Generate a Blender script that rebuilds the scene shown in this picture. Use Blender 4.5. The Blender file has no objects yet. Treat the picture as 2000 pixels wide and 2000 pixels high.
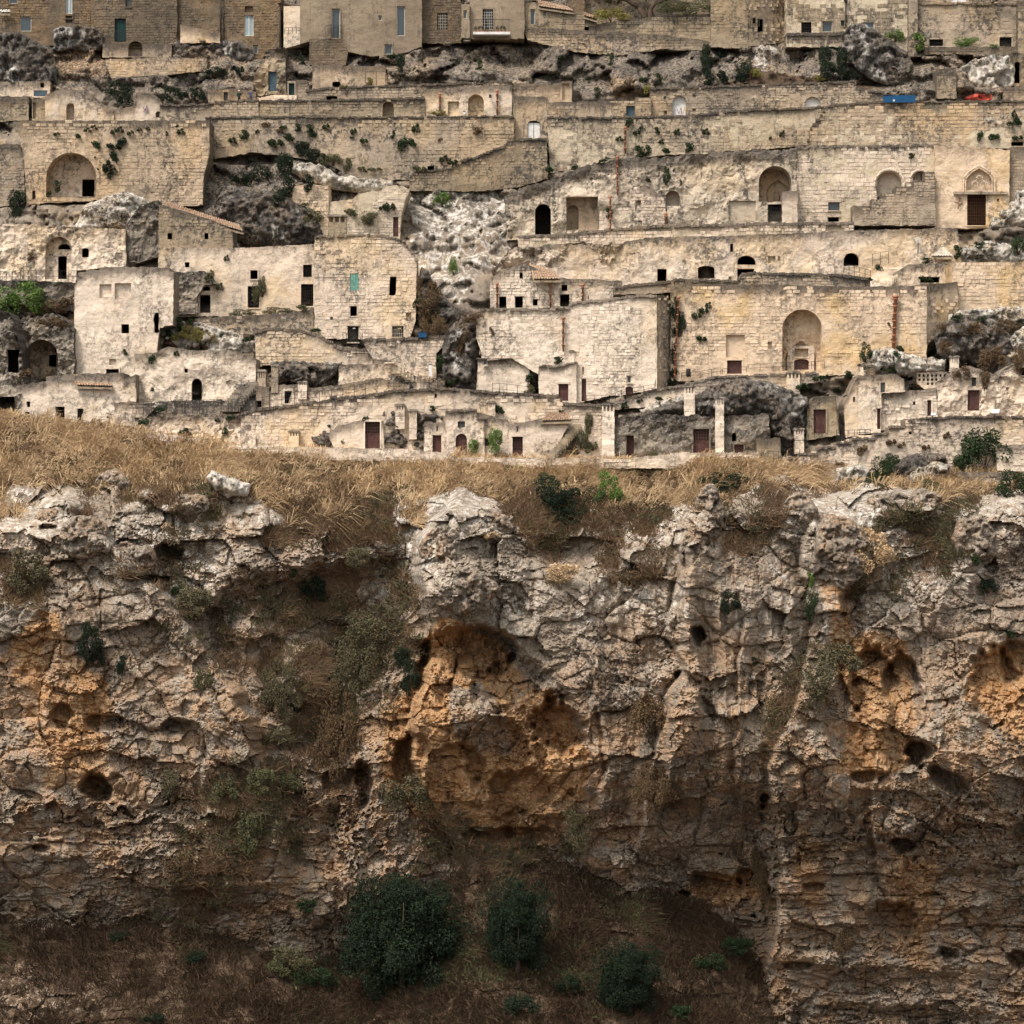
import bpy, math, random
import numpy as np
from mathutils import Vector
from mathutils.geometry import delaunay_2d_cdt
random.seed(7); rng = np.random.default_rng(7)
sc = bpy.context.scene
# ------------------------------------------------------------------ camera
CD = 260.0                                   # metres from the lens to the promenade
cam = bpy.data.cameras.new('camera'); cam_o = bpy.data.objects.new('camera', cam)
sc.collection.objects.link(cam_o); sc.camera = cam_o
cam.angle = 2*math.atan(50/CD); cam.clip_start = 1; cam.clip_end = 3000
cam_o.location = (0, -CD, 0); cam_o.rotation_euler = (math.radians(90), 0, 0)
# ------------------------------------------------------------------ sky and sun
SUN_EL, SUN_AZ = math.radians(56), math.radians(-42)   # high, from the left behind the camera
w = bpy.data.worlds.new('World'); sc.world = w; w.use_nodes = True
nt = w.node_tree; nt.nodes.clear()
out = nt.nodes.new('ShaderNodeOutputWorld'); bg = nt.nodes.new('ShaderNodeBackground')
sky = nt.nodes.new('ShaderNodeTexSky'); sky.sky_type = 'NISHITA'; sky.sun_disc = False
sky.sun_elevation = SUN_EL; sky.sun_rotation = math.radians(180)+SUN_AZ*-1
sky.dust_density = 4; sky.air_density = 1.0; sky.ozone_density = 0.6
hs = nt.nodes.new('ShaderNodeHueSaturation'); hs.inputs['Saturation'].default_value = 0.05
nt.links.new(sky.outputs[0], hs.inputs['Color']); nt.links.new(hs.outputs[0], bg.inputs[0])
nt.links.new(bg.outputs[0], out.inputs[0]); bg.inputs[1].default_value = 0.135
sl = bpy.data.lights.new('sun', 'SUN'); sl.energy = 2.0; sl.angle = math.radians(12); sl.color = (1, .86, .755)
so = bpy.data.objects.new('sun', sl); sc.collection.objects.link(so)
sd = Vector((math.sin(SUN_AZ)*math.cos(SUN_EL), -math.cos(SUN_AZ)*math.cos(SUN_EL), math.sin(SUN_EL)))
so.rotation_euler = sd.to_track_quat('Z', 'Y').to_euler(); so.location = sd*300
sc.view_settings.view_transform = 'Standard'; sc.view_settings.look = 'None'
sc.view_settings.gamma = 1; sc.view_settings.use_curve_mapping = False
sc.view_settings.exposure = 0.88
# ------------------------------------------------------------------ helpers
C = sc.collection
def P(px, py, Y):
    """a point of the place: px,py count twentieths of a metre on the promenade plane, Y metres behind it"""
    k = (1+np.asarray(Y)/CD)/20
    return (np.asarray(px)-1000)*k, np.asarray(Y)*1.0, (1000-np.asarray(py))*k
def hsh(i, j, s):
    i = i.astype(np.int64); j = j.astype(np.int64)
    h = (i*374761393 + j*668265263 + s*2147483647) & 0xffffffff
    h = ((h ^ (h >> 13))*1274126177) & 0xffffffff
    h = ((h ^ (h >> 16))*2246822519) & 0xffffffff
    return ((h ^ (h >> 15)) & 0xffffff)/float(0xffffff)
def vn(x, y, s=0):
    x = np.asarray(x, float); y = np.asarray(y, float)
    xi = np.floor(x); yi = np.floor(y); fx = x-xi; fy = y-yi
    u = fx*fx*fx*(fx*(fx*6-15)+10); v = fy*fy*fy*(fy*(fy*6-15)+10)
    a = hsh(xi, yi, s); b = hsh(xi+1, yi, s); c = hsh(xi, yi+1, s); d = hsh(xi+1, yi+1, s)
    return (a+(b-a)*u+(c-a)*v+(a-b-c+d)*u*v)*2-1
def fbm(x, y, s=0, o=4, g=.5):
    t = 0; a = 1; n = 0
    for k in range(o):
        t = t+a*vn(x*2**k+k*17.3, y*2**k-k*9.1, s+k); n += a; a *= g
    return t/n
def ridged(x, y, s=0, o=4, g=.5):
    t = 0; a = 1; n = 0
    for k in range(o):
        t = t+a*(1-2*np.abs(vn(x*2**k+k*7.3, y*2**k-k*19.1, s+k))); n += a; a *= g
    return t/n
def worley(x, y, s=0):
    xi = np.floor(x); yi = np.floor(y)
    f1 = np.full(x.shape, 9.0); f2 = np.full(x.shape, 9.0); cid = np.zeros(x.shape)
    for dx in (-1, 0, 1):
        for dy in (-1, 0, 1):
            cx = xi+dx; cy = yi+dy
            jx = cx+hsh(cx, cy, s); jy = cy+hsh(cx, cy, s+77)
            d = np.hypot(x-jx, y-jy); cc = hsh(cx, cy, s+133)
            m = d < f1
            f2 = np.where(m, f1, np.minimum(f2, d)); cid = np.where(m, cc, cid); f1 = np.where(m, d, f1)
    return f1, f2, cid
def facet(x, y, s=0):
    """broken rock: every cell of a random net is a plane of its own tilt; gives height and distance to the joint"""
    xi = np.floor(x); yi = np.floor(y); f1 = np.full(x.shape, 9.0); f2 = f1.copy(); h = np.zeros(x.shape)
    for dx in (-1, 0, 1):
        for dy in (-1, 0, 1):
            cx = xi+dx; cy = yi+dy; a = hsh(cx, cy, s); c = hsh(cx, cy, s+77); ux = x-cx-a; uy = y-cy-c
            d = np.maximum(np.abs(ux), np.abs(uy))*.55+np.hypot(ux, uy)*.45; v = (hsh(cx, cy, s+133)-.5)+((a*7.31) % 1-.5)*ux*1.9+((c*5.77) % 1-.35)*uy*1.9
            m = d < f1
            f2 = np.where(m, f1, np.minimum(f2, d)); h = np.where(m, v, h); f1 = np.where(m, d, f1)
    return h, f2-f1
def sst(a, b, x):
    t = np.clip((x-a)/(b-a), 0, 1); return t*t*(3-2*t)
def inpoly(x, y, poly):
    x = np.asarray(x, float); y = np.asarray(y, float); res = np.zeros(x.shape, bool); n = len(poly)
    px_ = [p[0] for p in poly]; py_ = [p[1] for p in poly]
    bb = (x >= min(px_)) & (x <= max(px_)) & (y >= min(py_)) & (y <= max(py_))
    if not bb.any(): return res
    x = x[bb]; y = y[bb]; r = np.zeros(x.shape, bool)
    for i in range(n):
        x1, y1 = poly[i]; x2, y2 = poly[(i+1) % n]
        if y1 == y2: continue
        c = ((y1 > y) != (y2 > y)) & (x < (x2-x1)*(y-y1)/(y2-y1)+x1)
        r ^= c
    res[bb] = r
    return res
def mesh(name, V, F, mats=(), attrs=None, smooth=False, midx=None):
    """V (n,3), F list or (m,k) array"""
    me = bpy.data.meshes.new(name)
    V = np.asarray(V, np.float32)
    if isinstance(F, np.ndarray):
        k = F.shape[1]; m = F.shape[0]
        me.vertices.add(len(V)); me.vertices.foreach_set('co', V.ravel())
        me.loops.add(m*k); me.loops.foreach_set('vertex_index', F.astype(np.int32).ravel())
        me.polygons.add(m); me.polygons.foreach_set('loop_start', np.arange(0, m*k, k, dtype=np.int32))
        try: me.polygons.foreach_set('loop_total', np.full(m, k, np.int32))
        except Exception: pass
        me.update(calc_edges=True)
    else:
        me.from_pydata([tuple(map(float, v)) for v in V], [], [tuple(f) for f in F]); me.update()
    for m_ in mats: me.materials.append(m_)
    for k_, a in (attrs or {}).items():
        at = me.attributes.new(k_, 'FLOAT', 'POINT'); at.data.foreach_set('value', np.asarray(a, np.float32))
    if midx is not None: me.polygons.foreach_set('material_index', np.asarray(midx, np.int32))
    me.polygons.foreach_set('use_smooth', np.full(len(me.polygons), smooth))
    return me
used_labels = {}
def tag(o, label=None, cat=None, group=None, kind=None):
    if label: o['label'] = label
    if cat: o['category'] = cat
    if group: o['group'] = group
    if kind: o['kind'] = kind
    return o
def link(name, me, parent=None, loc=None):
    o = bpy.data.objects.new(name, me); C.objects.link(o)
    if loc is not None: o.location = loc
    if parent is not None:
        o.parent = parent
        if me is not None and loc is None: o.location = -parent.location if parent.parent is None else -(parent.location+parent.parent.location)
    return o
def empty(name, loc, label=None, cat=None, group=None):
    o = bpy.data.objects.new(name, None); C.objects.link(o); o.location = Vector([float(a) for a in loc])
    return tag(o, label, cat, group)
class MB:
    """collects simple shapes in world metres"""
    def __init__(s): s.v = []; s.f = []; s.t = []
    def add(s, vs, fs, tone=.5):
        b = len(s.v); s.v += [tuple(float(c) for c in v) for v in vs]; s.f += [tuple(i+b for i in f) for f in fs]; s.t += [tone]*len(vs)
    def box(s, x0, y0, z0, x1, y1, z1, tone=.5, j=0):
        r = lambda: random.uniform(-j, j) if j else 0
        vs = [(x+r(), y+r(), z+r()) for z in (z0, z1) for y in (y0, y1) for x in (x0, x1)]
        s.add(vs, [(0, 2, 3, 1), (4, 5, 7, 6), (0, 1, 5, 4), (2, 6, 7, 3), (0, 4, 6, 2), (1, 3, 7, 5)], tone)
    def tube(s, pts, r, n=6, tone=.5, cap=True):
        pts = [Vector(p) for p in pts]; rs = r if isinstance(r, (list, tuple)) else [r]*len(pts); b = len(s.v); vs = []; fs = []
        for i, p in enumerate(pts):
            d = (pts[min(i+1, len(pts)-1)]-pts[max(i-1, 0)])
            if d.length < 1e-6: d = Vector((0, 0, 1))
            d.normalize(); a = d.orthogonal().normalized() if abs(d.z) < .99 else Vector((1, 0, 0)); c = d.cross(a)
            for k in range(n):
                q = 2*math.pi*k/n; vs.append(p+(a*math.cos(q)+c*math.sin(q))*rs[i])
        for i in range(len(pts)-1):
            for k in range(n):
                k2 = (k+1) % n; fs.append((i*n+k, i*n+k2, (i+1)*n+k2, (i+1)*n+k))
        if cap: fs.append(tuple(range(n))[::-1]); fs.append(tuple((len(pts)-1)*n+k for k in range(n)))
        s.add(vs, fs, tone)
    def prism(s, poly, y0, y1, tone=.5):
        n = len(poly); vs = [(x, y0, z) for x, z in poly]+[(x, y1, z) for x, z in poly]
        fs = [tuple(range(n)), tuple(range(2*n-1, n-1, -1))]+[(i, i+n, (i+1) % n+n, (i+1) % n) for i in range(n)]
        s.add(vs, fs, tone)
    def build(s, name, mat, parent=None, smooth=False):
        me = mesh(name, s.v, s.f, [mat], {'tone': s.t, 'grime': [0]*len(s.v)}, smooth)
        return link(name, me, parent)
# ------------------------------------------------------------------ materials
def newmat(name):
    m = bpy.data.materials.new(name); m.use_nodes = True; t = m.node_tree; b = t.nodes['Principled BSDF']
    b.inputs['Roughness'].default_value = .92; b.inputs['Specular IOR Level'].default_value = .15
    return m, t, b
def N(t, ty, **kw):
    n = t.nodes.new(ty)
    for k, v in kw.items():
        if k in n.inputs: n.inputs[k].default_value = v
        else: setattr(n, k, v)
    return n
def noise(t, co, scale, detail=6, rough=.6, dist=0):
    n = N(t, 'ShaderNodeTexNoise'); n.inputs['Scale'].default_value = scale; n.inputs['Detail'].default_value = detail
    n.inputs['Roughness'].default_value = rough; n.inputs['Distortion'].default_value = dist
    t.links.new(co, n.inputs['Vector']); return n.outputs[0]
def ramp(t, v, a, b):
    n = N(t, 'ShaderNodeMapRange'); n.interpolation_type = 'SMOOTHSTEP'
    n.inputs[1].default_value = a; n.inputs[2].default_value = b; t.links.new(v, n.inputs[0]); return n.outputs[0]
def mul(t, a, b, op='MULTIPLY', clamp=True):
    n = N(t, 'ShaderNodeMath'); n.operation = op; n.use_clamp = clamp
    for i, q in enumerate((a, b)):
        if isinstance(q, (int, float)): n.inputs[i].default_value = q
        else: t.links.new(q, n.inputs[i])
    return n.outputs[0]
def mix(t, f, a, b, bt='MIX'):
    n = N(t, 'ShaderNodeMix'); n.data_type = 'RGBA'; n.blend_type = bt
    if isinstance(f, (int, float)): n.inputs[0].default_value = f
    else: t.links.new(f, n.inputs[0])
    for i, q in ((6, a), (7, b)):
        if isinstance(q, (tuple, list)): n.inputs[i].default_value = (*q[:3], 1)
        else: t.links.new(q, n.inputs[i])
    return n.outputs[2]
def attr(t, name):
    n = N(t, 'ShaderNodeAttribute'); n.attribute_name = name; return n.outputs['Fac']
def coords(t, sx=1, sy=1, sz=1):
    g = N(t, 'ShaderNodeNewGeometry'); m = N(t, 'ShaderNodeMapping'); m.inputs['Scale'].default_value = (sx, sy, sz)
    t.links.new(g.outputs['Position'], m.inputs['Vector']); return m.outputs[0]
def bump(t, b, h, strength, dist):
    n = N(t, 'ShaderNodeBump'); n.inputs['Strength'].default_value = strength; n.inputs['Distance'].default_value = dist
    t.links.new(h, n.inputs['Height']); t.links.new(n.outputs[0], b.inputs['Normal'])
def stone(name, A, B, G=(.30, .20, .09), gold=.35, lich=.5, dark=(.055, .05, .045), streak=.5, lines=0.0):
    """A,B patchy base; G golden patches; lich dark lichen mottling; streak vertical weather stains"""
    m, t, b = newmat(name); co = coords(t)
    big = ramp(t, noise(t, co, .16, 5, .6), .38, .62)
    c = mix(t, big, A, B)
    gp = mul(t, ramp(t, noise(t, coords(t, 1, 1, .8), .13, 6, .65), .48, .62), gold)
    c = mix(t, gp, c, G)
    fine = noise(t, co, 2.3, 8, .7)
    c = mix(t, mul(t, ramp(t, fine, .38, .62), .5), c, mix(t, 1.0, c, (1.22, 1.2, 1.16), 'MULTIPLY'))
    c = mix(t, mul(t, ramp(t, noise(t, coords(t, 1, 1, 2.6), 1.1, 6, .7), .5, .62), .5), c, mix(t, 1.0, c, (.66, .62, .57), 'MULTIPLY'))
    # tone of single stones
    tn = attr(t, 'tone'); oi = N(t, 'ShaderNodeObjectInfo')
    tt = mul(t, mul(t, oi.outputs['Random'], .12), mul(t, tn, .7), 'ADD')
    c = mix(t, tt, mix(t, 1.0, c, (.72, .70, .67), 'MULTIPLY'), mix(t, 1.0, c, (1.22, 1.21, 1.18), 'MULTIPLY'))
    # lichen blotches
    gr = attr(t, 'grime')
    ln = noise(t, co, 1.9, 8, .72)
    patch = ramp(t, noise(t, co, .2, 5, .65), .43, .60)
    lm = mul(t, ramp(t, ln, .50, .535), mul(t, patch, min(1, lich*1.5)))
    sn = noise(t, coords(t, 1.3, 1.3, .13), 1.0, 7, .72)
    sm = mul(t, ramp(t, sn, .505, .56), mul(t, ramp(t, noise(t, coords(t, 1, 1, .5), .3, 3, .5), .44, .54), min(1, streak*1.5)))
    sm = mul(t, sm, ramp(t, noise(t, co, 3, 6, .75), .46, .52))
    gm = mul(t, gr, ramp(t, mul(t, mul(t, noise(t, coords(t, 2.6, 2.6, .22), 1.0, 7, .75), gr, 'ADD', False), .5, 'MULTIPLY', False), .43, .56))
    c = mix(t, mul(t, mul(t, ramp(t, mul(t, gr, mul(t, noise(t, coords(t, .9, .9, .35), 1.0, 6, .7), .9), 'ADD', False), .55, 1.15), .75), 1.0), c, mix(t, 1.0, c, (.50, .47, .44), 'MULTIPLY'))
    tot = mul(t, mul(t, lm, sm, 'ADD'), mul(t, gm, .8), 'ADD')
    c = mix(t, mul(t, tot, .85), c, dark)
    # pale scabs
    c = mix(t, mul(t, ramp(t, noise(t, co, 5.5, 6, .8), .56, .63), .30*(.4+lich)), c, (.52, .49, .43))
    t.links.new(c, b.inputs['Base Color'])
    h = mul(t, mul(t, noise(t, co, 7, 8, .75), 1.0), mul(t, ln, .8), 'ADD', False)
    bump(t, b, h, .8, .10)
    return m
def plain(name, col, rough=.7, var=.25, scale=3, metal=0, tint=None):
    m, t, b = newmat(name); co = coords(t)
    n = ramp(t, noise(t, co, scale, 6, .7), .3, .7)
    c = mix(t, n, tuple(q*(1-var) for q in col), tuple(min(1, q*(1+var)) for q in col))
    if tint: c = mix(t, mul(t, ramp(t, noise(t, co, scale*.7, 5, .7), .5, .6), .7), c, tint)
    t.links.new(c, b.inputs['Base Color']); b.inputs['Roughness'].default_value = rough; b.inputs['Metallic'].default_value = metal
    return m
def leafmat(name, A, B, dry=(.16, .11, .05), dryf=.15):
    m, t, b = newmat(name); tn = attr(t, 'tone'); co = coords(t)
    c = mix(t, tn, A, B)
    c = mix(t, mul(t, ramp(t, noise(t, co, .9, 4, .6), .5, .7), dryf*2), c, dry)
    oi = N(t, 'ShaderNodeObjectInfo')
    c = mix(t, mul(t, oi.outputs['Random'], .5), c, mix(t, 1.0, c, (.75, .72, .7), 'MULTIPLY'))
    t.links.new(c, b.inputs['Base Color']); b.inputs['Roughness'].default_value = .8
    return m
M = {}
M['brown'] = stone('brown_grey_ashlar', (.125, .10, .072), (.18, .14, .098), G=(.24, .155, .08), gold=.45, lich=.35, streak=.4)
M['plast'] = stone('old_render', (.30, .245, .18), (.235, .19, .14), G=(.34, .27, .18), gold=.2, lich=.12, streak=.35)
M['grey'] = stone('grey_weathered_stone', (.25, .205, .15), (.33, .27, .19), gold=.3, lich=.6, streak=.6)
M['tan'] = stone('tan_tufa_blocks', (.40, .318, .232), (.48, .38, .275), G=(.50, .345, .18), gold=.5, lich=.5, streak=.35)
M['tangrey'] = stone('tan_and_grey_tufa', (.30, .25, .195), (.41, .335, .25), G=(.44, .32, .18), gold=.4, lich=.75, streak=.45)
M['gold'] = stone('golden_tufa', (.65, .52, .385), (.60, .48, .36), G=(.62, .43, .20), gold=.7, lich=.4, streak=.25)
M['pale'] = stone('pale_tufa', (.66, .56, .455), (.55, .465, .38), G=(.64, .475, .27), gold=.5, lich=.5, streak=.32)
M['cream'] = stone('cream_plaster', (.74, .645, .54), (.64, .55, .455), G=(.66, .51, .33), gold=.45, lich=.42, streak=.3)
M['rough'] = stone('lichened_rubble', (.15, .134, .113), (.30, .262, .215), gold=.08, lich=1.4, streak=.5, dark=(.04, .037, .034))
M['tufa'] = stone('stained_tufa_cliff', (.52, .45, .36), (.40, .345, .275), G=(.56, .43, .28), gold=.4, lich=.95, streak=.75)
M['mortar'] = stone('mortar', (.58, .50, .38), (.50, .43, .32), gold=.2, lich=.3, streak=.4)
M['room'] = plain('dark_interior', (.035, .028, .022), .95)  # near-black colour for walls and backs of the rooms behind openings
M['door'] = plain('brown_painted_wood', (.066, .031, .027), .65, .3, 3, tint=(.105, .055, .044))
M['dgreen'] = plain('dark_green_paint', (.008, .03, .027), .5)
M['teal'] = plain('faded_teal_shutter', (.11, .26, .21), .75, .3, 3, tint=(.2, .3, .25))
M['blue'] = plain('blue_cover', (.012, .065, .15), .5, .15)
M['bluegrey'] = plain('blue_grey_wood', (.05, .08, .10), .6)
M['greywood'] = plain('grey_shutter', (.055, .058, .056), .7, .25, 5)
M['white'] = plain('white_paint', (.62, .61, .58), .6, .12, 2, tint=(.5, .46, .4))
M['frame'] = plain('pale_surround', (.50, .45, .37), .8, .15)
M['iron'] = plain('dark_iron', (.03, .028, .026), .6, .2)
M['rust'] = plain('rusty_iron', (.11, .055, .03), .8, .3, 5)
M['terra'] = plain('terracotta_pipe', (.34, .15, .085), .8, .3, 2.5, tint=(.3, .16, .1))
M['tile'] = plain('roof_tiles', (.30, .20, .13), .9, .45, 6, tint=(.14, .12, .1))
M['red'] = plain('red_cloth', (.42, .07, .045), .8, .4, 6, tint=(.3, .1, .07))
M['glass'], _t, _b = newmat('dark_glass'); _b.inputs['Base Color'].default_value = (.035, .05, .055, 1); _b.inputs['Roughness'].default_value = .15; _b.inputs['Specular IOR Level'].default_value = .5
M['curtain'] = plain('pale_curtain', (.24, .30, .31), .8, .2, 6)
M['bark'] = plain('bark', (.07, .05, .035), .95, .3, 5)
M['leaf_dark'] = leafmat('dark_foliage', (.012, .022, .010), (.035, .06, .022), dryf=.05)
M['leaf_ever'] = leafmat('evergreen_foliage', (.007, .012, .007), (.02, .034, .016), dryf=0)
M['leaf_green'] = leafmat('green_foliage', (.05, .10, .02), (.12, .20, .045), dryf=.1)
M['leaf_olive'] = leafmat('olive_foliage', (.05, .055, .025), (.11, .11, .055), dryf=.25)
M['leaf_yellow'] = leafmat('yellow_green_foliage', (.12, .12, .03), (.26, .22, .07), dryf=.3)
M['leaf_brown'] = leafmat('dry_brown_foliage', (.07, .045, .025), (.15, .10, .055), dryf=.3)
M['scrubdark'] = leafmat('dark_brown_scrub', (.03, .019, .012), (.10, .063, .038), dry=(.05, .045, .02), dryf=.3)
M['straw'] = leafmat('dry_straw', (.20, .12, .055), (.80, .60, .36), dry=(.24, .13, .06), dryf=.3)
M['scrub'] = leafmat('brown_scrub', (.085, .055, .034), (.24, .155, .09), dry=(.10, .085, .035), dryf=.3)
M['shrubgrey'] = leafmat('grey_green_scrub', (.06, .055, .032), (.13, .115, .065), dryf=.3)
# ------------------------------------------------------------------ depth bookkeeping
SL = 56.0/895
def Yf(p): return (895-np.asarray(p, float))*SL
FAC = []                    # front planes: (poly, Yl, Yr, xl, xr, rooms)
DB = np.full((520, 1100), 1e9)      # nearest front plane on a 2-unit grid, px -100..2100, py -100..940
gx, gy = np.meshgrid(np.arange(-100, 2100, 2)+1.0, np.arange(-100, 940, 2)+1.0)
def depth(px, py):
    i = int(min(max((py+100)//2, 0), 519)); j = int(min(max((px+100)//2, 0), 1099)); return DB[i, j]
def rough_poly(poly, step=6, amp=.8, seed=0, straight_bottom=True):
    xs = []; ys = []; kd = []; dm = []; n = len(poly)
    for i in range(n):
        x1, y1 = poly[i]; x2, y2 = poly[(i+1) % n]; k = max(1, int(math.hypot(x2-x1, y2-y1)/step))
        for j in range(k):
            xs.append(x1+(x2-x1)*j/k); ys.append(y1+(y2-y1)*j/k); kd.append(abs(x2-x1) > abs(y2-y1)); dm.append(.3 if j == 0 else 1)
    xs = np.array(xs); ys = np.array(ys); kd = np.array(kd); dm = np.array(dm)
    a = (vn(xs*.13+seed, ys*.13-seed, 5)*1.6+vn(xs*.5+seed, ys*.5, 9))*amp*dm
    return list(zip((xs+a*.6*~kd).tolist(), (ys+a*kd).tolist()))
def hole_poly(h):
    k, x0, y0, x1, y1 = h[:5]; kind = SHAPE.get(k, 'flat')
    if kind == 'arch':
        r = (x1-x0)/2; cx = (x0+x1)/2; ry = min(r, (y1-y0)*.8)
        n = 14 if r > 12 else 9
        top = [(cx+r*math.cos(math.pi*i/n), y0+ry-ry*math.sin(math.pi*i/n)) for i in range(n+1)]
        return [(x1, y1)]+top+[(x0, y1)]
    if kind == 'seg':
        r = (x1-x0)/2; cx = (x0+x1)/2; ry = (y1-y0)*.22; n = 6
        top = [(cx+r*math.cos(math.pi*i/n), y0+ry-ry*math.sin(math.pi*i/n)) for i in range(n+1)]
        return [(x1, y1)]+top+[(x0, y1)]
    if kind == 'point':
        cx = (x0+x1)/2; hh = (y1-y0)*.55; pts = [(x1, y1)]
        for i in range(7): t = i/6; pts.append((x1-(x1-cx)*t**1.6, y0+hh*(1-t**.8)))
        for i in range(5, -1, -1): t = i/6; pts.append((x0+(cx-x0)*t**1.6, y0+hh*(1-t**.8)))
        return pts+[(x0, y1)]
    if kind == 'ragged':
        rr = random.Random(int(x0*7+y0)); o = []
        for (a, b) in ((x0, y0), ((x0+x1)/2, y0-1), (x1, y0), (x1, (y0*.6+y1*.4)), (x1, (y0*.3+y1*.7)), (x1-1, y1), ((x0+x1)/2, y1), (x0, y1), (x0, (y0*.4+y1*.6)), (x0, (y0*.7+y1*.3))):
            o.append((a+rr.uniform(-1.8, 1.8), b+rr.uniform(-1.5, 1.5)))
        return o
    return [(x0, y0), (x1, y0), (x1, y1), (x0, y1)]
#  codes: D dark opening, A arched dark, S segment-arch dark, R ragged dark, n shallow niche, N arched niche, P pointed niche,
#  O open arch (back wall given apart), d brown door, e arched brown door, l lattice door, w window, t tall curtained window, b barred, g green door,
#  s teal shutter, W white arched shutters, B blue door, k small grey shutter
SHAPE = dict(A='arch', N='arch', O='arch', P='point', S='seg', R='ragged', e='seg', W='seg', Q='arch')
ROOM = set('DASRb'); 
DEPTH = dict(O2=1.6, D=.5, A=.6, S=.6, R=.5, b=.35, n=.35, N=1.1, P=.5, O=2.6, d=.35, e=.4, l=.35, w=.3, t=.3, g=.35, s=.15, W=.4, B=.3, k=.3, Q=.6)
PNAME = dict(O2='recess', D='doorway', A='arched_doorway', S='arched_opening', R='broken_opening', b='barred_window', n='niche', N='arched_niche', P='pointed_niche', O='arch',
             d='door', e='door', l='door', w='window', t='tall_window', g='door', s='window_shutter', W='shuttered_window', B='door', k='window', Q='door')
def opening(th, base, h, Yc, disp, mat):
    k, x0, y0, x1, y1 = h[:5]; x0 = float(x0); hp = hole_poly(h); n = len(hp); dp = DEPTH[k]
    yf = lambda x: Yc(x)
    name = PNAME[k]
    if k == 'D' and (y1-y0) < 1.5*(x1-x0): name = 'window_opening'
    V = []; F = []; mi = []
    def ring(off, grow=0):
        b = len(V); cx = (x0+x1)/2; cy = (y0+y1)/2
        for (x, y) in hp:
            X, Y, Z = P(x, y, yf(x))
            d = disp(x, y) if off == 0 else 0
            X = float(X)+grow*np.sign(x-cx); Z = float(Z)+grow*np.sign(cy-y)*.5
            V.append((X, float(Y)+off+float(d), Z))
        return b
    def strip(a, b, m):
        for i in range(n): F.append((a+i, a+(i+1) % n, b+(i+1) % n, b+i)); mi.append(m)
    r0 = ring(0); r1 = ring(dp)
    strip(r0, r1, 0)
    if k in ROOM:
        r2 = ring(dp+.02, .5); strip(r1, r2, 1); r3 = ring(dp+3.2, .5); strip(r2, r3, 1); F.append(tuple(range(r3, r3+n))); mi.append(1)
    elif k in ('n', 'N', 'P'): F.append(tuple(range(r1, r1+n))); mi.append(0)
    elif k not in ('O', 'O2'): F.append(tuple(range(r1, r1+n))); mi.append(1)
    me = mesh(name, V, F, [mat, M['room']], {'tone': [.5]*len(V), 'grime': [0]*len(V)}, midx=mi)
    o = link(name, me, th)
    xm = (x0+x1)/2; Ym = yf(xm); s = (1+Ym/CD)/20
    X0, _, Z1 = [float(q) for q in P(x0, y0, Ym)]; X1, _, Z0 = [float(q) for q in P(x1, y1, Ym)]
    g = .04; fy = Ym+dp
    def sub(nm, fn, mt): m = MB(); fn(m); return m.build(nm, M[mt], o)
    def framef(m, w_=.08, y=fy-.1):
        m.box(X0, y, Z0, X0+w_, y+.08, Z1); m.box(X1-w_, y, Z0, X1, y+.08, Z1); m.box(X0+w_, y, Z1-w_, X1-w_, y+.08, Z1); m.box(X0+w_, y, Z0, X1-w_, y+.08, Z0+w_)
    def leaves(m, z1, y, mt_n=2):
        W = X1-X0; npl = max(2, int(W/.22))
        for i in range(npl):
            a = X0+W*i/npl; m.box(a+.008, y+random.uniform(0, .015), Z0, a+W/npl-.008, y+.06, z1, random.uniform(.2, .8))
    rq = random.Random(int(x0*13+y0*7)).random()
    if (k in ('D', 'b', 'k', 'w', 'd', 'l', 'g') and x1-x0 > 6 and rq < .75 and name != 'doorway' or k in ('d', 'l')) and x1-x0 < 45:
        y = Ym-.07
        def one(nm, *a): m = MB(); m.box(*a, rq, .012); m.build(nm, mat, o)
        one('lintel', X0-.14, y, Z1+.02, X1+.14, y+.3, Z1+.24)
        if name == 'window_opening' or k in ('b', 'k', 'w'): one('sill', X0-.1, y-.04, Z0-.12, X1+.1, y+.3, Z0-.01)
        if rq > .3:
            one('jamb', X0-.14, y, Z0, X0-.01, y+.25, Z1+.01); one('jamb', X1+.01, y, Z0, X1+.14, y+.25, Z1+.01)
    if k in ('d', 'e', 'Q'):
        sub('door_leaf', lambda m: leaves(m, Z1, fy-.12), h[5] if len(h) > 5 else 'door')
        if k == 'd': sub('door_frame', lambda m: framef(m, .07, fy-.17), 'door')
    elif k == 'l':
        zm = Z0+(Z1-Z0)*(.56 if len(h) < 6 else h[5])
        sub('door_leaf', lambda m: leaves(m, zm, fy-.12), 'door')
        def lat(m):
            nx = max(3, round((X1-X0)/.26)); nz = max(3, round((Z1-zm)/.26))
            for i in range(nx+1): a = X0+(X1-X0)*i/nx; m.box(a-.03, fy-.12, zm, a+.03, fy-.08, Z1)
            for i in range(nz+1): a = zm+(Z1-zm)*i/nz; m.box(X0, fy-.135, a-.03, X1, fy-.1, a+.03)
        sub('lattice', lat, 'door')
    elif k == 'w':
        sub('window_frame', framef, h[5] if len(h) > 5 else 'frame'); sub('pane', lambda m: m.box(X0+.08, fy-.06, Z0+.08, X1-.08, fy-.04, Z1-.08), h[6] if len(h) > 6 else 'glass')
    elif k == 't':
        sub('window_frame', lambda m: (framef(m, .09), m.box((X0+X1)/2-.04, fy-.1, Z0+.09, (X0+X1)/2+.04, fy-.03, Z1-.09)), 'white' if len(h) < 6 else h[5])
        sub('pane', lambda m: m.box(X0+.09, fy-.06, Z0+.09, X1-.09, fy-.04, Z1-.09), 'curtain' if len(h) < 7 else h[6])
    elif k == 'b':
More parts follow.
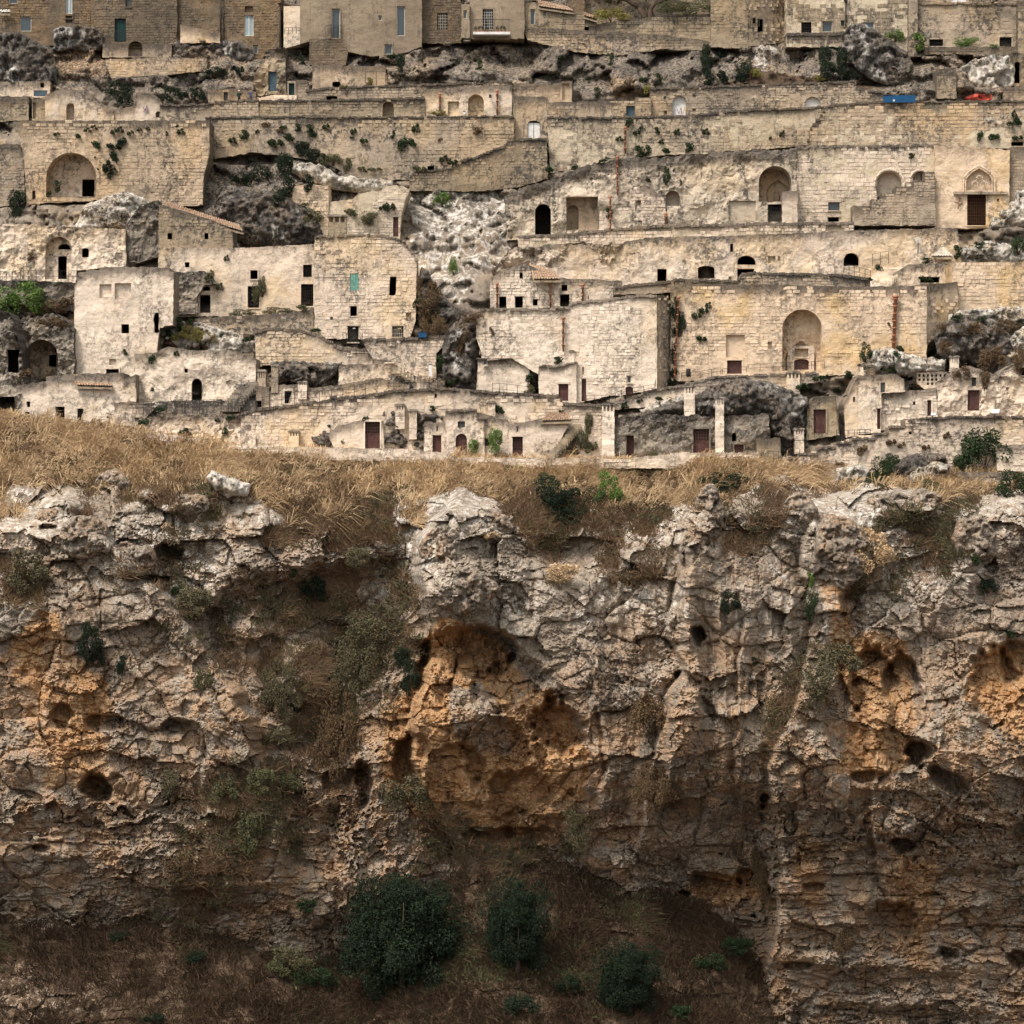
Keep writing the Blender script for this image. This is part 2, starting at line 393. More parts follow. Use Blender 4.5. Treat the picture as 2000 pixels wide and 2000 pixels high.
        def bars(m):
            nx = max(3, round((X1-X0)/.2)); nz = max(2, round((Z1-Z0)/.35))
            for i in range(1, nx): a = X0+(X1-X0)*i/nx; m.box(a-.015, Ym+.1, Z0, a+.015, Ym+.13, Z1)
            for i in range(1, nz): a = Z0+(Z1-Z0)*i/nz; m.box(X0, Ym+.12, a-.012, X1, Ym+.15, a+.012)
        sub('bars', bars, h[5] if len(h) > 5 else 'iron')
    elif k in ('g', 's', 'B', 'k'):
        mt = {'g': 'dgreen', 's': 'teal', 'B': 'bluegrey', 'k': 'iron'}[k]
        if k == 'k': sub('shutter', lambda m: m.box(X0+.03, fy-.08, Z0+.03, X1-.03, fy-.02, Z1-.03), 'greywood')
        else: sub('leaf', lambda m: leaves(m, Z1, fy-.1), mt)
    elif k == 'W':
        def sh(m):
            m.box(X0+.02, fy-.14, Z0, (X0+X1)/2-.03, fy-.06, Z1-.25); m.box((X0+X1)/2+.03, fy-.14, Z0, X1-.02, fy-.06, Z1-.25)
            for a in (X0+.12, X1-.2): 
                for zz in (Z0+.3, Z0+1.0): m.box(a, fy-.17, zz, a+.3, fy-.14, zz+.05, .2)
        sub('shutter', sh, 'white')
    return o
NB = [0]
BV = {}
def block_variant(matk, i):
    key = (matk, i)
    if key not in BV:
        r = random.Random(i*31+5); V = []
        for (y, ins) in ((0, 0), (-1, .05)):
            for (x, z) in ((-.5, -.5), (.5, -.5), (.5, .5), (-.5, .5)):
                V.append((x*(1-ins*1.2)+r.uniform(-.03, .03)*(y != 0), y*(1+r.uniform(-.25, .25)), z*(1-ins*2)+r.uniform(-.05, .05)*(y != 0)))
        F = [(4, 5, 6, 7), (0, 1, 5, 4), (1, 2, 6, 5), (2, 3, 7, 6), (3, 0, 4, 7)]
        BV[key] = mesh('stone_block', V, F, [M[matk]], {'tone': [r.random()]*8, 'grime': [0]*8})
    return BV[key]
def facade(name, label, cat, poly, mat, holes=(), style='block', b=None, dy=0, turn=(0, 0), T=None, erode=.07, cap=0, bw=.56, bh=.30,
           indiv=0, group=None, parent=None, rough=.8, core=None, grime=.8, coarse=4.4, proud=.018, missing=.03, patchy=.08, part='wall'):
    xs = [p[0] for p in poly]; ys = [p[1] for p in poly]; xl, xr, yt, yb = min(xs), max(xs), min(ys), max(ys)
    if b is None:
        bl = max(p[1] for p in poly if p[0] <= xl+.06*(xr-xl)+1); br = max(p[1] for p in poly if p[0] >= xr-.06*(xr-xl)-1)
    elif isinstance(b, (tuple, list)): bl, br = b
    else: bl = br = b
    Yl = float(Yf(bl))-.8-dy+turn[0]; Yr = float(Yf(br))-.8-dy+turn[1]
    Yc = lambda x: Yl+(Yr-Yl)*(np.asarray(x, float)-xl)/(xr-xl)
    sd_ = int(abs(xl*3+yt*7)) % 97
    def disp(x, y):
        x = np.asarray(x, float); y = np.asarray(y, float)
        e = erode*(2.2*fbm(x*.022+sd_, y*.028, 3, 3)+.5*fbm(x*.10, y*.05+sd_, 4, 3)+.28*vn(x*.5, y*.6, 8))
        if erode > .15:
            f = sst(-.05, .3, fbm(x*.03+5, y*.035+sd_, 6, 3)); h_, g_ = facet(x*.06+sd_, y*.08, 12); e = e+erode*f*(.9*h_+.25*np.exp(-g_*9))
            e = e+erode*.35*sst(.35, .8, ridged(x*.09, y*.015, 17, 2))
        return e
    out = rough_poly(poly, 5, rough, sd_)
    hp = [hole_poly(h) for h in holes]
    # ---- sheet
    step = coarse
    ix, iy = np.meshgrid(np.arange(xl+step/2, xr, step), np.arange(yt+step/2, yb, step))
    ix = ix.ravel()+rng.uniform(-.35, .35, ix.size)*step; iy = iy.ravel()+rng.uniform(-.35, .35, iy.size)*step
    ok = inpoly(ix, iy, out)
    for h, q in zip(holes, hp): ok &= ~((ix > h[1]-1.2) & (ix < h[3]+1.2) & (iy > h[2]-1.2) & (iy < h[4]+1.2)) if SHAPE.get(h[0], 'flat') == 'flat' else ~inpoly(ix, iy, [((a-(h[1]+h[3])/2)*1.12+(h[1]+h[3])/2, (c-(h[2]+h[4])/2)*1.12+(h[2]+h[4])/2) for a, c in q])
    pts = [Vector((x, y)) for x, y in out]; ed = [(i, (i+1) % len(out)) for i in range(len(out))]
    for q in hp:
        q2 = []
        for i in range(len(q)):
            a, c = q[i], q[(i+1) % len(q)]; L = math.hypot(c[0]-a[0], c[1]-a[1]); kk = max(1, int(L/6))
            q2 += [(a[0]+(c[0]-a[0])*j/kk, a[1]+(c[1]-a[1])*j/kk) for j in range(kk)]
        s0 = len(pts); pts += [Vector(a) for a in q2]; ed += [(s0+i, s0+(i+1) % len(q2)) for i in range(len(q2))]
    pts += [Vector((float(a), float(c))) for a, c in zip(ix[ok], iy[ok])]
    r = delaunay_2d_cdt(pts, ed, [], 0, 1e-4)
    v2 = np.array([(v[0], v[1]) for v in r[0]]); f = np.array([t for t in r[2] if len(t) == 3])
    cen = v2[f].mean(1); keep = inpoly(cen[:, 0], cen[:, 1], out)
    for q in hp: keep &= ~inpoly(cen[:, 0], cen[:, 1], q)
    f = f[keep]
    d = disp(v2[:, 0], v2[:, 1]); X, Y, Z = P(v2[:, 0], v2[:, 1], Yc(v2[:, 0])); Y = Y+d
    # top line per column
    cols = np.arange(int(xl)-2, int(xr)+3); rows = np.arange(int(yt)-2, int(yb)+3, 1.0)
    cg, rg = np.meshgrid(cols.astype(float)+.5, rows); msk = inpoly(cg, rg, out)
    top = np.where(msk.any(0), rows[msk.argmax(0)], yt)
    topv = top[np.clip((v2[:, 0]-cols[0]).astype(int), 0, len(cols)-1)]
    gri = grime*np.clip(1-(v2[:, 1]-topv)/34., 0, 1)
    V = np.stack([X, Y, Z], 1); nb = len(V)
    T = T if T is not None else (4.6 if any(h[0] in ROOM or h[0] in ('N', 'O', 'O2') for h in holes) else min(5, (yb-yt)*SL*1.05+1))
    # rim going back
    oa = np.array(out); X, Y, Z = P(oa[:, 0], oa[:, 1], Yc(oa[:, 0])); n = len(oa)
    V = np.concatenate([V, np.stack([X, Y+disp(oa[:, 0], oa[:, 1]), Z], 1), np.stack([X, Y+T, Z], 1)])
    i = np.arange(n); rim = np.concatenate([np.stack([nb+i, nb+(i+1) % n, nb+n+i], 1), np.stack([nb+(i+1) % n, nb+n+(i+1) % n, nb+n+i], 1)])
    Fa = np.concatenate([f, rim]); ga = np.concatenate([gri, np.full(2*n, grime*.8)])
    cx = (xl+xr)/2
    bx, by, bz = [float(q) for q in P(cx, yb, float(Yc(cx)))]
    th = parent or empty(name, (bx, by, bz), label, cat, group)
    me = mesh(part, V, Fa, [M[core or mat]], {'tone': np.full(len(V), .45), 'grime': ga}); wo = link(part, me, th)
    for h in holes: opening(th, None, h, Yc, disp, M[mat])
    FAC.append((out, Yl, Yr, xl, xr, [h for h in holes if h[0] in ROOM or h[0] in ('N', 'O', 'O2')]))
    i0, i1 = max(0, int((xl+90)//2)), int((xr+110)//2); j0, j1 = max(0, int((yt+90)//2)), int((yb+110)//2)
    sg = (slice(j0, j1), slice(i0, i1)); m2 = inpoly(gx[sg], gy[sg], out); DB[sg] = np.where(m2, np.minimum(DB[sg], Yc(gx[sg])), DB[sg])
    # ---- stones
    if style == 'block':
        sc_ = 20/(1+(Yl+Yr)/2/CD); hh = bh*sc_; rr = random.Random(sd_+3)
        blocks = []
        y = yt-rr.uniform(0, hh)
        hm = msk.copy()
        for q in hp: hm &= ~inpoly(cg, rg, q)
        while y < yb:
            rh = hh*rr.uniform(.86, 1.14); ra = int(np.clip(y+rh*.12-rows[0], 0, len(rows)-1)); rb_ = int(np.clip(y+rh*.85-rows[0], 0, len(rows)-1))
            if ra < rb_:
                line = hm[ra] & hm[rb_] & hm[(ra+rb_)//2]
                x = xl-rr.uniform(0, bw*sc_)
                j = 0; idx = np.flatnonzero(np.diff(np.concatenate([[0], line.astype(int), [0]])))
                for a, c in zip(idx[::2], idx[1::2]):
                    a = cols[0]+a; c = cols[0]+c; x = a
                    if c-a < 3: continue
                    x -= 0; first = True
                    while x < c-1.5:
                        wd = bw*sc_*rr.choice((.6, .8, 1, 1, 1.15, 1.4));
                        if first: wd *= rr.uniform(.4, 1); first = False
                        if c-(x+wd) < bw*sc_*.35: wd = c-x
                        if rr.random() > missing: blocks.append((x+wd/2, y+rh/2, wd-.7, rh-.5))
                        x += wd
            y += rh
        if blocks:
            B = np.array(blocks); B = B[(B[:, 3] > 1.5) & (fbm(B[:, 0]*.018+sd_, B[:, 1]*.03, 66, 3)+.12*vn(B[:, 0]*.3, B[:, 1]*.3, 5) < patchy)]
            ind = np.zeros(len(B), bool)
            if indiv:
                ar = B[:, 2]*B[:, 3]; sel = np.argsort(-ar)[:min(indiv, 300)]; ind[sel] = True
            q = B[~ind]; k = len(q)
            if k:
                Yb = Yc(q[:, 0])+disp(q[:, 0], q[:, 1]); Xb, _, Zb = P(q[:, 0], q[:, 1], Yc(q[:, 0])); sx = (1+Yc(q[:, 0])/CD)/20
                pr = rng.uniform(.3, 1.25, k)*proud+.02; V = np.zeros((k, 8, 3)); hw = q[:, 2]*sx/2; hz = q[:, 3]*sx/2
                for c_, (u, v) in enumerate(((-1, -1), (1, -1), (1, 1), (-1, 1))):
                    V[:, c_, 0] = Xb+u*hw; V[:, c_, 1] = Yb+.08; V[:, c_, 2] = Zb+v*hz
                    V[:, 4+c_, 0] = Xb+u*(hw-.015)+rng.uniform(-.012, .012, k); V[:, 4+c_, 1] = Yb-pr+rng.uniform(-.015, .015, k); V[:, 4+c_, 2] = Zb+v*(hz-.012)+rng.uniform(-.012, .012, k)
                F = np.array([(4, 5, 6, 7), (0, 1, 5, 4), (1, 2, 6, 5), (2, 3, 7, 6), (3, 0, 4, 7)])
                F = (F[None]+(np.arange(k)*8)[:, None, None]).reshape(-1, 4)
                tq = top[np.clip((q[:, 0]-cols[0]).astype(int), 0, len(cols)-1)]
                gq = grime*np.clip(1-(q[:, 1]-tq)/34., 0, 1)
                o = link('stone_blocks', mesh('stone_blocks', V.reshape(-1, 3), F, [M[mat]], {'tone': np.repeat(rng.random(k), 8), 'grime': np.repeat(gq, 8)}), th); o['kind'] = 'stuff'
            for (x, y, wd, hh_) in B[ind]:
                Yq = float(Yc(x))+float(disp(x, y)); Xq, _, Zq = P(x, y, float(Yc(x))); s = (1+float(Yc(x))/CD)/20
                o = bpy.data.objects.new('stone_block', block_variant(mat, rr.randrange(14))); C.objects.link(o); o.parent = th
                o.location = (float(Xq)-th.location.x, Yq+.03-th.location.y, float(Zq)-th.location.z); o.scale = (wd*s, proud*rr.uniform(.5, 1.3)+.05, hh_*s); NB[0] += 1
    # ---- coping of upright stones
    if cap:
        m = MB(); s = (1+float(Yc(cx))/CD)/20; x = xl+.5; rr = random.Random(sd_)
        while x < xr-2:
            wd = rr.choice((4, 5, 6, 8))*1.0; xm = min(x+wd/2, xr-1)
            ty = top[int(np.clip(xm-cols[0], 0, len(cols)-1))]; yy = float(Yc(xm)); X_, _, Z_ = [float(v) for v in P(xm, ty, yy)]
            if rr.random() > .05: m.box(X_-wd*s/2+.02, yy-.16, Z_-cap*s+rr.uniform(-.05, .05), X_+wd*s/2-.02, yy+.45, Z_+rr.uniform(.02, .12), rr.random(), .015)
            x += wd
        mm = mesh('coping', m.v, m.f, [M[mat]], {'tone': m.t, 'grime': [min(1, grime*1.1)]*len(m.v)}); o = link('coping', mm, th); o['kind'] = 'stuff'
    return th
# ------------------------------------------------------------------ smaller builders
def at(px, py, off=.25):
    Y = depth(px, py); Y = float(Y) if Y < 1e8 else float(Yf(py))
    return [float(q) for q in P(px, py, Y-off)]
def pipe(px, y0, y1, label, dx=0, r=.10):
    Y = min(depth(px+dx, y1-3), depth(px, y0+4)); Y = (Y if Y < 1e8 else float(Yf(y1)))-.35
    X, _, Z1 = [float(q) for q in P(px, y0, Y)]; X2, _, Z0 = [float(q) for q in P(px+dx, y1, Y)]
    th = empty('clay_pipe', (X2, Y, Z0), label, 'pipe', 'terracotta rainwater pipes on the walls')
    n = max(1, round((Z1-Z0)/.75))
    for i in range(n):
        a = i/n; c = (i+1)/n; pa = Vector((X2+(X-X2)*a, Y, Z0+(Z1-Z0)*a)); pb = Vector((X2+(X-X2)*c, Y, Z0+(Z1-Z0)*c))
        m = MB(); m.tube([pa, pa+(pb-pa)*.85, pa+(pb-pa)*.87, pb], [r*.85, r, r*1.35, r*1.3], 9, random.uniform(.3, .7)); m.build('pipe_section', M['terra'], th, True)
    m = MB(); m.tube([(X, Y, Z1), (X, Y, Z1+.18), (X, Y, Z1+.3)], [r*1.3, r*1.9, r*1.7], 9); m.build('hopper', M['terra'], th, True)
    for q in (.2, .6, .9):
        m = MB(); zz = Z0+(Z1-Z0)*q; xx = X2+(X-X2)*q; m.box(xx-r*1.5, Y-.02, zz, xx+r*1.5, Y+.4, zz+.04); m.build('bracket', M['iron'], th)
def chimney(x0, y0, x1, y1, label, mat='pale', b=None, slots=3, openp=False):
    Y = float(Yf(b if b else y1))-1.2; k = (1+Y/CD)/20
    X0, _, Z1 = [float(q) for q in P(x0, y0, Y)]; X1, _, Z0 = [float(q) for q in P(x1, y1, Y)]; W = X1-X0; D = min(W, 1.1)
    th = empty('chimney', ((X0+X1)/2, Y, Z0), label, 'chimney', 'stone chimneys of the cave houses')
    capz = min(.75, (Z1-Z0)*.35)
    m = MB(); nz = max(2, int((Z1-capz-Z0+.8)/.5)); z = Z0-.8
    for i in range(nz):
        h = (Z1-capz-Z0+.8)/nz; m.box(X0, Y, z+.01, X1, Y+D, z+h, random.random(), .025); z += h
    m.build('shaft', M[mat], th)
    m = MB(); n = slots+1; zt = Z1-capz
    for i in range(n):
        a = X0+(W-.14)*i/(n-1) if n > 1 else X0; m.box(a, Y, zt, a+.14, Y+.16, Z1-.16, .6); m.box(a, Y+D-.16, zt, a+.14, Y+D, Z1-.16, .5)
    m.box(X0+.15, Y+D*.55, zt, X1-.15, Y+D*.6, Z1-.17, .1)
    m.build('smoke_slots', M[mat], th)
    m = MB(); m.box(X0-.1, Y-.1, Z1-.16, X1+.1, Y+D+.1, Z1-.04, .7, .02); m.box(X0, Y, Z1-.04, X1, Y+D, Z1+.04, .3, .03); m.build('cap', M['rough'], th)
    m2 = (gx > x0) & (gx < x1) & (gy > y0) & (gy < y1); DB[m2] = np.minimum(DB[m2], Y)
def railing(pts, h, label, posts=9, cat='railing', group='thin iron railings along the lanes', pick=False, off=.3, mid=1, name='iron_railing'):
    Ys = [min(depth(x, y+2), depth(x, y-3))for x, y in pts]; Ys = [float(q) if q < 1e8 else float(Yf(y)) for q, (x, y) in zip(Ys, pts)]; Y0 = min(Ys)-off
    W = [Vector([float(q) for q in P(x, y, Y0)]) for x, y in pts]; Hm = h*(1+Y0/CD)/20
    th = empty(name, W[0], label, cat, group)
    L = 0
    rails = MB()
    for a, c in zip(W[:-1], W[1:]):
        up = Vector((0, 0, Hm)); n = max(1, round((c-a).length/((posts/20.)*(1+Y0/CD))))
        for q in range(mid+1):
            u = up*(1-q/(mid+1)); rails.tube([a+u, c+u], .022, 4)
        for i in range(n+1):
            p = a+(c-a)*i/n; mm = MB(); mm.tube([p, p+up], .025, 4); mm.build('post', M['iron'], th)
        if pick:
            for i in range(n*6):
                p = a+(c-a)*i/(n*6); rails.tube([p, p+up], .012, 3, cap=False)
    rails.build('rails', M['iron'], th)
def stairs(x0, y0, x1, y1, n, w_, label, mat='pale', b=None):
    """steps seen from the front, going up from (x0,y0) to (x1,y1)"""
    Yb = float(Yf(b if b else max(y0, y1)))-2.3
    X0, _, Z0 = [float(q) for q in P(x0, y0, Yb)]; X1, _, Z1 = [float(q) for q in P(x1, y1, Yb)]
    th = empty('stone_stairs', (X0, Yb, Z0), label, 'stairs')
    for i in range(n):
        xa = X0+(X1-X0)*i/n; xb = X0+(X1-X0)*(i+1)/n; z = Z0+(Z1-Z0)*(i+1)/n
        m = MB(); wv = w_/20.
        m.box(min(xa, xb)-wv/2, Yb+i*.22, Z0-.3 if i < 2 else z-.7, max(xa, xb)+wv/2, Yb+i*.22+1.2, z, random.random(), .02); m.build('step', M[mat], th)
# ------------------------------------------------------------------ plants
LEAFM = {}
def leaf_cloud(n, size, seed, clumps=9, flat=1.0, hang=False, k=3):
    r = np.random.default_rng(seed)
    cc = r.normal(0, 1, (clumps, 3)); cc /= np.linalg.norm(cc, axis=1)[:, None]; q = clumps > 20; cc *= r.uniform(.3, .95 if q else .75, (clumps, 1)); cr = r.uniform(.13, .36, clumps) if q else r.uniform(.2, .46, clumps)
    w_ = r.integers(0, clumps, n); d = r.normal(0, 1, (n, 3)); d /= np.linalg.norm(d, axis=1)[:, None]
    p = cc[w_]+d*(cr[w_]*r.uniform(.55, 1.05, n)**.6)[:, None]
    p[:, 1] *= .8
    a = r.normal(0, 1, (n, 3)); a /= np.linalg.norm(a, axis=1)[:, None]; b_ = np.cross(a, r.normal(0, 1, (n, 3))); b_ /= np.linalg.norm(b_, axis=1)[:, None]
    s = size*r.uniform(.6, 1.4, n)[:, None]
    if hang: a = a*.5+np.array([0, 0, -1]); a /= np.linalg.norm(a, axis=1)[:, None]
    V = np.stack([p-a*s*.9, p+b_*s*.38, p+a*s*.9, p-b_*s*.38], 1).reshape(-1, 3)
    F = np.arange(n*4).reshape(-1, 4)
    tone = np.repeat(np.clip(r.normal(.5, .25, n)+p[:, 2]*.12, 0, 1), 4)
    return V, F, tone
def leafmesh(kind, matk, seed):
    key = (kind, matk, seed)
    if key not in LEAFM:
        n, s, cl = dict(tuft=(420, .16, 5), bush=(2600, .062, 12), big=(8000, .036, 26), tree=(30000, .026, 70))[kind]
        V, F, t = leaf_cloud(n, s, seed, cl, hang=False); LEAFM[key] = mesh('foliage', V, F, [M[matk]], {'tone': t})
    return LEAFM[key]
def bush(px, py, rx, ry, label, matk='leaf_dark', name='shrub', cat='shrub', group=None, Y=None, kind=None, off=None):
    if Y is None:
        Y = min([depth(px+a*rx*.5, py+c*ry*.5) for a in (-1, 0, 1) for c in (-1, 0, 1)])
        Y = float(Y) if Y < 1e8 else float(Yf(py))
    s = (1+Y/CD)/20; off = off if off is not None else rx*s*.35
    kind = kind or ('tuft' if max(rx, ry) < 17 else 'bush' if max(rx, ry) < 45 else 'big')
    X, YY, Z = [float(q) for q in P(px, py, Y-off)]
    me = leafmesh(kind, matk, random.randrange(5))
    if kind == 'tuft':
        o = bpy.data.objects.new(name, me); C.objects.link(o); o.location = (X, YY, Z); o.scale = (rx*s*1.25, min(rx, ry)*s*1.1+.1, ry*s*1.25); o.rotation_euler = (0, random.uniform(-.3, .3), 0)
        return tag(o, label, cat, group)
    th = empty(name, (X, YY+off, Z-ry*s*.9), label, cat, group)
    o = bpy.data.objects.new('foliage', me); C.objects.link(o); o.parent = th; o.location = (0, -off, ry*s*.9); o.scale = (rx*s*1.3, min(rx, ry)*s*1.1, ry*s*1.3)
    m = MB(); r = random.Random(int(px)); 
    for i in range(6):
        e = Vector((X+r.uniform(-.6, .6)*rx*s, YY+r.uniform(-.2, .2), Z+r.uniform(-.4, .6)*ry*s)); b0 = Vector((X+r.uniform(-.1, .1), YY+off, Z-ry*s*.9)); m.tube([b0, (b0+e)/2+Vector((r.uniform(-.2, .2), 0, .1)), e], [.05, .035, .015], 5)
    m.build('stem', M['bark'], th); return th
def ell(px, py, rx, ry, seed):
    return [(px+rx*1.04*math.cos(a)*(1+.20*float(vn(math.cos(a)*1.3+seed*3.1, math.sin(a)*1.3, seed))+.07*float(vn(a*3, seed*2.2, 4))), py+ry*1.04*math.sin(a)*(1+.22*float(vn(math.cos(a)*1.7+seed*1.3, math.sin(a)*1.7+9, seed+5)))) for a in np.linspace(0, 2*math.pi, 26)[:-1]]
def boulder(px, py, rx, ry, label, matk, Y=None, seed=1, rz=.8, name='boulder', cat='rock', b=None, poly=None, step=None, res=0, white=None, dark=None, soilt=.25, proud=1.0):
    """an outcrop: outline in the place, rounded away at its rim, broken into facets"""
    poly = poly or ell(px, py, rx, ry, seed)
    xs = [p[0] for p in poly]; ys = [p[1] for p in poly]; xl, xr, yt, yb = min(xs), max(xs), min(ys), max(ys)
    Y = float(Yf(b if b else yb))-.5 if Y is None else Y
    step = step or (3.2 if xr-xl > 60 else 2.2)
    out = rough_poly(poly, step*1.2, 1.6, seed)
    ix, iy = np.meshgrid(np.arange(xl, xr, step), np.arange(yt, yb, step)); ix = ix.ravel()+rng.uniform(-.3, .3, ix.size)*step; iy = iy.ravel()+rng.uniform(-.3, .3, iy.size)*step
    oa = np.array(out)
    def edge(x, y):
        d = np.full(len(x), 1e9)
        for i in range(len(oa)):
            a = oa[i]; v = oa[(i+1) % len(oa)]-a; L = v@v+1e-9; t = np.clip(((x-a[0])*v[0]+(y-a[1])*v[1])/L, 0, 1); d = np.minimum(d, np.hypot(x-a[0]-t*v[0], y-a[1]-t*v[1]))
        return d
    ok = inpoly(ix, iy, out); ix, iy = ix[ok], iy[ok]; de = edge(ix, iy); ok = de > step*.4; ix, iy, de = ix[ok], iy[ok], de[ok]
    pts = [Vector(p) for p in out]+[Vector((float(p), float(q))) for p, q in zip(ix, iy)]; n = len(out); ed = [(i, (i+1) % n) for i in range(n)]
    r = delaunay_2d_cdt(pts, ed, [], 0, 1e-4); v2 = np.array([(v[0], v[1]) for v in r[0]]); f = np.array([t for t in r[2] if len(t) == 3]); cen = v2[f].mean(1); f = f[inpoly(cen[:, 0], cen[:, 1], out)]
    de = edge(v2[:, 0], v2[:, 1]); s = (1+Y/CD)/20; R_0 = min(xr-xl, yb-yt)*.5
    bul = rz*R_0*s*1.2*np.sqrt(np.clip(1-(1-np.clip(de/R_0, 0, 1))**2, 0, 1))
    mx_, my_ = v2[:, 0]/20, v2[:, 1]/20; q = .3*fbm(mx_, my_, seed, 3)
    h1, g1 = facet(mx_*.7+q+seed, my_*.8+q, seed); h2, g2 = facet(mx_*1.9+q, my_*2.2-q+seed, seed+1)
    rel = sst(0, 8, de)*(.75*h1-.22*np.exp(-g1*9)+.34*h2-.12*np.exp(-g2*9)+.3*ridged(mx_*.8+seed, my_*.8, seed, 3)+.16*fbm(mx_*3, my_*3, seed, 3))
    X, _, Z = P(v2[:, 0], v2[:, 1], Y); V = np.stack([X, Y+.6-bul*proud-rel, Z], 1); nb = len(V); X, _, Z = P(oa[:, 0], oa[:, 1], Y)
    c0 = np.array([X.mean(), Z.mean()])
    V = np.concatenate([V, np.stack([X, np.full(n, Y+.6), Z], 1), np.stack([c0[0]+(X-c0[0])*.9, np.full(n, Y+3.2), c0[1]+(Z-c0[1])*.9], 1)])
    i = np.arange(n); F = np.concatenate([f, np.stack([nb+i, nb+(i+1) % n, nb+n+i], 1), np.stack([nb+(i+1) % n, nb+n+(i+1) % n, nb+n+i], 1)])
    m = len(V); dk = 'dark' in matk; yy = np.concatenate([v2[:, 1], oa[:, 1], oa[:, 1]]); upv = np.clip(1-(yy-yt)/(yb-yt), 0, 1)
    wob = fbm(V[:, 0]*.4, V[:, 2]*.4, seed, 3)
    at_ = dict(tone=np.full(m, .5), grime=upv*.8, dark=np.clip((.75 if dk else .25)+.45*(upv-.4)+.4*wob, 0, 1) if dark is None else np.full(m, dark), white=np.clip((.15 if dk else .42)-.5*wob, 0, 1) if white is None else np.full(m, white), soil=np.clip(soilt*fbm(V[:, 0]*.6+4, V[:, 2]*.6, seed, 3)*2, 0, 1), ochre=np.zeros(m), tanz=np.clip(.5+wob+.3*(1-upv), 0, 1))
    bx_, by_, bz_ = [float(q) for q in P((xl+xr)/2, yb, Y)]
    V = V-np.array([bx_, by_, bz_])
    o = bpy.data.objects.new(name, mesh(name, V, F, [M[matk]], at_, True)); C.objects.link(o); o.location = (bx_, by_, bz_)
    m2 = inpoly(gx, gy, out); DB[m2] = np.minimum(DB[m2], Y-.3)
    return tag(o, label, cat)
# ================================================================== THE TOWN, from the top row down
F_ = facade
# ---- top row of houses
F_('house', 'dark brown stone house at top left with a teal window and banded tall window', 'house',
   [(-90, -60), (178, -60), (178, 90), (-90, 90)], 'brown', [('w', 39, 33, 61, 61, 'frame', 'glass'), ('w', 17, -8, 34, 7, 'frame', 'glass'), ('t', 128, -12, 141, 27), ('k', 128, 31, 141, 36), ('k', 128, 38, 141, 45)], b=100, indiv=0, dy=0, grime=.3)
F_('house', 'dark brown stone house with a green balcony door', 'house',
   [(178, -60), (346, -60), (346, 95), (178, 95)], 'brown', [('g', 224, 36, 246, 81), ('k', 245, -8, 257, 13)], b=98, dy=.7, grime=.3)
F_('house', 'brown stone wall of house with a black drainpipe beside orange lean-to', 'house',
   [(346, -60), (437, -60), (437, 88), (346, 88)], 'brown', [], b=96, dy=.3, grime=.3)
F_('lean_to', 'low orange-brown lean-to wall with a sloping top above the black rock', 'wall',
   [(352, 48), (430, 65), (430, 84), (352, 84)], 'gold', [], b=96, dy=1.6, style='plain')
F_('house', 'tall brown stone house with white framed window and small lower window', 'house',
   [(437, -60), (548, -60), (548, 112), (520, 120), (437, 106)], 'brown', [('t', 477, 29, 495, 70), ('n', 478, 12, 494, 24), ('w', 495, 88, 504, 105)], b=(98, 112), grime=.3)
F_('house', 'narrow white rendered house side with small balcony', 'house',
   [(554, 12), (586, 12), (586, 86), (554, 95)], 'cream', [], style='plain', b=112, dy=.6, grime=.1, erode=.02, rough=.2)
F_('house', 'narrow grey rendered house corner beside the white wall', 'house',
   [(586, -60), (606, -60), (606, 80), (586, 86)], 'plast', [], style='plain', b=112, dy=1.2, grime=.1, erode=.02, rough=.2)
F_('house', 'large grey-brown rendered house with two tall dark windows', 'house',
   [(606, -60), (824, -60), (824, 92), (760, 112), (700, 106), (668, 98), (668, 76), (606, 76)], 'plast',
   [('w', 648, 17, 664, 75, 'frame', 'glass'), ('w', 775, 12, 791, 70, 'frame', 'glass'), ('w', 739, 30, 746, 40, 'frame', 'glass'), ('w', 751, 87, 766, 106, 'frame', 'glass')], style='plain', b=114, dy=1.5, grime=.15, erode=.04)
F_('wall', 'dark stone base wall under the grey rendered house', 'wall', [(604, 76), (668, 76), (680, 100), (675, 128), (640, 130), (604, 126)], 'brown', [], b=118, dy=1.4, grime=.2)
F_('house', 'brown stone house with a barred window in pale frame', 'house',
   [(824, -60), (901, -60), (901, 84), (824, 84)], 'brown', [('b', 854, 25, 874, 58, 'frame')], b=110, dy=.4, grime=.2)
F_('house', 'pale rendered narrow pillar house with slit window', 'house', [(901, 8), (917, 8), (917, 74), (901, 74)], 'plast', [('w', 905, 20, 912, 36)], style='plain', b=110, dy=1.4, grime=.2, erode=.02)
F_('house', 'pale cream house with a long balcony of flower pots', 'house',
   [(917, -60), (1024, -60), (1024, 76), (917, 76)], 'plast', [('b', 943, 18, 963, 57, 'white')], style='plain', b=110, dy=.8, grime=.2, erode=.03)
F_('house', 'low stone house with sloping tiled roof and narrow dark window', 'house',
   [(1024, 0), (1060, 8), (1072, 16), (1120, 18), (1120, 24), (1142, 24), (1142, 60), (1024, 68)], 'grey', [('w', 1036, 18, 1045, 48)], b=108, dy=.2, grime=.5)
F_('house', 'brown stone gable block behind the low tiled house', 'house', [(1108, -60), (1142, -60), (1142, 24), (1108, 24)], 'brown', [], b=90, grime=.3)
F_('shed', 'tiny shed with sloping roof left of the olive tree', 'shed', [(1142, 28), (1166, 36), (1164, 52), (1142, 52)], 'plast', [], style='plain', b=100, dy=.6)
F_('garden_wall', 'tan garden wall behind the olive tree', 'wall', [(1142, -60), (1388, -60), (1388, 50), (1142, 50)], 'tangrey', [], b=70, grime=.2)
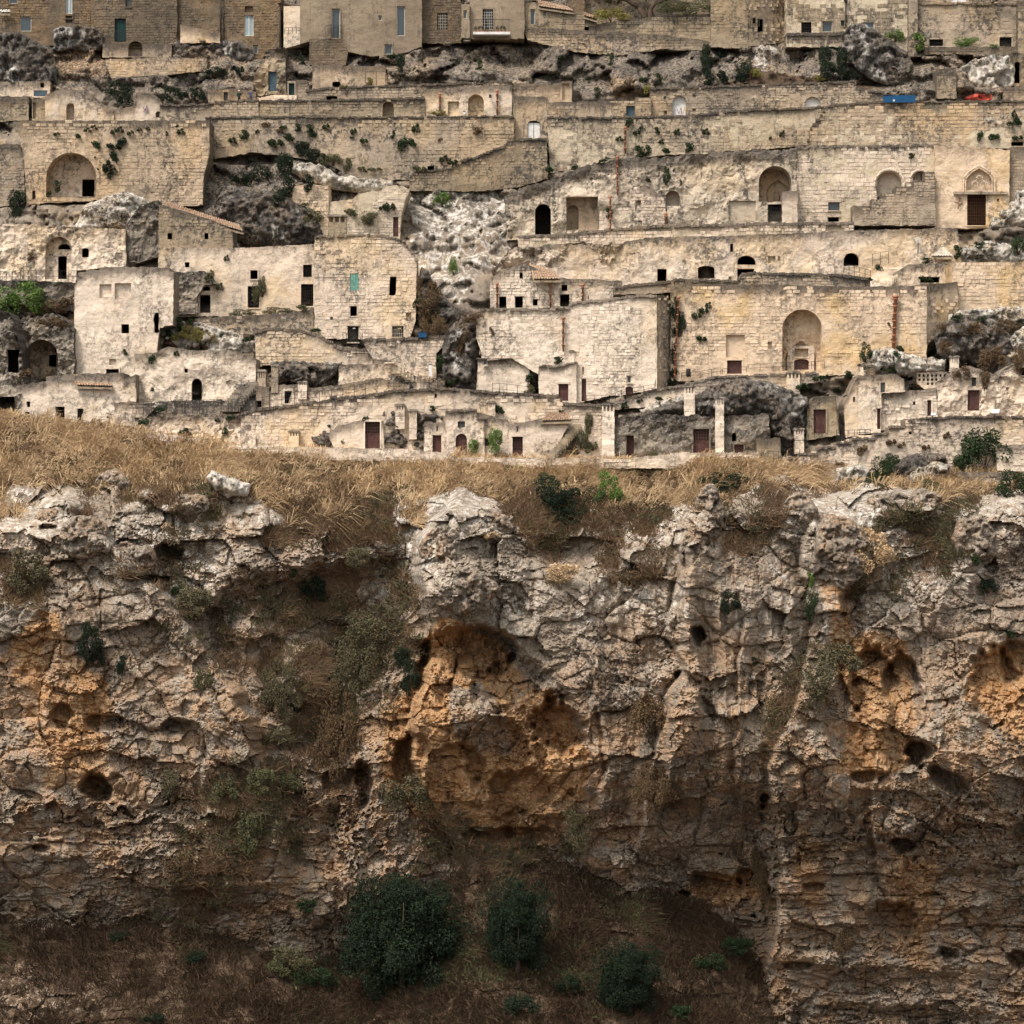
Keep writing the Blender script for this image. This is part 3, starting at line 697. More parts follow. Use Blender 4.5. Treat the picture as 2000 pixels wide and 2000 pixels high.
F_('terrace_wall', 'brown terrace wall under the olive tree', 'wall',
   [(1150, 52), (1180, 45), (1230, 38), (1300, 30), (1388, 28), (1388, 100), (1290, 75), (1200, 68), (1150, 70)], 'grey', [], b=100, dy=.5, indiv=160, bw=.7, bh=.42)
F_('retaining_wall', 'broken pale retaining wall above the dark rocks', 'wall',
   [(1022, 52), (1060, 55), (1160, 60), (1290, 68), (1388, 80), (1388, 100), (1290, 96), (1200, 110), (1120, 100), (1030, 78)], 'tangrey', [], b=112, dy=.2, missing=.14)
F_('house', 'stone corner house with grilled side windows and awning', 'house', [(1388, -60), (1461, -60), (1461, 95), (1388, 92)], 'grey', [], b=108, dy=.8, indiv=150, bw=.75, bh=.42)
F_('house', 'turned side of the corner house with small dark window and door', 'house', [(1461, -60), (1536, -60), (1536, 82), (1461, 92)], 'tangrey', [('b', 1470, 35, 1476, 46), ('D', 1480, 37, 1490, 62)], b=108, dy=.8, turn=(0, 3.4), bw=.7, bh=.4)
F_('house', 'grey stone house with square windows and pale mortar joints', 'house',
   [(1536, -60), (1774, -60), (1774, 130), (1700, 100), (1645, 92), (1536, 92)], 'grey', [('b', 1565, 43, 1585, 64), ('w', 1606, 42, 1626, 62), ('k', 1642, 40, 1650, 51), ('w', 1684, 43, 1708, 58)], b=104, dy=.3, indiv=300, bw=.8, bh=.42, core='mortar', grime=.2)
F_('terrace_wall', 'curved stone terrace wall under the square windows', 'wall', [(1536, 65), (1650, 64), (1650, 92), (1536, 92)], 'tangrey', [], b=104, dy=1.1, bw=.8, bh=.42, core='mortar', cap=5)
F_('pier', 'tall pale stone pier between the two grey houses', 'wall', [(1774, -60), (1792, -60), (1792, 110), (1774, 110)], 'tangrey', [], b=104, dy=1.0)
F_('house', 'dark stone house at top right with two low barred windows', 'house',
   [(1792, 6), (1990, 6), (1990, 104), (1792, 106)], 'tangrey', [('b', 1815, 77, 1842, 90), ('b', 1952, 73, 1976, 92), ('D', 1793, 92, 1803, 105)], b=104, dy=.4, indiv=220, bw=.8, bh=.44, cap=3, grime=.4)
F_('house', 'upper storey with a half open white shutter at top right', 'house', [(1792, -60), (2090, -60), (2090, 12), (1792, 12)], 'tangrey', [('W', 1855, -14, 1888, 9)], b=80)
F_('terrace_wall', 'thin stone kerb wall below the barred windows at top right', 'wall', [(1806, 92), (2090, 90), (2090, 104), (1806, 106)], 'grey', [], b=112, dy=.6, bw=.9)
F_('pier', 'stone pier at the top right edge', 'wall', [(1988, 0), (2090, 0), (2090, 130), (1988, 130)], 'grey', [], b=118, dy=.7)
# ---- rock band below the top row
F_('terrace_wall', 'short tan terrace wall below the green balcony door', 'wall', [(205, 116), (300, 112), (404, 113), (404, 138), (330, 146), (215, 152)], 'tan', [], b=152, grime=.5, indiv=90)
F_('wall', 'stone garden wall with small arch below the green door', 'wall', [(200, 86), (335, 86), (335, 112), (200, 112)], 'tangrey', [('N', 250, 76+4, 278, 110)], b=122, style='plain')
F_('hut', 'pale plastered hut with a grey tin lean-to in dark rock at left edge', 'hut', [(-60, 160), (98, 158), (98, 190), (-60, 190)], 'cream', [('D', 78, 161, 86, 171)], style='plain', b=192)
F_('wall', 'dark grey stone wall at left edge beside narrow black gap', 'wall', [(-90, 188), (56, 188), (56, 235), (-90, 240)], 'grey', [], b=240)
F_('wall', 'short grey stone wall right of the narrow black gap', 'wall', [(62, 194), (95, 192), (95, 240), (62, 240)], 'grey', [('n', 56+8, 200, 70, 232)], b=238)
F_('ruin', 'pale plastered ruin with walled-up arched doorway', 'house', [(88, 185), (112, 176), (165, 176), (205, 205), (222, 222), (222, 240), (88, 240)], 'pale', [('N', 129, 201, 145, 234)], b=238, dy=.4, style='plain')
F_('ruin', 'pale plastered wall with purple graffiti and a tiny arched niche', 'wall', [(222, 214), (262, 205), (270, 182), (300, 184), (316, 200), (316, 240), (222, 240)], 'pale', [('N', 304, 217, 314, 229)], b=238, dy=.2, style='plain')
F_('terrace_wall', 'pale stone parapet below the two walkers', 'wall', [(312, 203), (400, 203), (420, 198), (505, 194), (505, 240), (312, 240)], 'tangrey', [], b=240, dy=.3, cap=3, indiv=120)
F_('wall', 'low wall with a grey metal door behind the two walkers', 'wall', [(406, 175), (460, 173), (500, 180), (500, 200), (406, 204)], 'tan', [('k', 437, 180, 445, 196)], b=205, style='plain')
F_('rock_wall', 'dark eroded house front with light blue door in rock', 'house', [(520, 95), (556, 92), (560, 186), (500, 186), (496, 150)], 'grey', [('B', 524, 140, 540, 178)], b=185, style='plain', erode=.35)
F_('wall', 'stone gate pillar with a black door beside the pale steps', 'wall', [(562, 158), (600, 156), (604, 172), (610, 198), (562, 198)], 'tangrey', [('g', 564, 163, 575, 188)], b=200, dy=.3)
F_('ruin', 'pale cave house wall with a low cut arch behind the railing', 'house', [(610, 125), (664, 125), (670, 130), (752, 128), (760, 172), (610, 175)], 'tan', [('S', 649, 159, 665, 170)], b=176, style='plain')
F_('retaining_wall', 'long stained retaining wall under the upper road with small half-buried arches', 'wall',
   [(597, 176), (640, 171), (720, 168), (850, 164), (960, 159), (1000, 157), (1000, 200), (597, 200)], 'tangrey', [('S', 637, 187, 659, 198)], b=208, cap=3, indiv=200)
F_('terrace_wall', 'dark grey terrace wall with a walled-up arched doorway', 'wall', [(495, 197), (600, 195), (728, 193), (830, 191), (830, 236), (495, 236)], 'grey', [('N', 747, 198, 769, 229)], b=234, cap=3, dy=.4, indiv=200)
F_('cave_house', 'plastered road front with blind arch and small iron gate', 'house', [(829, 176), (900, 170), (1000, 166), (1000, 232), (829, 232)], 'pale', [('N', 914, 184, 945, 226), ('n', 875, 198, 896, 226)], b=228, style='plain', dy=.5)
F_('stair_wall', 'tan stone wall with slanting outside stair', 'wall', [(1000, 162), (1096, 165), (1096, 202), (1068, 202), (1045, 190), (1000, 190)], 'tan', [], b=205, bh=.3)
F_('cave_house', 'tall niche cut in tan plaster beside the slanting stair', 'house', [(1094, 160), (1117, 158), (1117, 204), (1094, 204)], 'tan', [('n', 1098, 163, 1112, 196)], b=204, style='plain', dy=.3)
F_('terrace_wall', 'weathered terrace wall with a blue-grey wooden door', 'wall', [(1000, 188), (1070, 190), (1070, 200), (1240, 196), (1242, 190), (1272, 190), (1272, 236), (1000, 236)], 'tangrey', [('B', 1223, 207, 1240, 227)], b=230, dy=.2, indiv=200)
F_('road_wall', 'long stone road wall with arched pink doorway and wall holes', 'wall',
   [(1269, 172), (1345, 170), (1400, 168), (1500, 164), (1640, 160), (1672, 157), (1672, 172), (1725, 180), (1725, 236), (1269, 236)], 'tangrey', [('Q', 1313, 187, 1340, 226, 'white'), ('n', 1353, 184, 1359, 190), ('n', 1353, 212, 1359, 218), ('n', 1297, 216, 1303, 224), ('Q', 1571, 189, 1603, 208, 'white')],
   b=222, cap=3, indiv=300, bw=.7)
F_('wall', 'pale block wall stub right of the red cover', 'wall', [(1960, 169), (2090, 163), (2090, 200), (1960, 200)], 'tan', [], b=204)
F_('wall', 'small dark rock-side house with narrow arched doorway at right edge', 'wall', [(1960, 104), (2090, 104), (2090, 170), (1975, 168)], 'grey', [('A', 1982, 120, 1993, 162)], b=176, style='plain', erode=.2)
F_('pillar', 'square dark masonry buttress between lichened rocks', 'wall', [(1830, 135), (1868, 132), (1868, 192), (1830, 192)], 'grey', [], b=194, dy=.5)
# ---- long retaining walls
F_('retaining_wall', 'tall tan block wall at left with huge arched recess', 'wall',
   [(30, 237), (120, 235), (409, 235), (409, 300), (398, 345), (396, 400), (300, 408), (225, 385), (180, 392), (66, 398), (52, 402), (46, 300)], 'tan', [('O', 90, 298, 188, 385), ('D', 63, 372, 69, 389)],
   b=400, indiv=300, bw=.66, bh=.36, grime=.9)
F_('niche_wall', None, None, [(84, 290), (196, 290), (196, 398), (84, 398)], 'pale', [('D', 160, 350, 184, 384)], b=400, dy=-2.55, style='plain', parent=bpy.data.objects['retaining_wall.001'], erode=.25, grime=0, part='niche_wall')
F_('wall', 'grey block at left edge over a pale lower wall', 'wall', [(-90, 283), (33, 281), (46, 300), (50, 400), (-90, 410)], 'tangrey', [], b=398, dy=-.4)
F_('retaining_wall', 'long plant-dotted retaining wall in the upper left', 'wall',
   [(400, 229), (500, 228), (830, 228), (1004, 226), (1004, 296), (940, 330), (880, 350), (760, 352), (690, 345), (640, 320), (560, 305), (490, 298), (409, 312)], 'tangrey', [('D', 835, 324, 848, 334)], b=(315, 350), indiv=300, cap=2, bw=.7, bh=.38)
F_('turret', 'stone bay with arched window closed by white shutters', 'house', [(1003, 186), (1068, 190), (1070, 280), (1003, 280)], 'tangrey', [('W', 1030, 235, 1055, 270)], b=(330, 330), dy=.4, style='plain')
F_('retaining_wall', 'stepped stone wall below the white shuttered window', 'wall',
   [(800, 346), (812, 334), (860, 332), (882, 328), (884, 318), (906, 312), (940, 301), (972, 290), (1003, 272), (1068, 270), (1070, 350), (1000, 368), (930, 374), (800, 372)], 'grey', [], b=(374, 350), dy=.6, indiv=160, cap=3)
F_('retaining_wall', 'long upper retaining wall with pale mortar and orange drainpipe', 'wall',
   [(1068, 229), (1200, 228), (1350, 225), (1420, 217), (1500, 213), (1622, 207), (1582, 250), (1578, 284), (1400, 300), (1300, 302), (1200, 315), (1075, 338)], 'tangrey', [], b=(340, 292), indiv=300, cap=3, bw=.66, bh=.36, core='mortar')
F_('retaining_wall', 'tall straight block wall at upper right with dark top courses', 'wall',
   [(1618, 206), (1700, 199), (1800, 198), (2090, 195), (2090, 290), (1575, 290), (1582, 252)], 'tan', [('D', 1975, 277, 1999, 285)], b=(292, 292), dy=.3, indiv=300, cap=3, bw=.72, bh=.38, core='mortar', grime=1.0)
# ---- church front and caves on the right
F_('rock_church', 'pale block church front with a square blue-glass window', 'church',
   [(1555, 286), (1700, 284), (1828, 283), (1828, 440), (1555, 440)], 'pale', [('w', 1618, 395, 1640, 411, 'door', 'glass'), ('D', 1617, 424, 1639, 433), ('N', 1712, 335, 1762, 392), ('N', 1783, 335, 1812, 368)], b=440, indiv=300, bw=.78, bh=.42, core='mortar', grime=.7, cap=4)
F_('stair_wall', 'stepped block wall hiding the church arches', 'wall',
   [(1665, 402), (1702, 402), (1702, 389), (1722, 389), (1722, 378), (1750, 378), (1750, 364), (1785, 364), (1785, 352), (1806, 352), (1806, 336), (1826, 336), (1828, 440), (1665, 440)], 'tangrey', [], b=442, dy=1.6, indiv=200, bw=.6, bh=.3)
F_('rock_church', 'golden chapel front with pointed arch over tall grille door', 'church',
   [(1826, 284), (1900, 286), (1972, 293), (1972, 446), (1826, 446)], 'gold', [('P', 1888, 330, 1937, 372), ('b', 1889, 376, 1926, 440, 'rust'), ('D', 1947, 388, 1951, 394)], b=442, dy=.8, style='plain', grime=.5)
F_('wall', 'block wall right of the golden chapel', 'wall', [(1972, 288), (2090, 288), (2090, 410), (1972, 410)], 'tangrey', [], b=442, indiv=60)
F_('cliff_dwelling', 'tufa cliff front with arched caves and a deep cut recess', 'cave house',
   [(985, 380), (1040, 362), (1090, 345), (1150, 322), (1220, 310), (1300, 306), (1400, 298), (1480, 292), (1556, 290), (1556, 445), (1180, 455), (990, 470)], 'tufa',
   [('A', 1045, 398, 1076, 458), ('O2', 1106, 384, 1168, 450), ('O', 1482, 324, 1546, 394), ('b', 1500, 399, 1526, 433, 'iron'), ('n', 1424, 392, 1476, 431), ('N', 1300, 372, 1328, 402)], b=(470, 446), style='plain', erode=.2, rough=2.0, grime=1.3)
_cf = bpy.data.objects['cliff_dwelling']
F_('niche_wall', None, None, [(1100, 378), (1174, 378), (1174, 456), (1100, 456)], 'tan', [('N', 1108, 400, 1130, 448)], b=(461, 461), dy=-1.3, style='plain', parent=_cf, erode=.05, grime=0, part='niche_wall')
F_('niche_wall', None, None, [(1474, 318), (1554, 318), (1554, 397), (1474, 397)], 'tan', [('P', 1497, 352, 1541, 395)], b=(448, 448), dy=-2.6, style='plain', parent=_cf, erode=.25, grime=0, part='niche_wall')
F_('pillar', 'square pale stone pillar beside the black grille door', 'wall', [(1528, 374), (1558, 372), (1558, 438), (1528, 438)], 'pale', [], b=450, dy=.4, style='plain')
F_('cave_house', 'pale block house front with tall black window between caves', 'house', [(1170, 380), (1222, 365), (1262, 362), (1300, 388), (1300, 446), (1168, 456)], 'pale', [('D', 1241, 391, 1252, 417), ('D', 1238, 431, 1254, 443)], b=452, dy=.5, indiv=150, bw=.7, bh=.38)
F_('parapet', 'long parapet of upright stones in front of the caves', 'wall',
   [(1011, 461), (1100, 457), (1210, 446), (1300, 440), (1430, 437), (1668, 434), (1668, 462), (1400, 468), (1250, 470), (1200, 482), (1130, 474), (1012, 488)], 'pale', [], b=(492, 475), dy=.4, indiv=240, cap=4, bw=.6, bh=.34, core='mortar')
F_('cliff_dwelling', 'pale carved cave front with wide dark openings', 'cave house',
   [(1060, 478), (1200, 478), (1260, 464), (1500, 458), (1670, 450), (1870, 445), (1880, 520), (1760, 560), (1300, 566), (1200, 575), (1080, 560)], 'pale',
   [('D', 1284, 525, 1302, 558), ('S', 1363, 519, 1396, 544), ('A', 1440, 499, 1476, 517), ('D', 1440, 525, 1473, 543), ('D', 1426, 476, 1432, 492), ('n', 1500, 500, 1515, 514), ('A', 1648, 494, 1678, 519), ('n', 1423, 540, 1429, 552), ('n', 1520, 500, 1523, 510)], b=568, style='plain', erode=.12, grime=.7)
F_('rock_wall', 'bright tufa cliff wall right of the white rock', 'rock', [(1000, 486), (1130, 476), (1215, 478), (1240, 510), (1225, 545), (1200, 560), (1000, 560), (960, 530)], 'pale', [], b=572, dy=-.3, style='plain', erode=.55, rough=2.5, grime=.7)
F_('gabled_hut', 'tiny white gabled hut above the pale stair wall', 'hut', [(1820, 507), (1822, 498), (1842, 487), (1858, 497), (1858, 520), (1820, 520)], 'cream', [('n', 1826, 500, 1852, 512)], b=582, style='plain', dy=0)
F_('wall', 'white plastered wall with a low black opening beside the pale steps', 'wall', [(1742, 536), (1775, 516), (1860, 514), (1860, 558), (1742, 560)], 'cream', [('D', 1798, 541, 1835, 552)], b=582, style='plain', dy=.3)
F_('retaining_wall', 'yellow block retaining wall at the right edge', 'wall', [(1860, 512), (2090, 510), (2090, 612), (1880, 608), (1858, 590)], 'gold', [], b=(655, 640), indiv=300, bw=.6, bh=.36, grime=.5)
# ---- left middle
F_('cave_house', 'tufa cave front at left with a large arch and black doorway', 'cave house',
   [(-90, 438), (60, 438), (85, 440), (245, 448), (246, 520), (150, 528), (150, 552), (-90, 552)], 'pale', [('O', 88, 462, 140, 545), ('S', 159, 484, 173, 502)], b=(556, 545), style='plain', erode=.22, grime=.5)
F_('niche_wall', None, None, [(84, 458), (146, 458), (146, 552), (84, 552)], 'pale', [('D', 113, 500, 130, 546), ('A', 113, 476, 137, 487)], b=(560, 560), dy=-1.6, style='plain', parent=[o for o in bpy.data.objects if 'large arch and black doorway' in o.get('label', '')][0], erode=.1, grime=0, part='niche_wall')
F_('wall', 'dark crumbly wall under the left railing', 'wall', [(-90, 545), (60, 548), (150, 552), (152, 610), (90, 600), (-90, 580)], 'rough', [], b=606, dy=.3, style='plain', erode=.25)
F_('rock_wall', 'lichened grey rock pier left of the tiled roof house', 'rock', [(244, 440), (275, 400), (310, 392), (312, 500), (246, 524)], 'rough', [], b=528, style='plain', erode=.35, dy=.2)
F_('house', 'stone upper storey with two small black windows under a slanting roof', 'house',
   [(310, 399), (345, 408), (400, 425), (440, 440), (455, 450), (455, 486), (310, 486)], 'grey', [('D', 327, 455, 336, 467), ('D', 399, 455, 407, 467)], b=612, dy=-1.5, indiv=60)
F_('cave_house', 'long pale house front with ivy-hung black doors', 'house',
   [(309, 484), (480, 484), (545, 480), (616, 477), (616, 618), (309, 618)], 'pale', [('D', 361, 512, 370, 522), ('D', 489, 528, 503, 545), ('b', 484, 559, 506, 601), ('b', 592, 517, 609, 541), ('b', 588, 555, 612, 598), ('D', 390, 576, 411, 611), ('A', 396, 559, 411, 568)], b=618, style='plain', grime=.5)
F_('rock_wall', 'hollow dark rock around the small pale doorway', 'rock', [(340, 532), (400, 530), (415, 540), (422, 555), (400, 556), (385, 580), (386, 614), (340, 614)], 'rough', [], b=620, dy=.5, style='plain', erode=.3)
F_('house', 'tall block tower house with a teal shutter', 'house',
   [(614, 462), (700, 458), (755, 461), (790, 470), (814, 506), (812, 625), (800, 662), (614, 662)], 'pale',
   [('s', 684, 534, 700, 567), ('D', 684, 598, 697, 617), ('R', 761, 540, 774, 577), ('n', 793, 611, 803, 627), ('b', 679, 637, 700, 668), ('b', 766, 637, 788, 658, 'frame')], b=668, indiv=300, bw=.66, bh=.36, grime=.6, cap=3)
F_('house', 'square pale tower house with one black window and recessed panels', 'house',
   [(153, 532), (168, 532), (168, 527), (195, 527), (195, 522), (330, 522), (331, 530), (339, 531), (338, 635), (312, 640), (306, 690), (290, 735), (145, 735), (145, 560)], 'cream',
   [('D', 237, 633, 252, 651), ('R', 300, 612, 311, 650), ('n', 194, 555, 218, 580), ('n', 224, 553, 256, 583), ('n', 213, 701, 226, 713), ('D', 207, 721, 232, 730)], b=738, style='plain', grime=.9)
F_('wall', 'low grey wall below the ivy-hung doors', 'wall', [(380, 622), (430, 618), (560, 612), (612, 602), (614, 664), (520, 660), (450, 650), (390, 660)], 'tangrey', [], b=664, indiv=60)
F_('retaining_wall', 'pale diagonal wall with stone steps along its top', 'wall',
   [(497, 648), (525, 640), (584, 644), (625, 655), (650, 668), (664, 680), (730, 682), (730, 712), (650, 712), (560, 708), (500, 716)], 'pale', [], b=716, indiv=200, cap=4, bw=.6, bh=.34)
F_('terrace_wall', 'stone terrace wall under the blue barrel', 'wall', [(704, 662), (800, 660), (870, 656), (870, 672), (852, 690), (852, 740), (700, 745), (728, 700)], 'pale', [], b=745, cap=4, indiv=160, bw=.5, bh=.32)
F_('wall', 'bright plastered wall under the diagonal stair', 'wall', [(726, 700), (757, 702), (800, 728), (850, 755), (850, 762), (740, 762), (700, 768), (660, 765), (662, 712), (728, 712)], 'cream', [], b=768, style='plain', dy=.2)
F_('cave_house', 'pale house front with an open arched door and green notice', 'house',
   [(262, 690), (300, 690), (330, 676), (372, 684), (460, 684), (500, 700), (500, 770), (440, 790), (262, 800)], 'cream', [('D', 360, 720, 367, 728), ('S', 374, 739, 394, 783), ('D', 478, 783-20, 479, 784-20)], b=796, style='plain', erode=.15)
F_('house', 'low pale house at left edge with small windows and tiled roof strip', 'house',
   [(32, 753), (60, 748), (90, 745), (90, 736), (135, 732), (225, 728), (240, 728), (242, 742), (265, 731), (266, 792), (225, 800), (225, 828), (32, 828)], 'cream',
   [('D', 52, 784, 59, 795), ('D', 49, 805, 58, 815), ('D', 108, 794, 126, 828), ('b', 151, 798, 162, 825), ('D', 208, 813, 212, 817)], b=830, style='plain', grime=1.0)
F_('wall', 'low stone plinth with steps beside the low left house', 'wall', [(222, 786), (262, 784), (300, 800), (268, 832), (225, 832)], 'pale', [], b=834, bw=.5)
F_('ruin', 'old cave mouth wall at the left edge with dark openings', 'cave house', [(-90, 600), (20, 612), (40, 680), (46, 745), (34, 830), (-90, 830)], 'rough', [('R', 13, 684, 36, 727), ('D', -30, 775, 31, 815)], b=830, style='plain', erode=.5, rough=2.5)
F_('rock_wall', 'dark rock house front with a flat-arched cave and black windows', 'cave house',
   [(18, 640), (60, 620), (110, 612), (145, 640), (146, 745), (40, 750), (20, 700)], 'rough', [('O', 47, 663, 113, 740)], b=752, style='plain', erode=.45, rough=2, T=6)
F_('niche_wall', None, None, [(40, 655), (120, 655), (120, 748), (40, 748)], 'tan', [('D', 95, 693, 110, 716), ('D', 106, 678, 111, 688)], b=752, dy=-2.6, style='plain', parent=bpy.data.objects['rock_wall.003'] if 'rock_wall.003' in bpy.data.objects else None, erode=.3, grime=0, part='niche_wall')
F_('wall', 'low rubble wall behind the left railing', 'wall', [(266, 790), (340, 782), (500, 782), (500, 812), (300, 815), (266, 815)], 'rough', [], b=818, bw=.4, bh=.25, dy=-.2)
F_('retaining_wall', 'crumbling stone wall below the left railing', 'wall', [(262, 815), (340, 812), (500, 808), (500, 895), (400, 885), (262, 862)], 'pale', [], b=(850, 876), style='plain', erode=.3)
F_('hut', 'little stone hut with a black doorway amid dark rocks', 'hut', [(526, 765), (545, 752), (600, 750), (604, 790), (526, 795)], 'pale', [('b', 556, 764, 570, 788)], b=800, style='plain')
F_('wall', 'low patched wall with thin railing right of the little hut', 'wall', [(570, 762), (660, 752), (740, 738), (800, 752), (800, 786), (640, 795), (560, 798)], 'pale', [], b=800, bw=.5, missing=.15)
F_('wall', 'small dark-windowed wall stub beside two thin chimneys', 'wall', [(500, 755), (526, 755), (526, 800), (500, 800)], 'tangrey', [('D', 502, 783, 511, 795)], b=802)
# ---- centre
F_('ruin', 'gabled ruined house with tiled hip roof and black windows', 'house',
   [(957, 542), (970, 536), (985, 527), (1010, 518), (1030, 516), (1060, 530), (1090, 541), (1120, 545), (1215, 548), (1216, 582), (1110, 600), (957, 606)], 'cream',
   [('D', 1015, 532, 1021, 544), ('D', 1006, 579, 1021, 601), ('D', 1041, 584, 1050, 597), ('D', 1097, 556, 1108, 568), ('D', 1094, 575, 1112, 599), ('D', 975, 579, 989, 602), ('D', 1148, 577, 1150, 585)], b=(640, 620), style='block', bw=.5, bh=.3)
F_('retaining_wall', 'great pale central wall below the gabled ruin', 'wall',
   [(930, 606), (945, 603), (1060, 603), (1110, 600), (1112, 592), (1140, 588), (1190, 584), (1230, 578), (1283, 576), (1283, 762), (1180, 775), (1120, 790), (1050, 730), (1000, 700), (945, 705), (930, 660)], 'cream',
   [('w', 1219+6, 734, 1233, 748, 'frame'), ('e', 1222, 755, 1236, 771), ('w', 1137, 717, 1141, 732), ('d', 1136, 740, 1145, 784), ('w', 943, 700, 952, 713)], b=(790, 780), indiv=300, bw=.6, bh=.32, cap=4, grime=.6, patchy=.02)
F_('buttress', 'grey shaded side of the central buttress beside the ivy', 'wall', [(1281, 577), (1295, 576), (1316, 590), (1314, 740), (1300, 756), (1281, 762)], 'tangrey', [], b=780, turn=(0, 3.5), indiv=50)  # turned side given darker grey stone, its shade put into the colour
F_('cave_house', 'small plastered house with one square brown door in the centre', 'house', [(1052, 716), (1060, 712), (1090, 715), (1126, 706), (1126, 788), (1052, 788)], 'cream', [('d', 1091, 750, 1110, 783)], b=792, style='plain', cap=2)
F_('house', 'round-cornered pale block house with low parapet', 'house', [(933, 700), (962, 698), (1034, 704), (1036, 778), (930, 775)], 'cream', [], b=778, style='plain', cap=2, dy=.2)
F_('retaining_wall', 'giant tan wall with tall arched recess', 'wall',
   [(1310, 560), (1330, 554), (1480, 556), (1700, 560), (1810, 556), (1810, 700), (1740, 706), (1700, 730), (1560, 735), (1400, 742), (1310, 745)], 'gold',
   [('O', 1528, 604, 1606, 724), ('n', 1418, 654, 1455, 698), ('d', 1420, 704, 1449, 730), ('n', 1500, 667, 1508, 682)], b=742, indiv=300, bw=.66, bh=.34, grime=1.1, core='gold', proud=.02, patchy=.04)
_gw = [o for o in bpy.data.objects if o.name.startswith('retaining_wall') and 'giant tan' in o.get('label', '')][0]
F_('niche_wall', None, None, [(1520, 598), (1612, 598), (1612, 732), (1520, 732)], 'gold', [('P', 1534, 666, 1594, 726)], b=744, dy=-2.0, style='plain', parent=_gw, erode=.25, grime=0, part='niche_wall')
F_('niche_wall', None, None, [(1538, 676), (1590, 676), (1590, 732), (1538, 732)], 'pale', [('D', 1552, 681, 1579, 697), ('e', 1551, 701, 1580, 722)], b=744, dy=-1.9, style='plain', parent=_gw, erode=.03, grime=0, part='niche_wall')
F_('parapet', 'dark topped parapet above the giant tan wall', 'wall', [(1200, 560), (1310, 548), (1318, 545), (1440, 548), (1450, 532), (1640, 536), (1700, 545), (1700, 570), (1316, 572), (1200, 575)], 'tangrey', [], b=742, dy=-.5, cap=4, indiv=150, bw=.6)
F_('buttress', 'turned end of the giant wall at right with eroded courses', 'wall', [(1809, 556), (1870, 550), (1874, 600), (1850, 630), (1800, 690), (1809, 700)], 'gold', [], b=742, turn=(.1, 4.5), bw=.9, bh=.34)
F_('terrace_wall', 'long pale stepped wall climbing behind the lane railing', 'wall',
   [(1085, 792), (1180, 790), (1220, 782), (1245, 772), (1270, 762), (1330, 752), (1370, 742), (1400, 735), (1600, 728), (1600, 745), (1545, 758), (1420, 768), (1330, 778), (1270, 795), (1200, 800), (1085, 810)], 'cream', [], b=(812, 800), bw=.7, cap=3)
# ---- lower long wall and the front row of cave doors
F_('retaining_wall', 'long low retaining wall with comb-like coping above the brown doors', 'wall',
   [(470, 806), (500, 799), (640, 782), (645, 776), (690, 774), (780, 762), (860, 757), (900, 759), (960, 765), (1090, 772), (1100, 786), (1200, 792), (1200, 902), (960, 900), (700, 896), (470, 890)], 'pale', [('D', 849, 769, 853, 777)], b=(878, 878), indiv=300, cap=4, bw=.62, bh=.34, grime=.9)
F_('cave_house', 'rounded pale cave front with the widest lattice-topped brown door', 'cave house', [(660, 832), (705, 820), (720, 816), (748, 822), (752, 880), (655, 880), (640, 850)], 'cream', [('l', 713, 824, 742, 876)], b=886, style='plain')
F_('cave_house', 'narrow pale cave front with a plain brown door left of the white house', 'cave house', [(828, 828), (870, 824), (872, 888), (828, 888)], 'cream', [('d', 845, 850, 862, 886), ('w', 851, 831, 857, 843)], b=890, style='plain')
F_('cave_house', 'whitewashed house front with arched brown door and square window', 'house', [(870, 802), (930, 800), (932, 814), (945, 816), (948, 895), (870, 895)], 'cream', [('e', 890, 847, 912, 893), ('k', 894, 823, 908, 835)], b=896, style='plain', cap=3, dy=.3)
F_('cave_house', 'pale house front with a low grilled window behind the sapling', 'house', [(930, 806), (960, 812), (992, 820), (998, 895), (938, 895)], 'pale', [('b', 942, 857, 958, 871, 'door')], b=895, style='plain')
F_('cave_house', 'cream house front with a glazed lattice door and tiled roof edge', 'house', [(992, 828), (1040, 822), (1060, 818), (1108, 815), (1110, 830), (1075, 895), (992, 895)], 'cream', [('l', 1001, 853, 1021, 893, .35), ('w', 1008, 832, 1014, 845)], b=897, style='plain')
F_('cliff_dwelling', 'dark lichened rock front with narrow door, lattice door and tiny niche', 'cave house',
   [(1190, 815), (1300, 808), (1400, 812), (1500, 808), (1510, 890), (1190, 896)], 'rough', [('d', 1223, 851, 1238, 894), ('l', 1354, 838, 1385, 889), ('A', 1430, 845, 1438, 862), ('d', 1434, 868, 1452, 883)], b=898, style='plain', erode=.28, grime=.6, rough=2)
F_('wall', 'reddish plaster panel at the foot of the dark dome rock', 'wall', [(1478, 858), (1524, 855), (1526, 915), (1478, 915)], 'plast', [], b=916, style='plain')
F_('cave_house', 'dark stone front with one tall brown door beside the rock dome', 'cave house', [(1576, 790), (1592, 775), (1632, 772), (1640, 850), (1576, 860)], 'grey', [('d', 1589, 800, 1613, 846)], b=866, style='plain', indiv=0)
F_('wall', 'tall pale chimney-like wall right of the dark rock dome', 'wall', [(1648, 790), (1672, 740), (1678, 735), (1680, 852), (1652, 855)], 'pale', [('D', 1666, 775, 1670, 785)], b=868, style='plain', dy=-.3)
F_('house', 'tall cream cave house with grey window and flat roof slab', 'house', [(1676, 733), (1750, 731), (1766, 740), (1768, 765), (1722, 768), (1720, 845), (1676, 848)], 'cream', [('k', 1720, 747, 1729, 766), ('d', 1713, 798, 1720, 838)], b=864, style='plain', dy=.2)
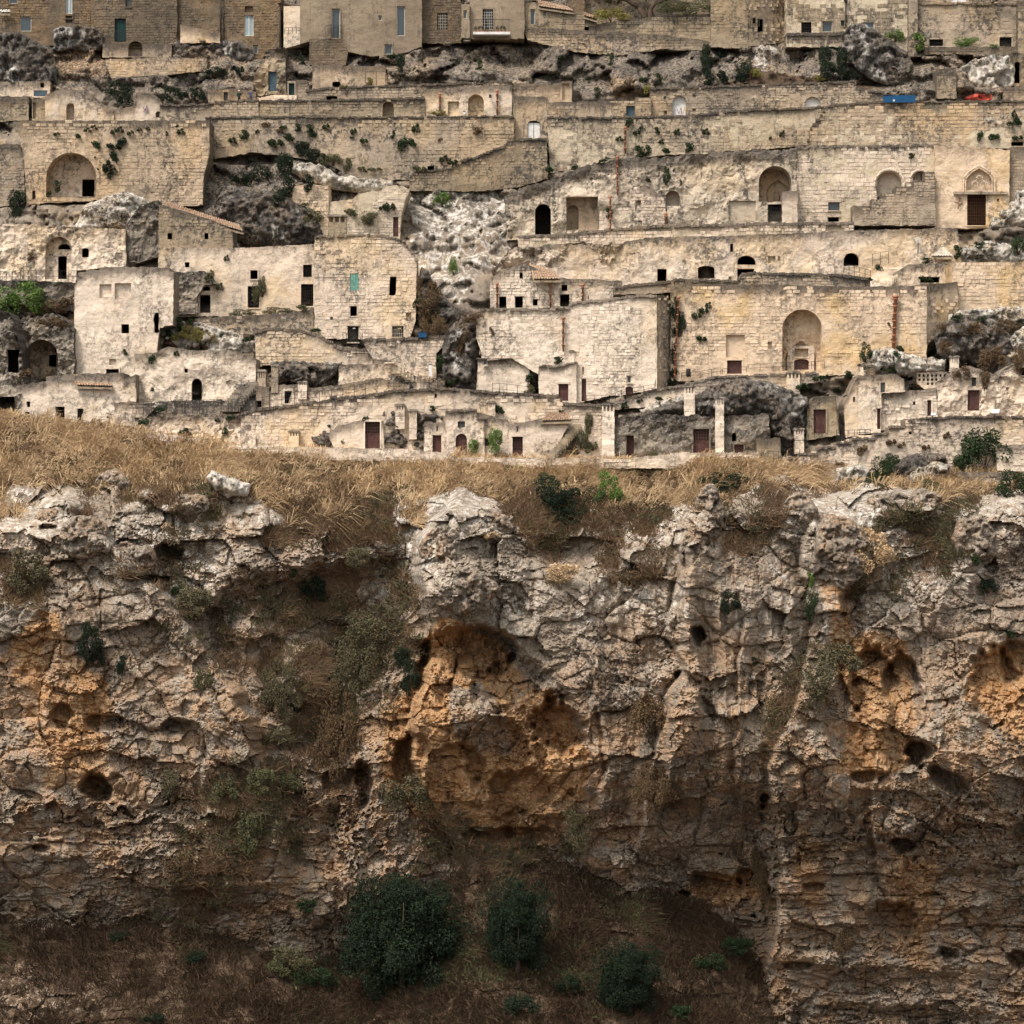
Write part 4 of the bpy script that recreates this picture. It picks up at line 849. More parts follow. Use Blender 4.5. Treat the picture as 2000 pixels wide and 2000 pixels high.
F_('house', 'rounded two-part stone house with narrow brown door and patched block upper part', 'house', [(1718, 768), (1760, 764), (1808, 760), (1828, 756), (1832, 815), (1718, 842)], 'cream', [('D', 1783, 784, 1788, 791), ('d', 1811, 782, 1819, 812)], b=(860, 850), bw=.6)
F_('dovecote', 'dovecote wall full of square pigeon holes', 'wall', [(1792, 728), (1850, 726), (1852, 762), (1808, 762), (1792, 750)], 'pale',
   [('D', 1794+i*8.2, 731+j*8, 1798.5+i*8.2, 736+j*8) for i in range(7) for j in range(3) if not (i < 2 and j > 1)], b=852, dy=-.6, style='plain', erode=.05)
F_('cave_house', 'eroded cave house at right with large brown door and slit window', 'house', [(1830, 745), (1870, 720), (1892, 714), (1915, 720), (1950, 735), (1952, 815), (1830, 818)], 'pale', [('d', 1890, 762, 1913, 802), ('k', 1898, 737, 1907, 754)], b=846, style='plain', erode=.28, rough=1.6)
F_('cave_house', 'tall ribbed tufa front at the right edge with black square window', 'house', [(1945, 735), (1975, 712), (2000, 706), (2090, 706), (2090, 820), (1945, 818)], 'pale', [('D', 1992, 718, 2003, 733)], b=846, style='plain', erode=.35, rough=1.6)
F_('terrace_wall', 'pale stepped lane wall at lower right', 'wall',
   [(1500, 900), (1522, 893), (1560, 893), (1562, 884), (1596, 884), (1598, 873), (1630, 873), (1632, 864), (1662, 864), (1664, 856), (1708, 856), (1710, 846), (1735, 844), (1737, 834), (1768, 832), (1768, 818), (1812, 816), (1870, 812), (2090, 814), (2090, 932), (1700, 935), (1520, 935)], 'pale', [('D', 1775, 843, 1781, 848)], b=(915, 880), dy=.3, indiv=260, cap=3, bw=.7, grime=.8)
F_('wall', 'low pale wall with carved loops below the lane at lower right', 'wall', [(1815, 842), (1910, 838), (1915, 880), (1816, 880)], 'pale', [], b=890, dy=.2, bw=.5, missing=.1)
F_('wall', 'pale plastered wall stub beside the dark bush at right edge', 'wall', [(1946, 870), (2090, 866), (2090, 925), (1948, 920)], 'cream', [], b=912, dy=.8, bw=.8)
F_('wall', 'low grey kerb wall below the dark bush at right', 'wall', [(1872, 922), (1980, 922), (1978, 950), (1876, 948)], 'pale', [], b=928, dy=1.6)
F_('parapet', 'long low promenade parapet left of the lone sapling', 'wall', [(258, 838), (300, 845), (400, 858), (402, 866), (500, 871), (760, 876), (880, 884), (882, 905), (700, 900), (500, 892), (400, 884), (258, 860)], 'cream', [], b=(888, 904), dy=1.3, bw=1.1, bh=.36, indiv=150, grime=.4)
F_('parapet', 'long low promenade parapet in front of the dark lichened houses', 'wall', [(880, 893), (1190, 896), (1310, 888), (1312, 884), (1490, 884), (1492, 925), (1400, 915), (880, 914)], 'cream', [], b=(905, 912), dy=1.5, bw=1.1, bh=.36, indiv=150, grime=.5)
F_('gate_post', 'single thin pale gate post at the lane end', 'post', [(1486, 880), (1492, 880), (1492, 945), (1486, 945)], 'cream', [], b=912, dy=3, style='plain', T=.4)

F_('wall', 'yellow block wall beneath the white-flecked rock ledge', 'wall', [(570, 365), (600, 360), (642, 362), (642, 470), (628, 470), (618, 430), (596, 402), (572, 396)], 'gold', [], b=468, grime=.3)
F_('cave_house', 'pale block wall with half arch and reddish doorway beside the white cliff', 'cave house', [(640, 396), (690, 388), (700, 378), (745, 372), (752, 362), (786, 362), (800, 372), (790, 395), (784, 420), (781, 470), (640, 470)], 'pale', [('d', 768, 424, 778, 462)], b=468, dy=-.2, grime=.3, core='mortar')
# ================================================================== TERRAIN
def axis(a, b, s, A, Bq, big):
    return np.concatenate([np.linspace(A, a, big, endpoint=False), np.arange(a, b, s), np.linspace(b, Bq, big)])
def gauss(x, y, cx, cy, sx, sy, rot=0):
    r = math.radians(rot); u = (x-cx)*math.cos(r)+(y-cy)*math.sin(r); v = -(x-cx)*math.sin(r)+(y-cy)*math.cos(r)
    return np.exp(-(u/sx)**2-(v/sy)**2)
def poly_mask(x, y, poly, soft, wob=0, seed=0):
    """soft mask inside a polygon, edge broken up by noise"""
    wx = x+wob*fbm(x/45, y/45, seed, 4); wy = y+wob*fbm(x/45+9, y/45-5, seed+9, 4)
    xs = [p[0] for p in poly]; ys = [p[1] for p in poly]
    acc = np.zeros(x.shape)
    offs = [(0, 0), (1, 0), (-1, 0), (0, 1), (0, -1), (.7, .7), (-.7, .7), (.7, -.7), (-.7, -.7), (.4, .1), (-.1, .4), (-.4, -.1), (.1, -.4)]
    for a, b in offs: acc += inpoly(wx+a*soft, wy+b*soft, poly)
    return acc/len(offs)
# ---- hillside between the buildings
hx = axis(-140, 2140, 4.2, -900, 2900, 12); hy = axis(-70, 925, 4.2, -500, 960, 8)
X, Y_ = np.meshgrid(hx, hy); mx, my = X/20, Y_/20
q = Y_+14*fbm(mx*.22, my*.25, 21, 3); stp = 46.
fl = np.floor(q/stp); fr = q/stp-fl; qq = (fl+sst(.55, 1, fr))*stp
Yt = Yf(Y_*.45+qq*.55)
Yt -= 1.5*ridged(mx*.16, my*.2, 31, 4)+.5
band = sst(60, 85, Y_)*sst(190, 165, Y_)*(.35+.65*sst(560, 760, X)+0); Yt -= band*(1.4*ridged(mx*.14, my*.2, 33, 3)+1.0)
h_, g_ = facet(mx*.33+.6*fbm(mx*.5, my*.5, 3), my*.45, 41); Yt -= (1.2+1.5*band)*h_-.5*np.exp(-g_*7)
h_, g_ = facet(mx*1.0+.3*fbm(mx*1.5, my*1.5, 3), my*1.2, 43); Yt -= .7*h_-.2*np.exp(-g_*7)
Yt -= .22*ridged(mx*.9, my*.9, 51, 4)+.12*fbm(mx*3, my*3, 61, 3)
white = poly_mask(X, Y_, [(785, 395), (850, 362), (960, 372), (1015, 400), (1010, 470), (985, 520), (945, 545), (915, 560), (890, 600), (850, 560), (815, 500), (790, 450)], 10, 14, 3)
white = np.maximum(white, poly_mask(X, Y_, [(690, 340), (790, 350), (780, 400), (700, 395), (600, 350)], 8, 12, 4)*.6)
white = np.maximum(white, poly_mask(X, Y_, [(205, 372), (270, 372), (320, 420), (310, 480), (240, 440), (120, 480), (110, 440)], 8, 12, 5)*.55)
white = np.maximum(white, poly_mask(X, Y_, [(1480, 70), (1520, 90), (1500, 160), (1470, 130)], 6, 8, 6))
white = np.maximum(white, poly_mask(X, Y_, [(1330, 750), (1500, 755), (1560, 790), (1300, 800), (1240, 800)], 6, 12, 7)*.4)
darkz = np.zeros(X.shape)
for k_, pl in enumerate([[(-100, 60), (110, 60), (120, 160), (20, 170), (-100, 180)], [(325, 78), (495, 78), (500, 140), (400, 150)], [(640, 100), (760, 105), (900, 90), (1000, 75), (1100, 90), (1250, 75), (1350, 90), (1360, 170), (1100, 175), (900, 165), (760, 160)],
        [(1680, 90), (2000, 100), (2000, 185), (1750, 185), (1650, 150)], [(400, 330), (560, 310), (700, 330), (680, 370), (640, 480), (420, 480), (400, 400)], [(1200, 820), (1320, 740), (1480, 740), (1600, 800), (1560, 880), (1300, 850)],
        [(530, 700), (670, 705), (660, 750), (600, 770), (530, 760)], [(540, 835), (700, 835), (680, 880), (530, 880)], [(760, 790), (900, 800), (860, 880), (750, 880)], [(820, 640), (880, 600), (960, 640), (950, 760), (850, 740)], [(1380, 300), (1560, 285), (1560, 340), (1400, 320)],
        [(1820, 620), (2000, 600), (1990, 730), (1850, 740)], [(0, 610), (145, 600), (150, 740), (0, 740)], [(1130, 90), (1350, 80), (1360, 170), (1150, 160)]]):
    darkz = np.maximum(darkz, poly_mask(X, Y_, pl, 8, 16, 40+k_)*(.5+.5*sst(-.3, .3, fbm(mx*.5, my*.5, 77+k_, 3))))
soil = poly_mask(X, Y_, [(305, 628), (440, 630), (500, 665), (430, 692), (310, 690)], 6, 10, 13)
soil = np.maximum(soil, poly_mask(X, Y_, [(60, 580), (145, 575), (145, 650), (60, 640)], 6, 10, 14)*.8)
soil = np.maximum(soil, poly_mask(X, Y_, [(1500, 140), (1720, 165), (1700, 178), (1400, 168)], 5, 8, 15)*.8)
ochre = poly_mask(X, Y_, [(110, 95), (230, 90), (220, 125), (190, 150), (105, 150)], 8, 10, 16)*.3
ochre = np.maximum(ochre, poly_mask(X, Y_, [(1185, 150), (1240, 145), (1245, 195), (1190, 195)], 5, 8, 17)*.3)
tanz = sst(-.2, .3, fbm(mx*.2, my*.2, 90, 3)); darkz = np.clip(darkz*1.4+.45*sst(190, 160, Y_)+.15, 0, 1); white = np.clip(white*.62, 0, 1)
Yt = np.where(Y_ > np.interp(X, [-100, 0, 130, 262, 400, 500, 880, 1480, 1700, 2100], [800, 808, 826, 838, 864, 880, 896, 900, 915, 918])-3, np.maximum(Yt, 3.0), Yt)
# keep the rock behind every wall front, and well behind every room
for (pl, Yl, Yr, xl, xr, rooms) in FAC:
    xs = [p[0] for p in pl]; ys = [p[1] for p in pl]
    i0, i1 = np.searchsorted(hx, [min(xs)-2, max(xs)+2]); j0, j1 = np.searchsorted(hy, [min(ys)-2, max(ys)+2])
    s = (slice(j0, j1), slice(i0, i1)); m = inpoly(X[s], Y_[s], pl); Yc_ = Yl+(Yr-Yl)*(X[s]-xl)/(xr-xl)
    Yt[s] = np.where(m, np.maximum(Yt[s], Yc_+1.0), Yt[s])
    for h in rooms:
        m = (X[s] > h[1]-14) & (X[s] < h[3]+14) & (Y_[s] > h[2]-14) & (Y_[s] < h[4]+14) & m
        Yt[s] = np.where(m, np.maximum(Yt[s], Yc_+4.8), Yt[s])
XX, YY, ZZ = P(X, Y_, Yt); nyy, nxx = X.shape
def grid_faces(ny, nx):
    i = np.arange(nx-1)[None]+np.arange(ny-1)[:, None]*nx
    return np.stack([i, i+nx, i+nx+1, i+1], -1).reshape(-1, 4)
HA = dict(white=white.ravel(), dark=darkz.ravel(), soil=soil.ravel(), ochre=ochre.ravel(), tanz=tanz.ravel())
def rock_mat(name, A, B, TAN):
    m, t, b = newmat(name); co = coords(t)
    c = mix(t, ramp(t, noise(t, co, .3, 7, .7), .42, .60), A, B)
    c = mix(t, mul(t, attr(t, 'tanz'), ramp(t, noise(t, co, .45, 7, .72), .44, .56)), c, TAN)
    oc = mix(t, ramp(t, noise(t, co, 1.1, 7, .75), .35, .65), (.40, .215, .09), (.47, .32, .185))
    oc = mix(t, mul(t, ramp(t, noise(t, co, .5, 5, .7), .55, .68), .7), oc, (.24, .12, .05))
    om = ramp(t, mul(t, attr(t, 'ochre'), mul(t, noise(t, co, 1.3, 7, .7), .8), 'ADD', False), .48, .98)
    c = mix(t, om, c, oc)
    c = mix(t, mul(t, ramp(t, noise(t, co, 2.6, 8, .75), .35, .68), .55), c, mix(t, 1.0, c, (.60, .56, .52), 'MULTIPLY'))
    # grey-black lichen, white scabs
    ln = noise(t, co, 3.2, 10, .8)
    dm = mul(t, ramp(t, ln, .47, .53), ramp(t, mul(t, attr(t, 'dark'), mul(t, noise(t, co, .6, 5, .7), .6), 'ADD', False), .36, .72))
    c = mix(t, mul(t, dm, .92), c, (.035, .032, .03))
    wm = mul(t, ramp(t, noise(t, coords(t, 1, 1, .45), 1.5, 9, .72), .46, .60), ramp(t, mul(t, attr(t, 'white'), mul(t, noise(t, co, .8, 5, .7), .5), 'ADD', False), .4, .8))
    c = mix(t, mul(t, wm, .8), c, (.58, .55, .49))
    c = mix(t, mul(t, ramp(t, noise(t, co, 6, 5, .7), .62, .68), .35), c, (.5, .48, .43))
    # moss, earth and litter
    sc1 = mix(t, ramp(t, noise(t, co, 1.2, 7, .75), .35, .65), (.04, .027, .018), (.115, .078, .05))
    sm = ramp(t, mul(t, attr(t, 'soil'), mul(t, noise(t, co, 1.3, 8, .78), 1.2), 'ADD', False), 1.02, 1.16)
    c = mix(t, sm, c, sc1)
    t.links.new(c, b.inputs['Base Color'])
    vo = N(t, 'ShaderNodeTexVoronoi'); vo.feature = 'DISTANCE_TO_EDGE'; vo.inputs['Scale'].default_value = 1.6
    wv = N(t, 'ShaderNodeVectorMath'); wv.operation = 'ADD'; t.links.new(co, wv.inputs[0]); nz = N(t, 'ShaderNodeTexNoise'); nz.inputs['Scale'].default_value = 1.3; nz.inputs['Detail'].default_value = 5; t.links.new(co, nz.inputs['Vector']); t.links.new(nz.outputs[1], wv.inputs[1]); t.links.new(wv.outputs[0], vo.inputs['Vector'])
    ck = ramp(t, vo.outputs['Distance'], 0, .05)
    ckm = mul(t, ck, ramp(t, noise(t, co, .35, 3, .5), .60, .42), 'ADD')
    c = mix(t, ckm, mix(t, 1.0, c, (.6, .56, .5), 'MULTIPLY'), c); t.links.new(c, b.inputs['Base Color'])
    h = mul(t, mul(t, noise(t, co, 4.5, 9, .75), .5), mul(t, ckm, .25), 'ADD', False)
    bump(t, b, h, 1.0, .20)
    return m
M['hill'] = rock_mat('weathered_hill_rock', (.165, .14, .112), (.26, .22, .17), (.32, .245, .165))
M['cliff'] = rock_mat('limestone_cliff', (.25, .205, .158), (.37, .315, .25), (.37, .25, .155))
M['boulder_dark'] = rock_mat('black_lichened_rock', (.085, .077, .067), (.15, .132, .11), (.2, .16, .12))
M['boulder_pale'] = rock_mat('pale_lichened_rock', (.36, .33, .28), (.44, .40, .33), (.44, .35, .24))
MM = None
o = link('hillside', mesh('hillside', np.stack([XX, YY, ZZ], -1).reshape(-1, 3), grid_faces(nyy, nxx), [M['hill']], HA, True)); o['kind'] = 'structure'
# terrain into the depth grid
def splat(hx, hy, Yt, y0, y1):
    i = np.clip(np.searchsorted(hx, gx[0]), 1, len(hx)-1); j = np.clip(np.searchsorted(hy, gy[:, 0]), 1, len(hy)-1)
    T = Yt[np.ix_(j, i)]; ok = (gy >= y0) & (gy < y1); DB[ok] = np.minimum(DB, T)[ok]
splat(hx, hy, Yt, -100, 900)
# ---- cliff
cx_ = axis(-120, 2120, 2.5, -900, 2900, 14); cy_ = np.concatenate([np.arange(800, 872, 4.), np.arange(872, 2040, 2.5), np.linspace(2040, 2300, 14)])
X, Yp = np.meshgrid(cx_, cy_); mx, my = X/20, Yp/20
wx = mx+.9*fbm(mx*.12, my*.12, 101, 3)+.22*fbm(mx*.6, my*.6, 103, 3); wy = my+.9*fbm(mx*.12+5, my*.12, 105, 3)+.22*fbm(mx*.6, my*.6+7, 107, 3)
lip = np.interp(X, [-100, 60, 200, 400, 560, 700, 800, 860, 900, 1000, 1250, 1330, 1380, 1480, 1600, 1800, 2100], [990, 980, 965, 970, 1020, 1015, 1005, 980, 960, 985, 1010, 960, 1000, 955, 980, 975, 960])
lip = lip+34*fbm(mx*.16, my*.10, 111, 4)+10*fbm(mx*.8, my*.5, 112, 3)
tp = np.interp(X, [-100, 0, 60, 130, 200, 262, 400, 500, 700, 880, 1480, 1700, 2100], [806, 812, 822, 828, 832, 842, 868, 884, 892, 900, 905, 922, 925])
top_dep = np.interp(X, [-100, 800, 1000, 2100], [11, 9, 6.5, 5])
u = (Yp-tp)/(lip-tp)
B_ = np.where(u < 1, -1.0-top_dep*np.clip(u, -.4, 1)**1.0, -1.0-top_dep-np.interp(Yp-lip, [0, 20, 140, 260, 500, 860, 1000], [0, .8, 2.4, 3.2, 3.0, -1.6, -3.0]))
B_ -= sst(760, 560, X)*np.interp(Yp-lip, [0, 420, 860, 1000], [0, 0, 2.6, 4.0])
ss = np.interp(X, [-100, 0, 350, 600, 700, 800, 930, 1200, 1400, 1480, 1520, 1700, 2100], [1780, 1800, 1795, 1880, 1860, 1760, 1660, 1720, 1770, 1860, 2000, 2080, 2200])+18*fbm(mx*.2, mx*.1, 113, 3)
B_ -= np.clip(Yp-ss, 0, 999)*.052
# broad relief
G = lambda *a: gauss(X, Yp, *a)
B_ += 3.2*sst(0, 1, poly_mask(X, Yp, [(560, 1120), (800, 1080), (790, 1220), (760, 1300), (740, 1500), (700, 1620), (640, 1620), (600, 1500), (540, 1400), (420, 1300), (380, 1180)], 30, 22, 121))
edge = np.interp(Yp, [950, 985, 1060, 1120, 1180, 1240, 1300, 1400, 1480, 1560, 1640], [905, 872, 826, 812, 822, 850, 830, 800, 805, 830, 900])+16*fbm(my*.35, my*.2, 131, 4)
prom = sst(-14, 12, X-edge)*sst(1840, 1380, Yp)*sst(940, 1010, Yp)
B_ -= 6.4*prom
e2 = np.interp(Yp, [960, 1000, 1100, 1200, 1300, 1500, 1700, 1900], [1345, 1335, 1325, 1320, 1330, 1290, 1400, 1480])+22*fbm(my*.25, my*.2, 133, 4)
B_ -= 3.4*sst(-8, 22, X-e2)*sst(1600, 1440, X+.1*(Yp-1200))*sst(1700, 1350, Yp)
e3 = np.interp(Yp, [980, 1080, 1200, 1350, 1500, 1650, 1750, 1900, 2050], [1590, 1585, 1560, 1490, 1510, 1500, 1500, 1495, 1490])+9*fbm(my*.6, my*.3, 135, 4)
B_ -= 2.6*sst(-30, 30, X-e3)*sst(1250, 1400, Yp)+3.2*sst(-30, 40, X-e3)*sst(1380, 1840, Yp)
e4 = np.interp(Yp, [960, 1050, 1200, 1350, 1500, 1600], [80, 210, 360, 470, 520, 560])+16*fbm(my*.5, my*.3, 137, 4)
B_ -= 3.6*sst(16, -22, X-e4)*sst(985, 1050, Yp)*sst(1800, 1650, Yp)
# blobs of rock that stand proud / hollow: (x, y, sx, sy, amount, rot)
for a in [(215, 1040, 75, 60, -3.2, 0), (290, 1090, 55, 30, -2.5, -20), (430, 950, 46, 22, -1.8, 0), (365, 985, 36, 24, -1.6, 10), (120, 1000, 30, 20, -1.6, 0), (900, 1050, 70, 60, -1.6, 0), (915, 1130, 70, 60, -2.2, 0), (870, 1170, 50, 45, -2.0, 0),
          (1650, 1080, 60, 72, -4.2, 0), (1385, 990, 32, 45, -2.2, 0), (1360, 1080, 42, 80, -1.8, 8), (1560, 1010, 40, 45, -2.0, 0), (1740, 985, 48, 30, -2.5, 0), (1810, 975, 40, 28, -2.2, 0), (1905, 1060, 48, 55, -2.6, 0), (1980, 1050, 40, 50, -2.2, 0), (1700, 1200, 60, 60, -1.8, 0),
          (1035, 1560, 26, 70, -1.4, -25), (940, 1400, 60, 60, -1.6, 0), (1345, 1440, 38, 110, -2.0, 5), (1410, 1480, 22, 90, -1.4, 0), (1470, 1500, 24, 90, -1.5, 0), (1600, 1500, 70, 90, -1.5, 0), (1860, 1480, 80, 80, -2.6, 20), (1760, 1610, 34, 30, -2.6, 0), (1940, 1620, 60, 90, -2.0, 0),
          (600, 1330, 70, 45, -1.6, 0), (440, 1400, 120, 50, -1.6, 0), (480, 1230, 40, 50, -1.4, 0), (730, 1320, 30, 60, -1.8, 0), (750, 1450, 40, 60, -2.2, 0), (100, 1200, 90, 90, -1.2, 0), (300, 1700, 150, 60, -1.5, 0), (660, 1760, 120, 60, -1.6, 0), (1260, 1660, 90, 60, -1.2, 0), (1700, 1880, 240, 16, -1.0, 3), (1800, 1960, 260, 16, -1.3, 3),
          (90, 1960, 110, 50, -3.0, 0), (1200, 1500, 60, 60, -1.0, 0), (1680, 1760, 60, 22, -1.4, 5), (1080, 1080, 90, 25, 1.6, 0), (1450, 1030, 60, 40, 1.4, 0), (1470, 1320, 30, 130, 1.2, 12), (1110, 1010, 60, 40, 2.0, 0), (1800, 1080, 60, 60, 1.6, 0), (700, 1250, 60, 90, 1.6, 20), (1000, 1620, 70, 40, 1.5, 0)]:
    B_ += a[4]*G(*a[:4], a[5])
# hollows with a sharp upper lip
def cave(cx, cy, rx, ry, d, lipk=.5, rot=0, soft=.35):
    global B_
    r = math.radians(rot); x = X-cx; y = Yp-cy; u = (x*math.cos(r)+y*math.sin(r))/rx; v = (-x*math.sin(r)+y*math.cos(r))/ry
    f_ = 14./max(rx, ry); n = .75*fbm(mx*f_, my*f_, int(cx)+3, 4)+.2*fbm(mx*1.4, my*1.4, 5, 3)+.05
    rr = np.sqrt(u*u+v*v)+n
    v2 = np.where(v > 0, v*.75, v*1.1); rr = np.sqrt(u*u+v2*v2)+n
    m = sst(1, 1-soft, rr)
    B_ += d*m*np.where(v > 0, 1-.45*np.clip(v, 0, 1), 1)
for a in [(905, 1265, 88, 42, 5.5), (1000, 1330, 70, 60, 3.0), (850, 1330, 50, 60, 1.8), (1085, 1420, 62, 66, 4.2), (960, 1480, 60, 70, 2.4), (1010, 1545, 60, 50, 3.0), (880, 1500, 55, 45, 2.2), (800, 1480, 34, 46, 3.6), (990, 1630, 110, 22, 2.5), (190, 1532, 34, 26, 5.0, .5, 30, .5), 
          (318, 1083, 34, 26, 4.5), (300, 1130, 60, 10, 3.0), (115, 1390, 30, 24, 2.2), (205, 1410, 40, 14, 2.2), (350, 1415, 40, 16, 2.2), (1362, 1245, 16, 22, 3.8), (1350, 1330, 30, 14, 2.2, .5, 25), (1385, 1390, 14, 34, 1.8, .5, -40),
          (1660, 1170, 42, 60, 2.6), (1700, 1290, 46, 80, 2.8), (1760, 1340, 34, 80, 3.2), (1650, 1400, 36, 70, 1.8), (1940, 1330, 60, 80, 2.6), (1985, 1290, 30, 40, 2.2), (1792, 1462, 34, 40, 5.5, .5, -20, .45), (1848, 1518, 56, 18, 4.0, .5, 28, .5), (1700, 1515, 46, 14, 2.4), (1765, 1648, 34, 14, 4.0), (1494, 1560, 16, 16, 3.4), 
          (1400, 1725, 50, 18, 3.0, .5, 8), (1328, 1746, 18, 7, 3.0), (1470, 1710, 30, 16, 2.4), (1700, 1670, 60, 40, 1.8), (1740, 1790, 50, 36, 3.2), (1590, 1730, 30, 10, 1.8), (1850, 1860, 26, 18, 2.2), (1985, 1870, 40, 22, 3.0), (1560, 1885, 40, 8, 2.0), (75, 1655, 30, 10, 2.0), (710, 1520, 16, 36, 3.4), (1930, 1100, 20, 16, 2.2), (95, 1030, 26, 8, 2.0)]:
    cave(*a)
def groove(pts, w_, dep, side=0.0):
    """joint or fissure; side>0 lets the rock right of it stand forward"""
    global B_
    best = np.full(X.shape, 1e9); sgn = np.zeros(X.shape); xw = X+20*fbm(mx*.16, my*.2, int(pts[0][0]), 4)+6*fbm(mx*.8, my*.8, 3, 3); yw = Yp+7*fbm(mx*.4+8, my*.4, int(pts[0][1]), 3)
    for (x1, y1), (x2, y2) in zip(pts[:-1], pts[1:]):
        vx, vy = x2-x1, y2-y1; t = np.clip(((xw-x1)*vx+(yw-y1)*vy)/(vx*vx+vy*vy), 0, 1); dx, dy = xw-x1-t*vx, yw-y1-t*vy; q = np.hypot(dx, dy); m = q < best
        best = np.where(m, q, best); sgn = np.where(m, np.where(vx*dy-vy*dx < 0, 1., -1.), sgn)
    ends = sst(0, 40, yw-pts[0][1])*sst(0, 40, pts[-1][1]-yw)
    B_ += ends*(.42*dep*sst(-.35, .25, fbm(mx*.35, my*.25, 77, 3))*np.exp(-(best/w_)**2)-.8*side*sst(0, 1, np.clip(best/10, 0, 1))*np.exp(-best/70.)*(sgn > 0))
for g_ in [([(1345, 1010), (1330, 1080), (1318, 1150), (1304, 1230), (1330, 1300), (1290, 1400), (1262, 1520), (1240, 1680)], 8, 1.8, 2.6), ([(1575, 1000), (1560, 1120), (1588, 1240), (1556, 1340), (1505, 1480), (1512, 1680), (1498, 1900)], 11, 2.4, 2.4), ([(1120, 1240), (1178, 1400), (1156, 1600)], 7, 1.4, 1.4),
           ([(1418, 1050), (1452, 1200), (1440, 1420), (1420, 1560)], 6, 1.2, 1.4), ([(1655, 1230), (1690, 1400), (1700, 1600), (1740, 1800)], 7, 1.3, 1.4), ([(880, 1190), (1000, 1250), (1120, 1380), (1166, 1520)], 6, 1.0, 1.0), ([(90, 1040), (170, 1150), (240, 1310), (330, 1420)], 7, 1.1, -1.2), ([(560, 1040), (520, 1180), (560, 1330)], 7, 1.0, 1.0),
           ([(1850, 1040), (1830, 1200), (1870, 1400), (1920, 1580)], 7, 1.3, 1.3), ([(700, 1480), (640, 1620), (660, 1760)], 8, 1.0, 1.2), ([(400, 1440), (380, 1600), (440, 1760)], 7, .9, .9), ([(1380, 1500), (1360, 1640), (1400, 1720)], 6, 1.1, 1.0), ([(1000, 1000), (1040, 1120), (1030, 1260)], 5, .9, .9), ([(1230, 1020), (1200, 1160), (1240, 1300)], 5, .8, .9)]: groove(*g_)
# zones
O_ = lambda pl, s=10, w=22, k=0: poly_mask(X, Yp, pl, s, w, k)
ochre = O_([(845, 1215), (900, 1225), (960, 1250), (1010, 1300), (1060, 1360), (1110, 1400), (1150, 1470), (1140, 1560), (1090, 1640), (1000, 1670), (900, 1630), (850, 1640), (780, 1560), (740, 1480), (760, 1400), (800, 1330), (820, 1270)], 12, 26, 201)
ochre = np.maximum(ochre, .6*O_([(0, 1280), (60, 1200), (120, 1200), (170, 1300), (230, 1340), (200, 1420), (100, 1440), (-50, 1400)], 12, 30, 202))
ochre = np.maximum(ochre, .72*O_([(1595, 1130), (1660, 1140), (1655, 1260), (1690, 1240), (1780, 1250), (1790, 1480), (1700, 1540), (1640, 1500), (1670, 1400), (1610, 1240)], 10, 22, 203))
ochre = np.maximum(ochre, .6*O_([(1930, 1260), (2100, 1240), (2100, 1480), (1960, 1420), (1880, 1360)], 10, 22, 204))
ochre = np.maximum(ochre, .42*O_([(1560, 1640), (1700, 1600), (1850, 1700), (1800, 1900), (1600, 1820), (1540, 1720)], 14, 34, 205))
ochre = np.maximum(ochre, .55*O_([(1330, 1720), (1500, 1690), (1500, 1760), (1380, 1770)], 8, 20, 206))
ochre = np.maximum(ochre, .5*O_([(60, 1420), (320, 1440), (300, 1560), (100, 1560)], 12, 30, 207))
ochre = np.maximum(ochre, .14)-.30*sst(.2, -.2, fbm(mx*.13, my*.07, 208, 4))
ochre = np.where(Yp < 1120, np.minimum(ochre, .22), ochre)
ochre *= 1-.85*O_([(862, 1330), (930, 1330), (1000, 1400), (1010, 1480), (930, 1480), (880, 1420)], 8, 22, 209)
grassz = sst(1.12, .86, u+.55*fbm(mx*.22, my*.35, 210, 4)+.25*sst(.2, .5, fbm(mx*.3, my*.45, 219, 3)))
for g_ in [(215, 955, 40, 26), (205, 915, 26, 10), (370, 985, 34, 20), (130, 985, 30, 18), (285, 965, 22, 14), (1385, 990, 30, 40), (1560, 960, 60, 26), (1700, 960, 50, 26)]: grassz *= 1-.95*G(*g_)
for g_ in [(370, 985, 30, 16, -1.6), (215, 955, 36, 22, -1.8), (285, 962, 18, 10, -1.0), (130, 985, 26, 14, -1.4)]: B_ += g_[4]*G(*g_[:4])
scr = O_([(560, 1130), (820, 1090), (800, 1230), (740, 1310), (700, 1500), (680, 1640), (620, 1600), (560, 1420), (480, 1330), (380, 1300), (330, 1180), (220, 1110), (420, 1080)], 22, 60, 211)*.8
scr = np.maximum(scr, O_([(420, 1000), (830, 940), (810, 1060), (560, 1060), (400, 1060)], 12, 30, 212))
scr = np.maximum(scr, O_([(1000, 960), (1230, 960), (1300, 1020), (1200, 1080), (1080, 1090), (1010, 1040)], 12, 30, 213)*.9)
scr = np.maximum(scr, O_([(1380, 960), (1560, 950), (1500, 1060), (1430, 1080), (1350, 1050)], 12, 26, 214)*.85)
scr = np.maximum(scr, O_([(1720, 1010), (1900, 960), (1900, 1030), (1850, 1140), (1720, 1150), (1660, 1160), (1700, 1060)], 12, 30, 215)*.8)
scr = np.maximum(scr, O_([(1560, 1280), (1660, 1250), (1620, 1330), (1540, 1400), (1500, 1500), (1500, 1360)], 8, 18, 216)*.8)
scr = np.maximum(scr, O_([(800, 1560), (1000, 1660), (1120, 1640), (1130, 1720), (950, 1760), (820, 1730)], 14, 26, 217))
scr = np.maximum(scr, O_([(400, 1500), (600, 1480), (640, 1600), (520, 1700), (380, 1820), (280, 1800), (360, 1640)], 14, 34, 218)*.75)
scr = np.maximum(scr, O_([(1060, 1090), (1300, 1070), (1290, 1130), (1060, 1150)], 10, 26, 219)*.8)
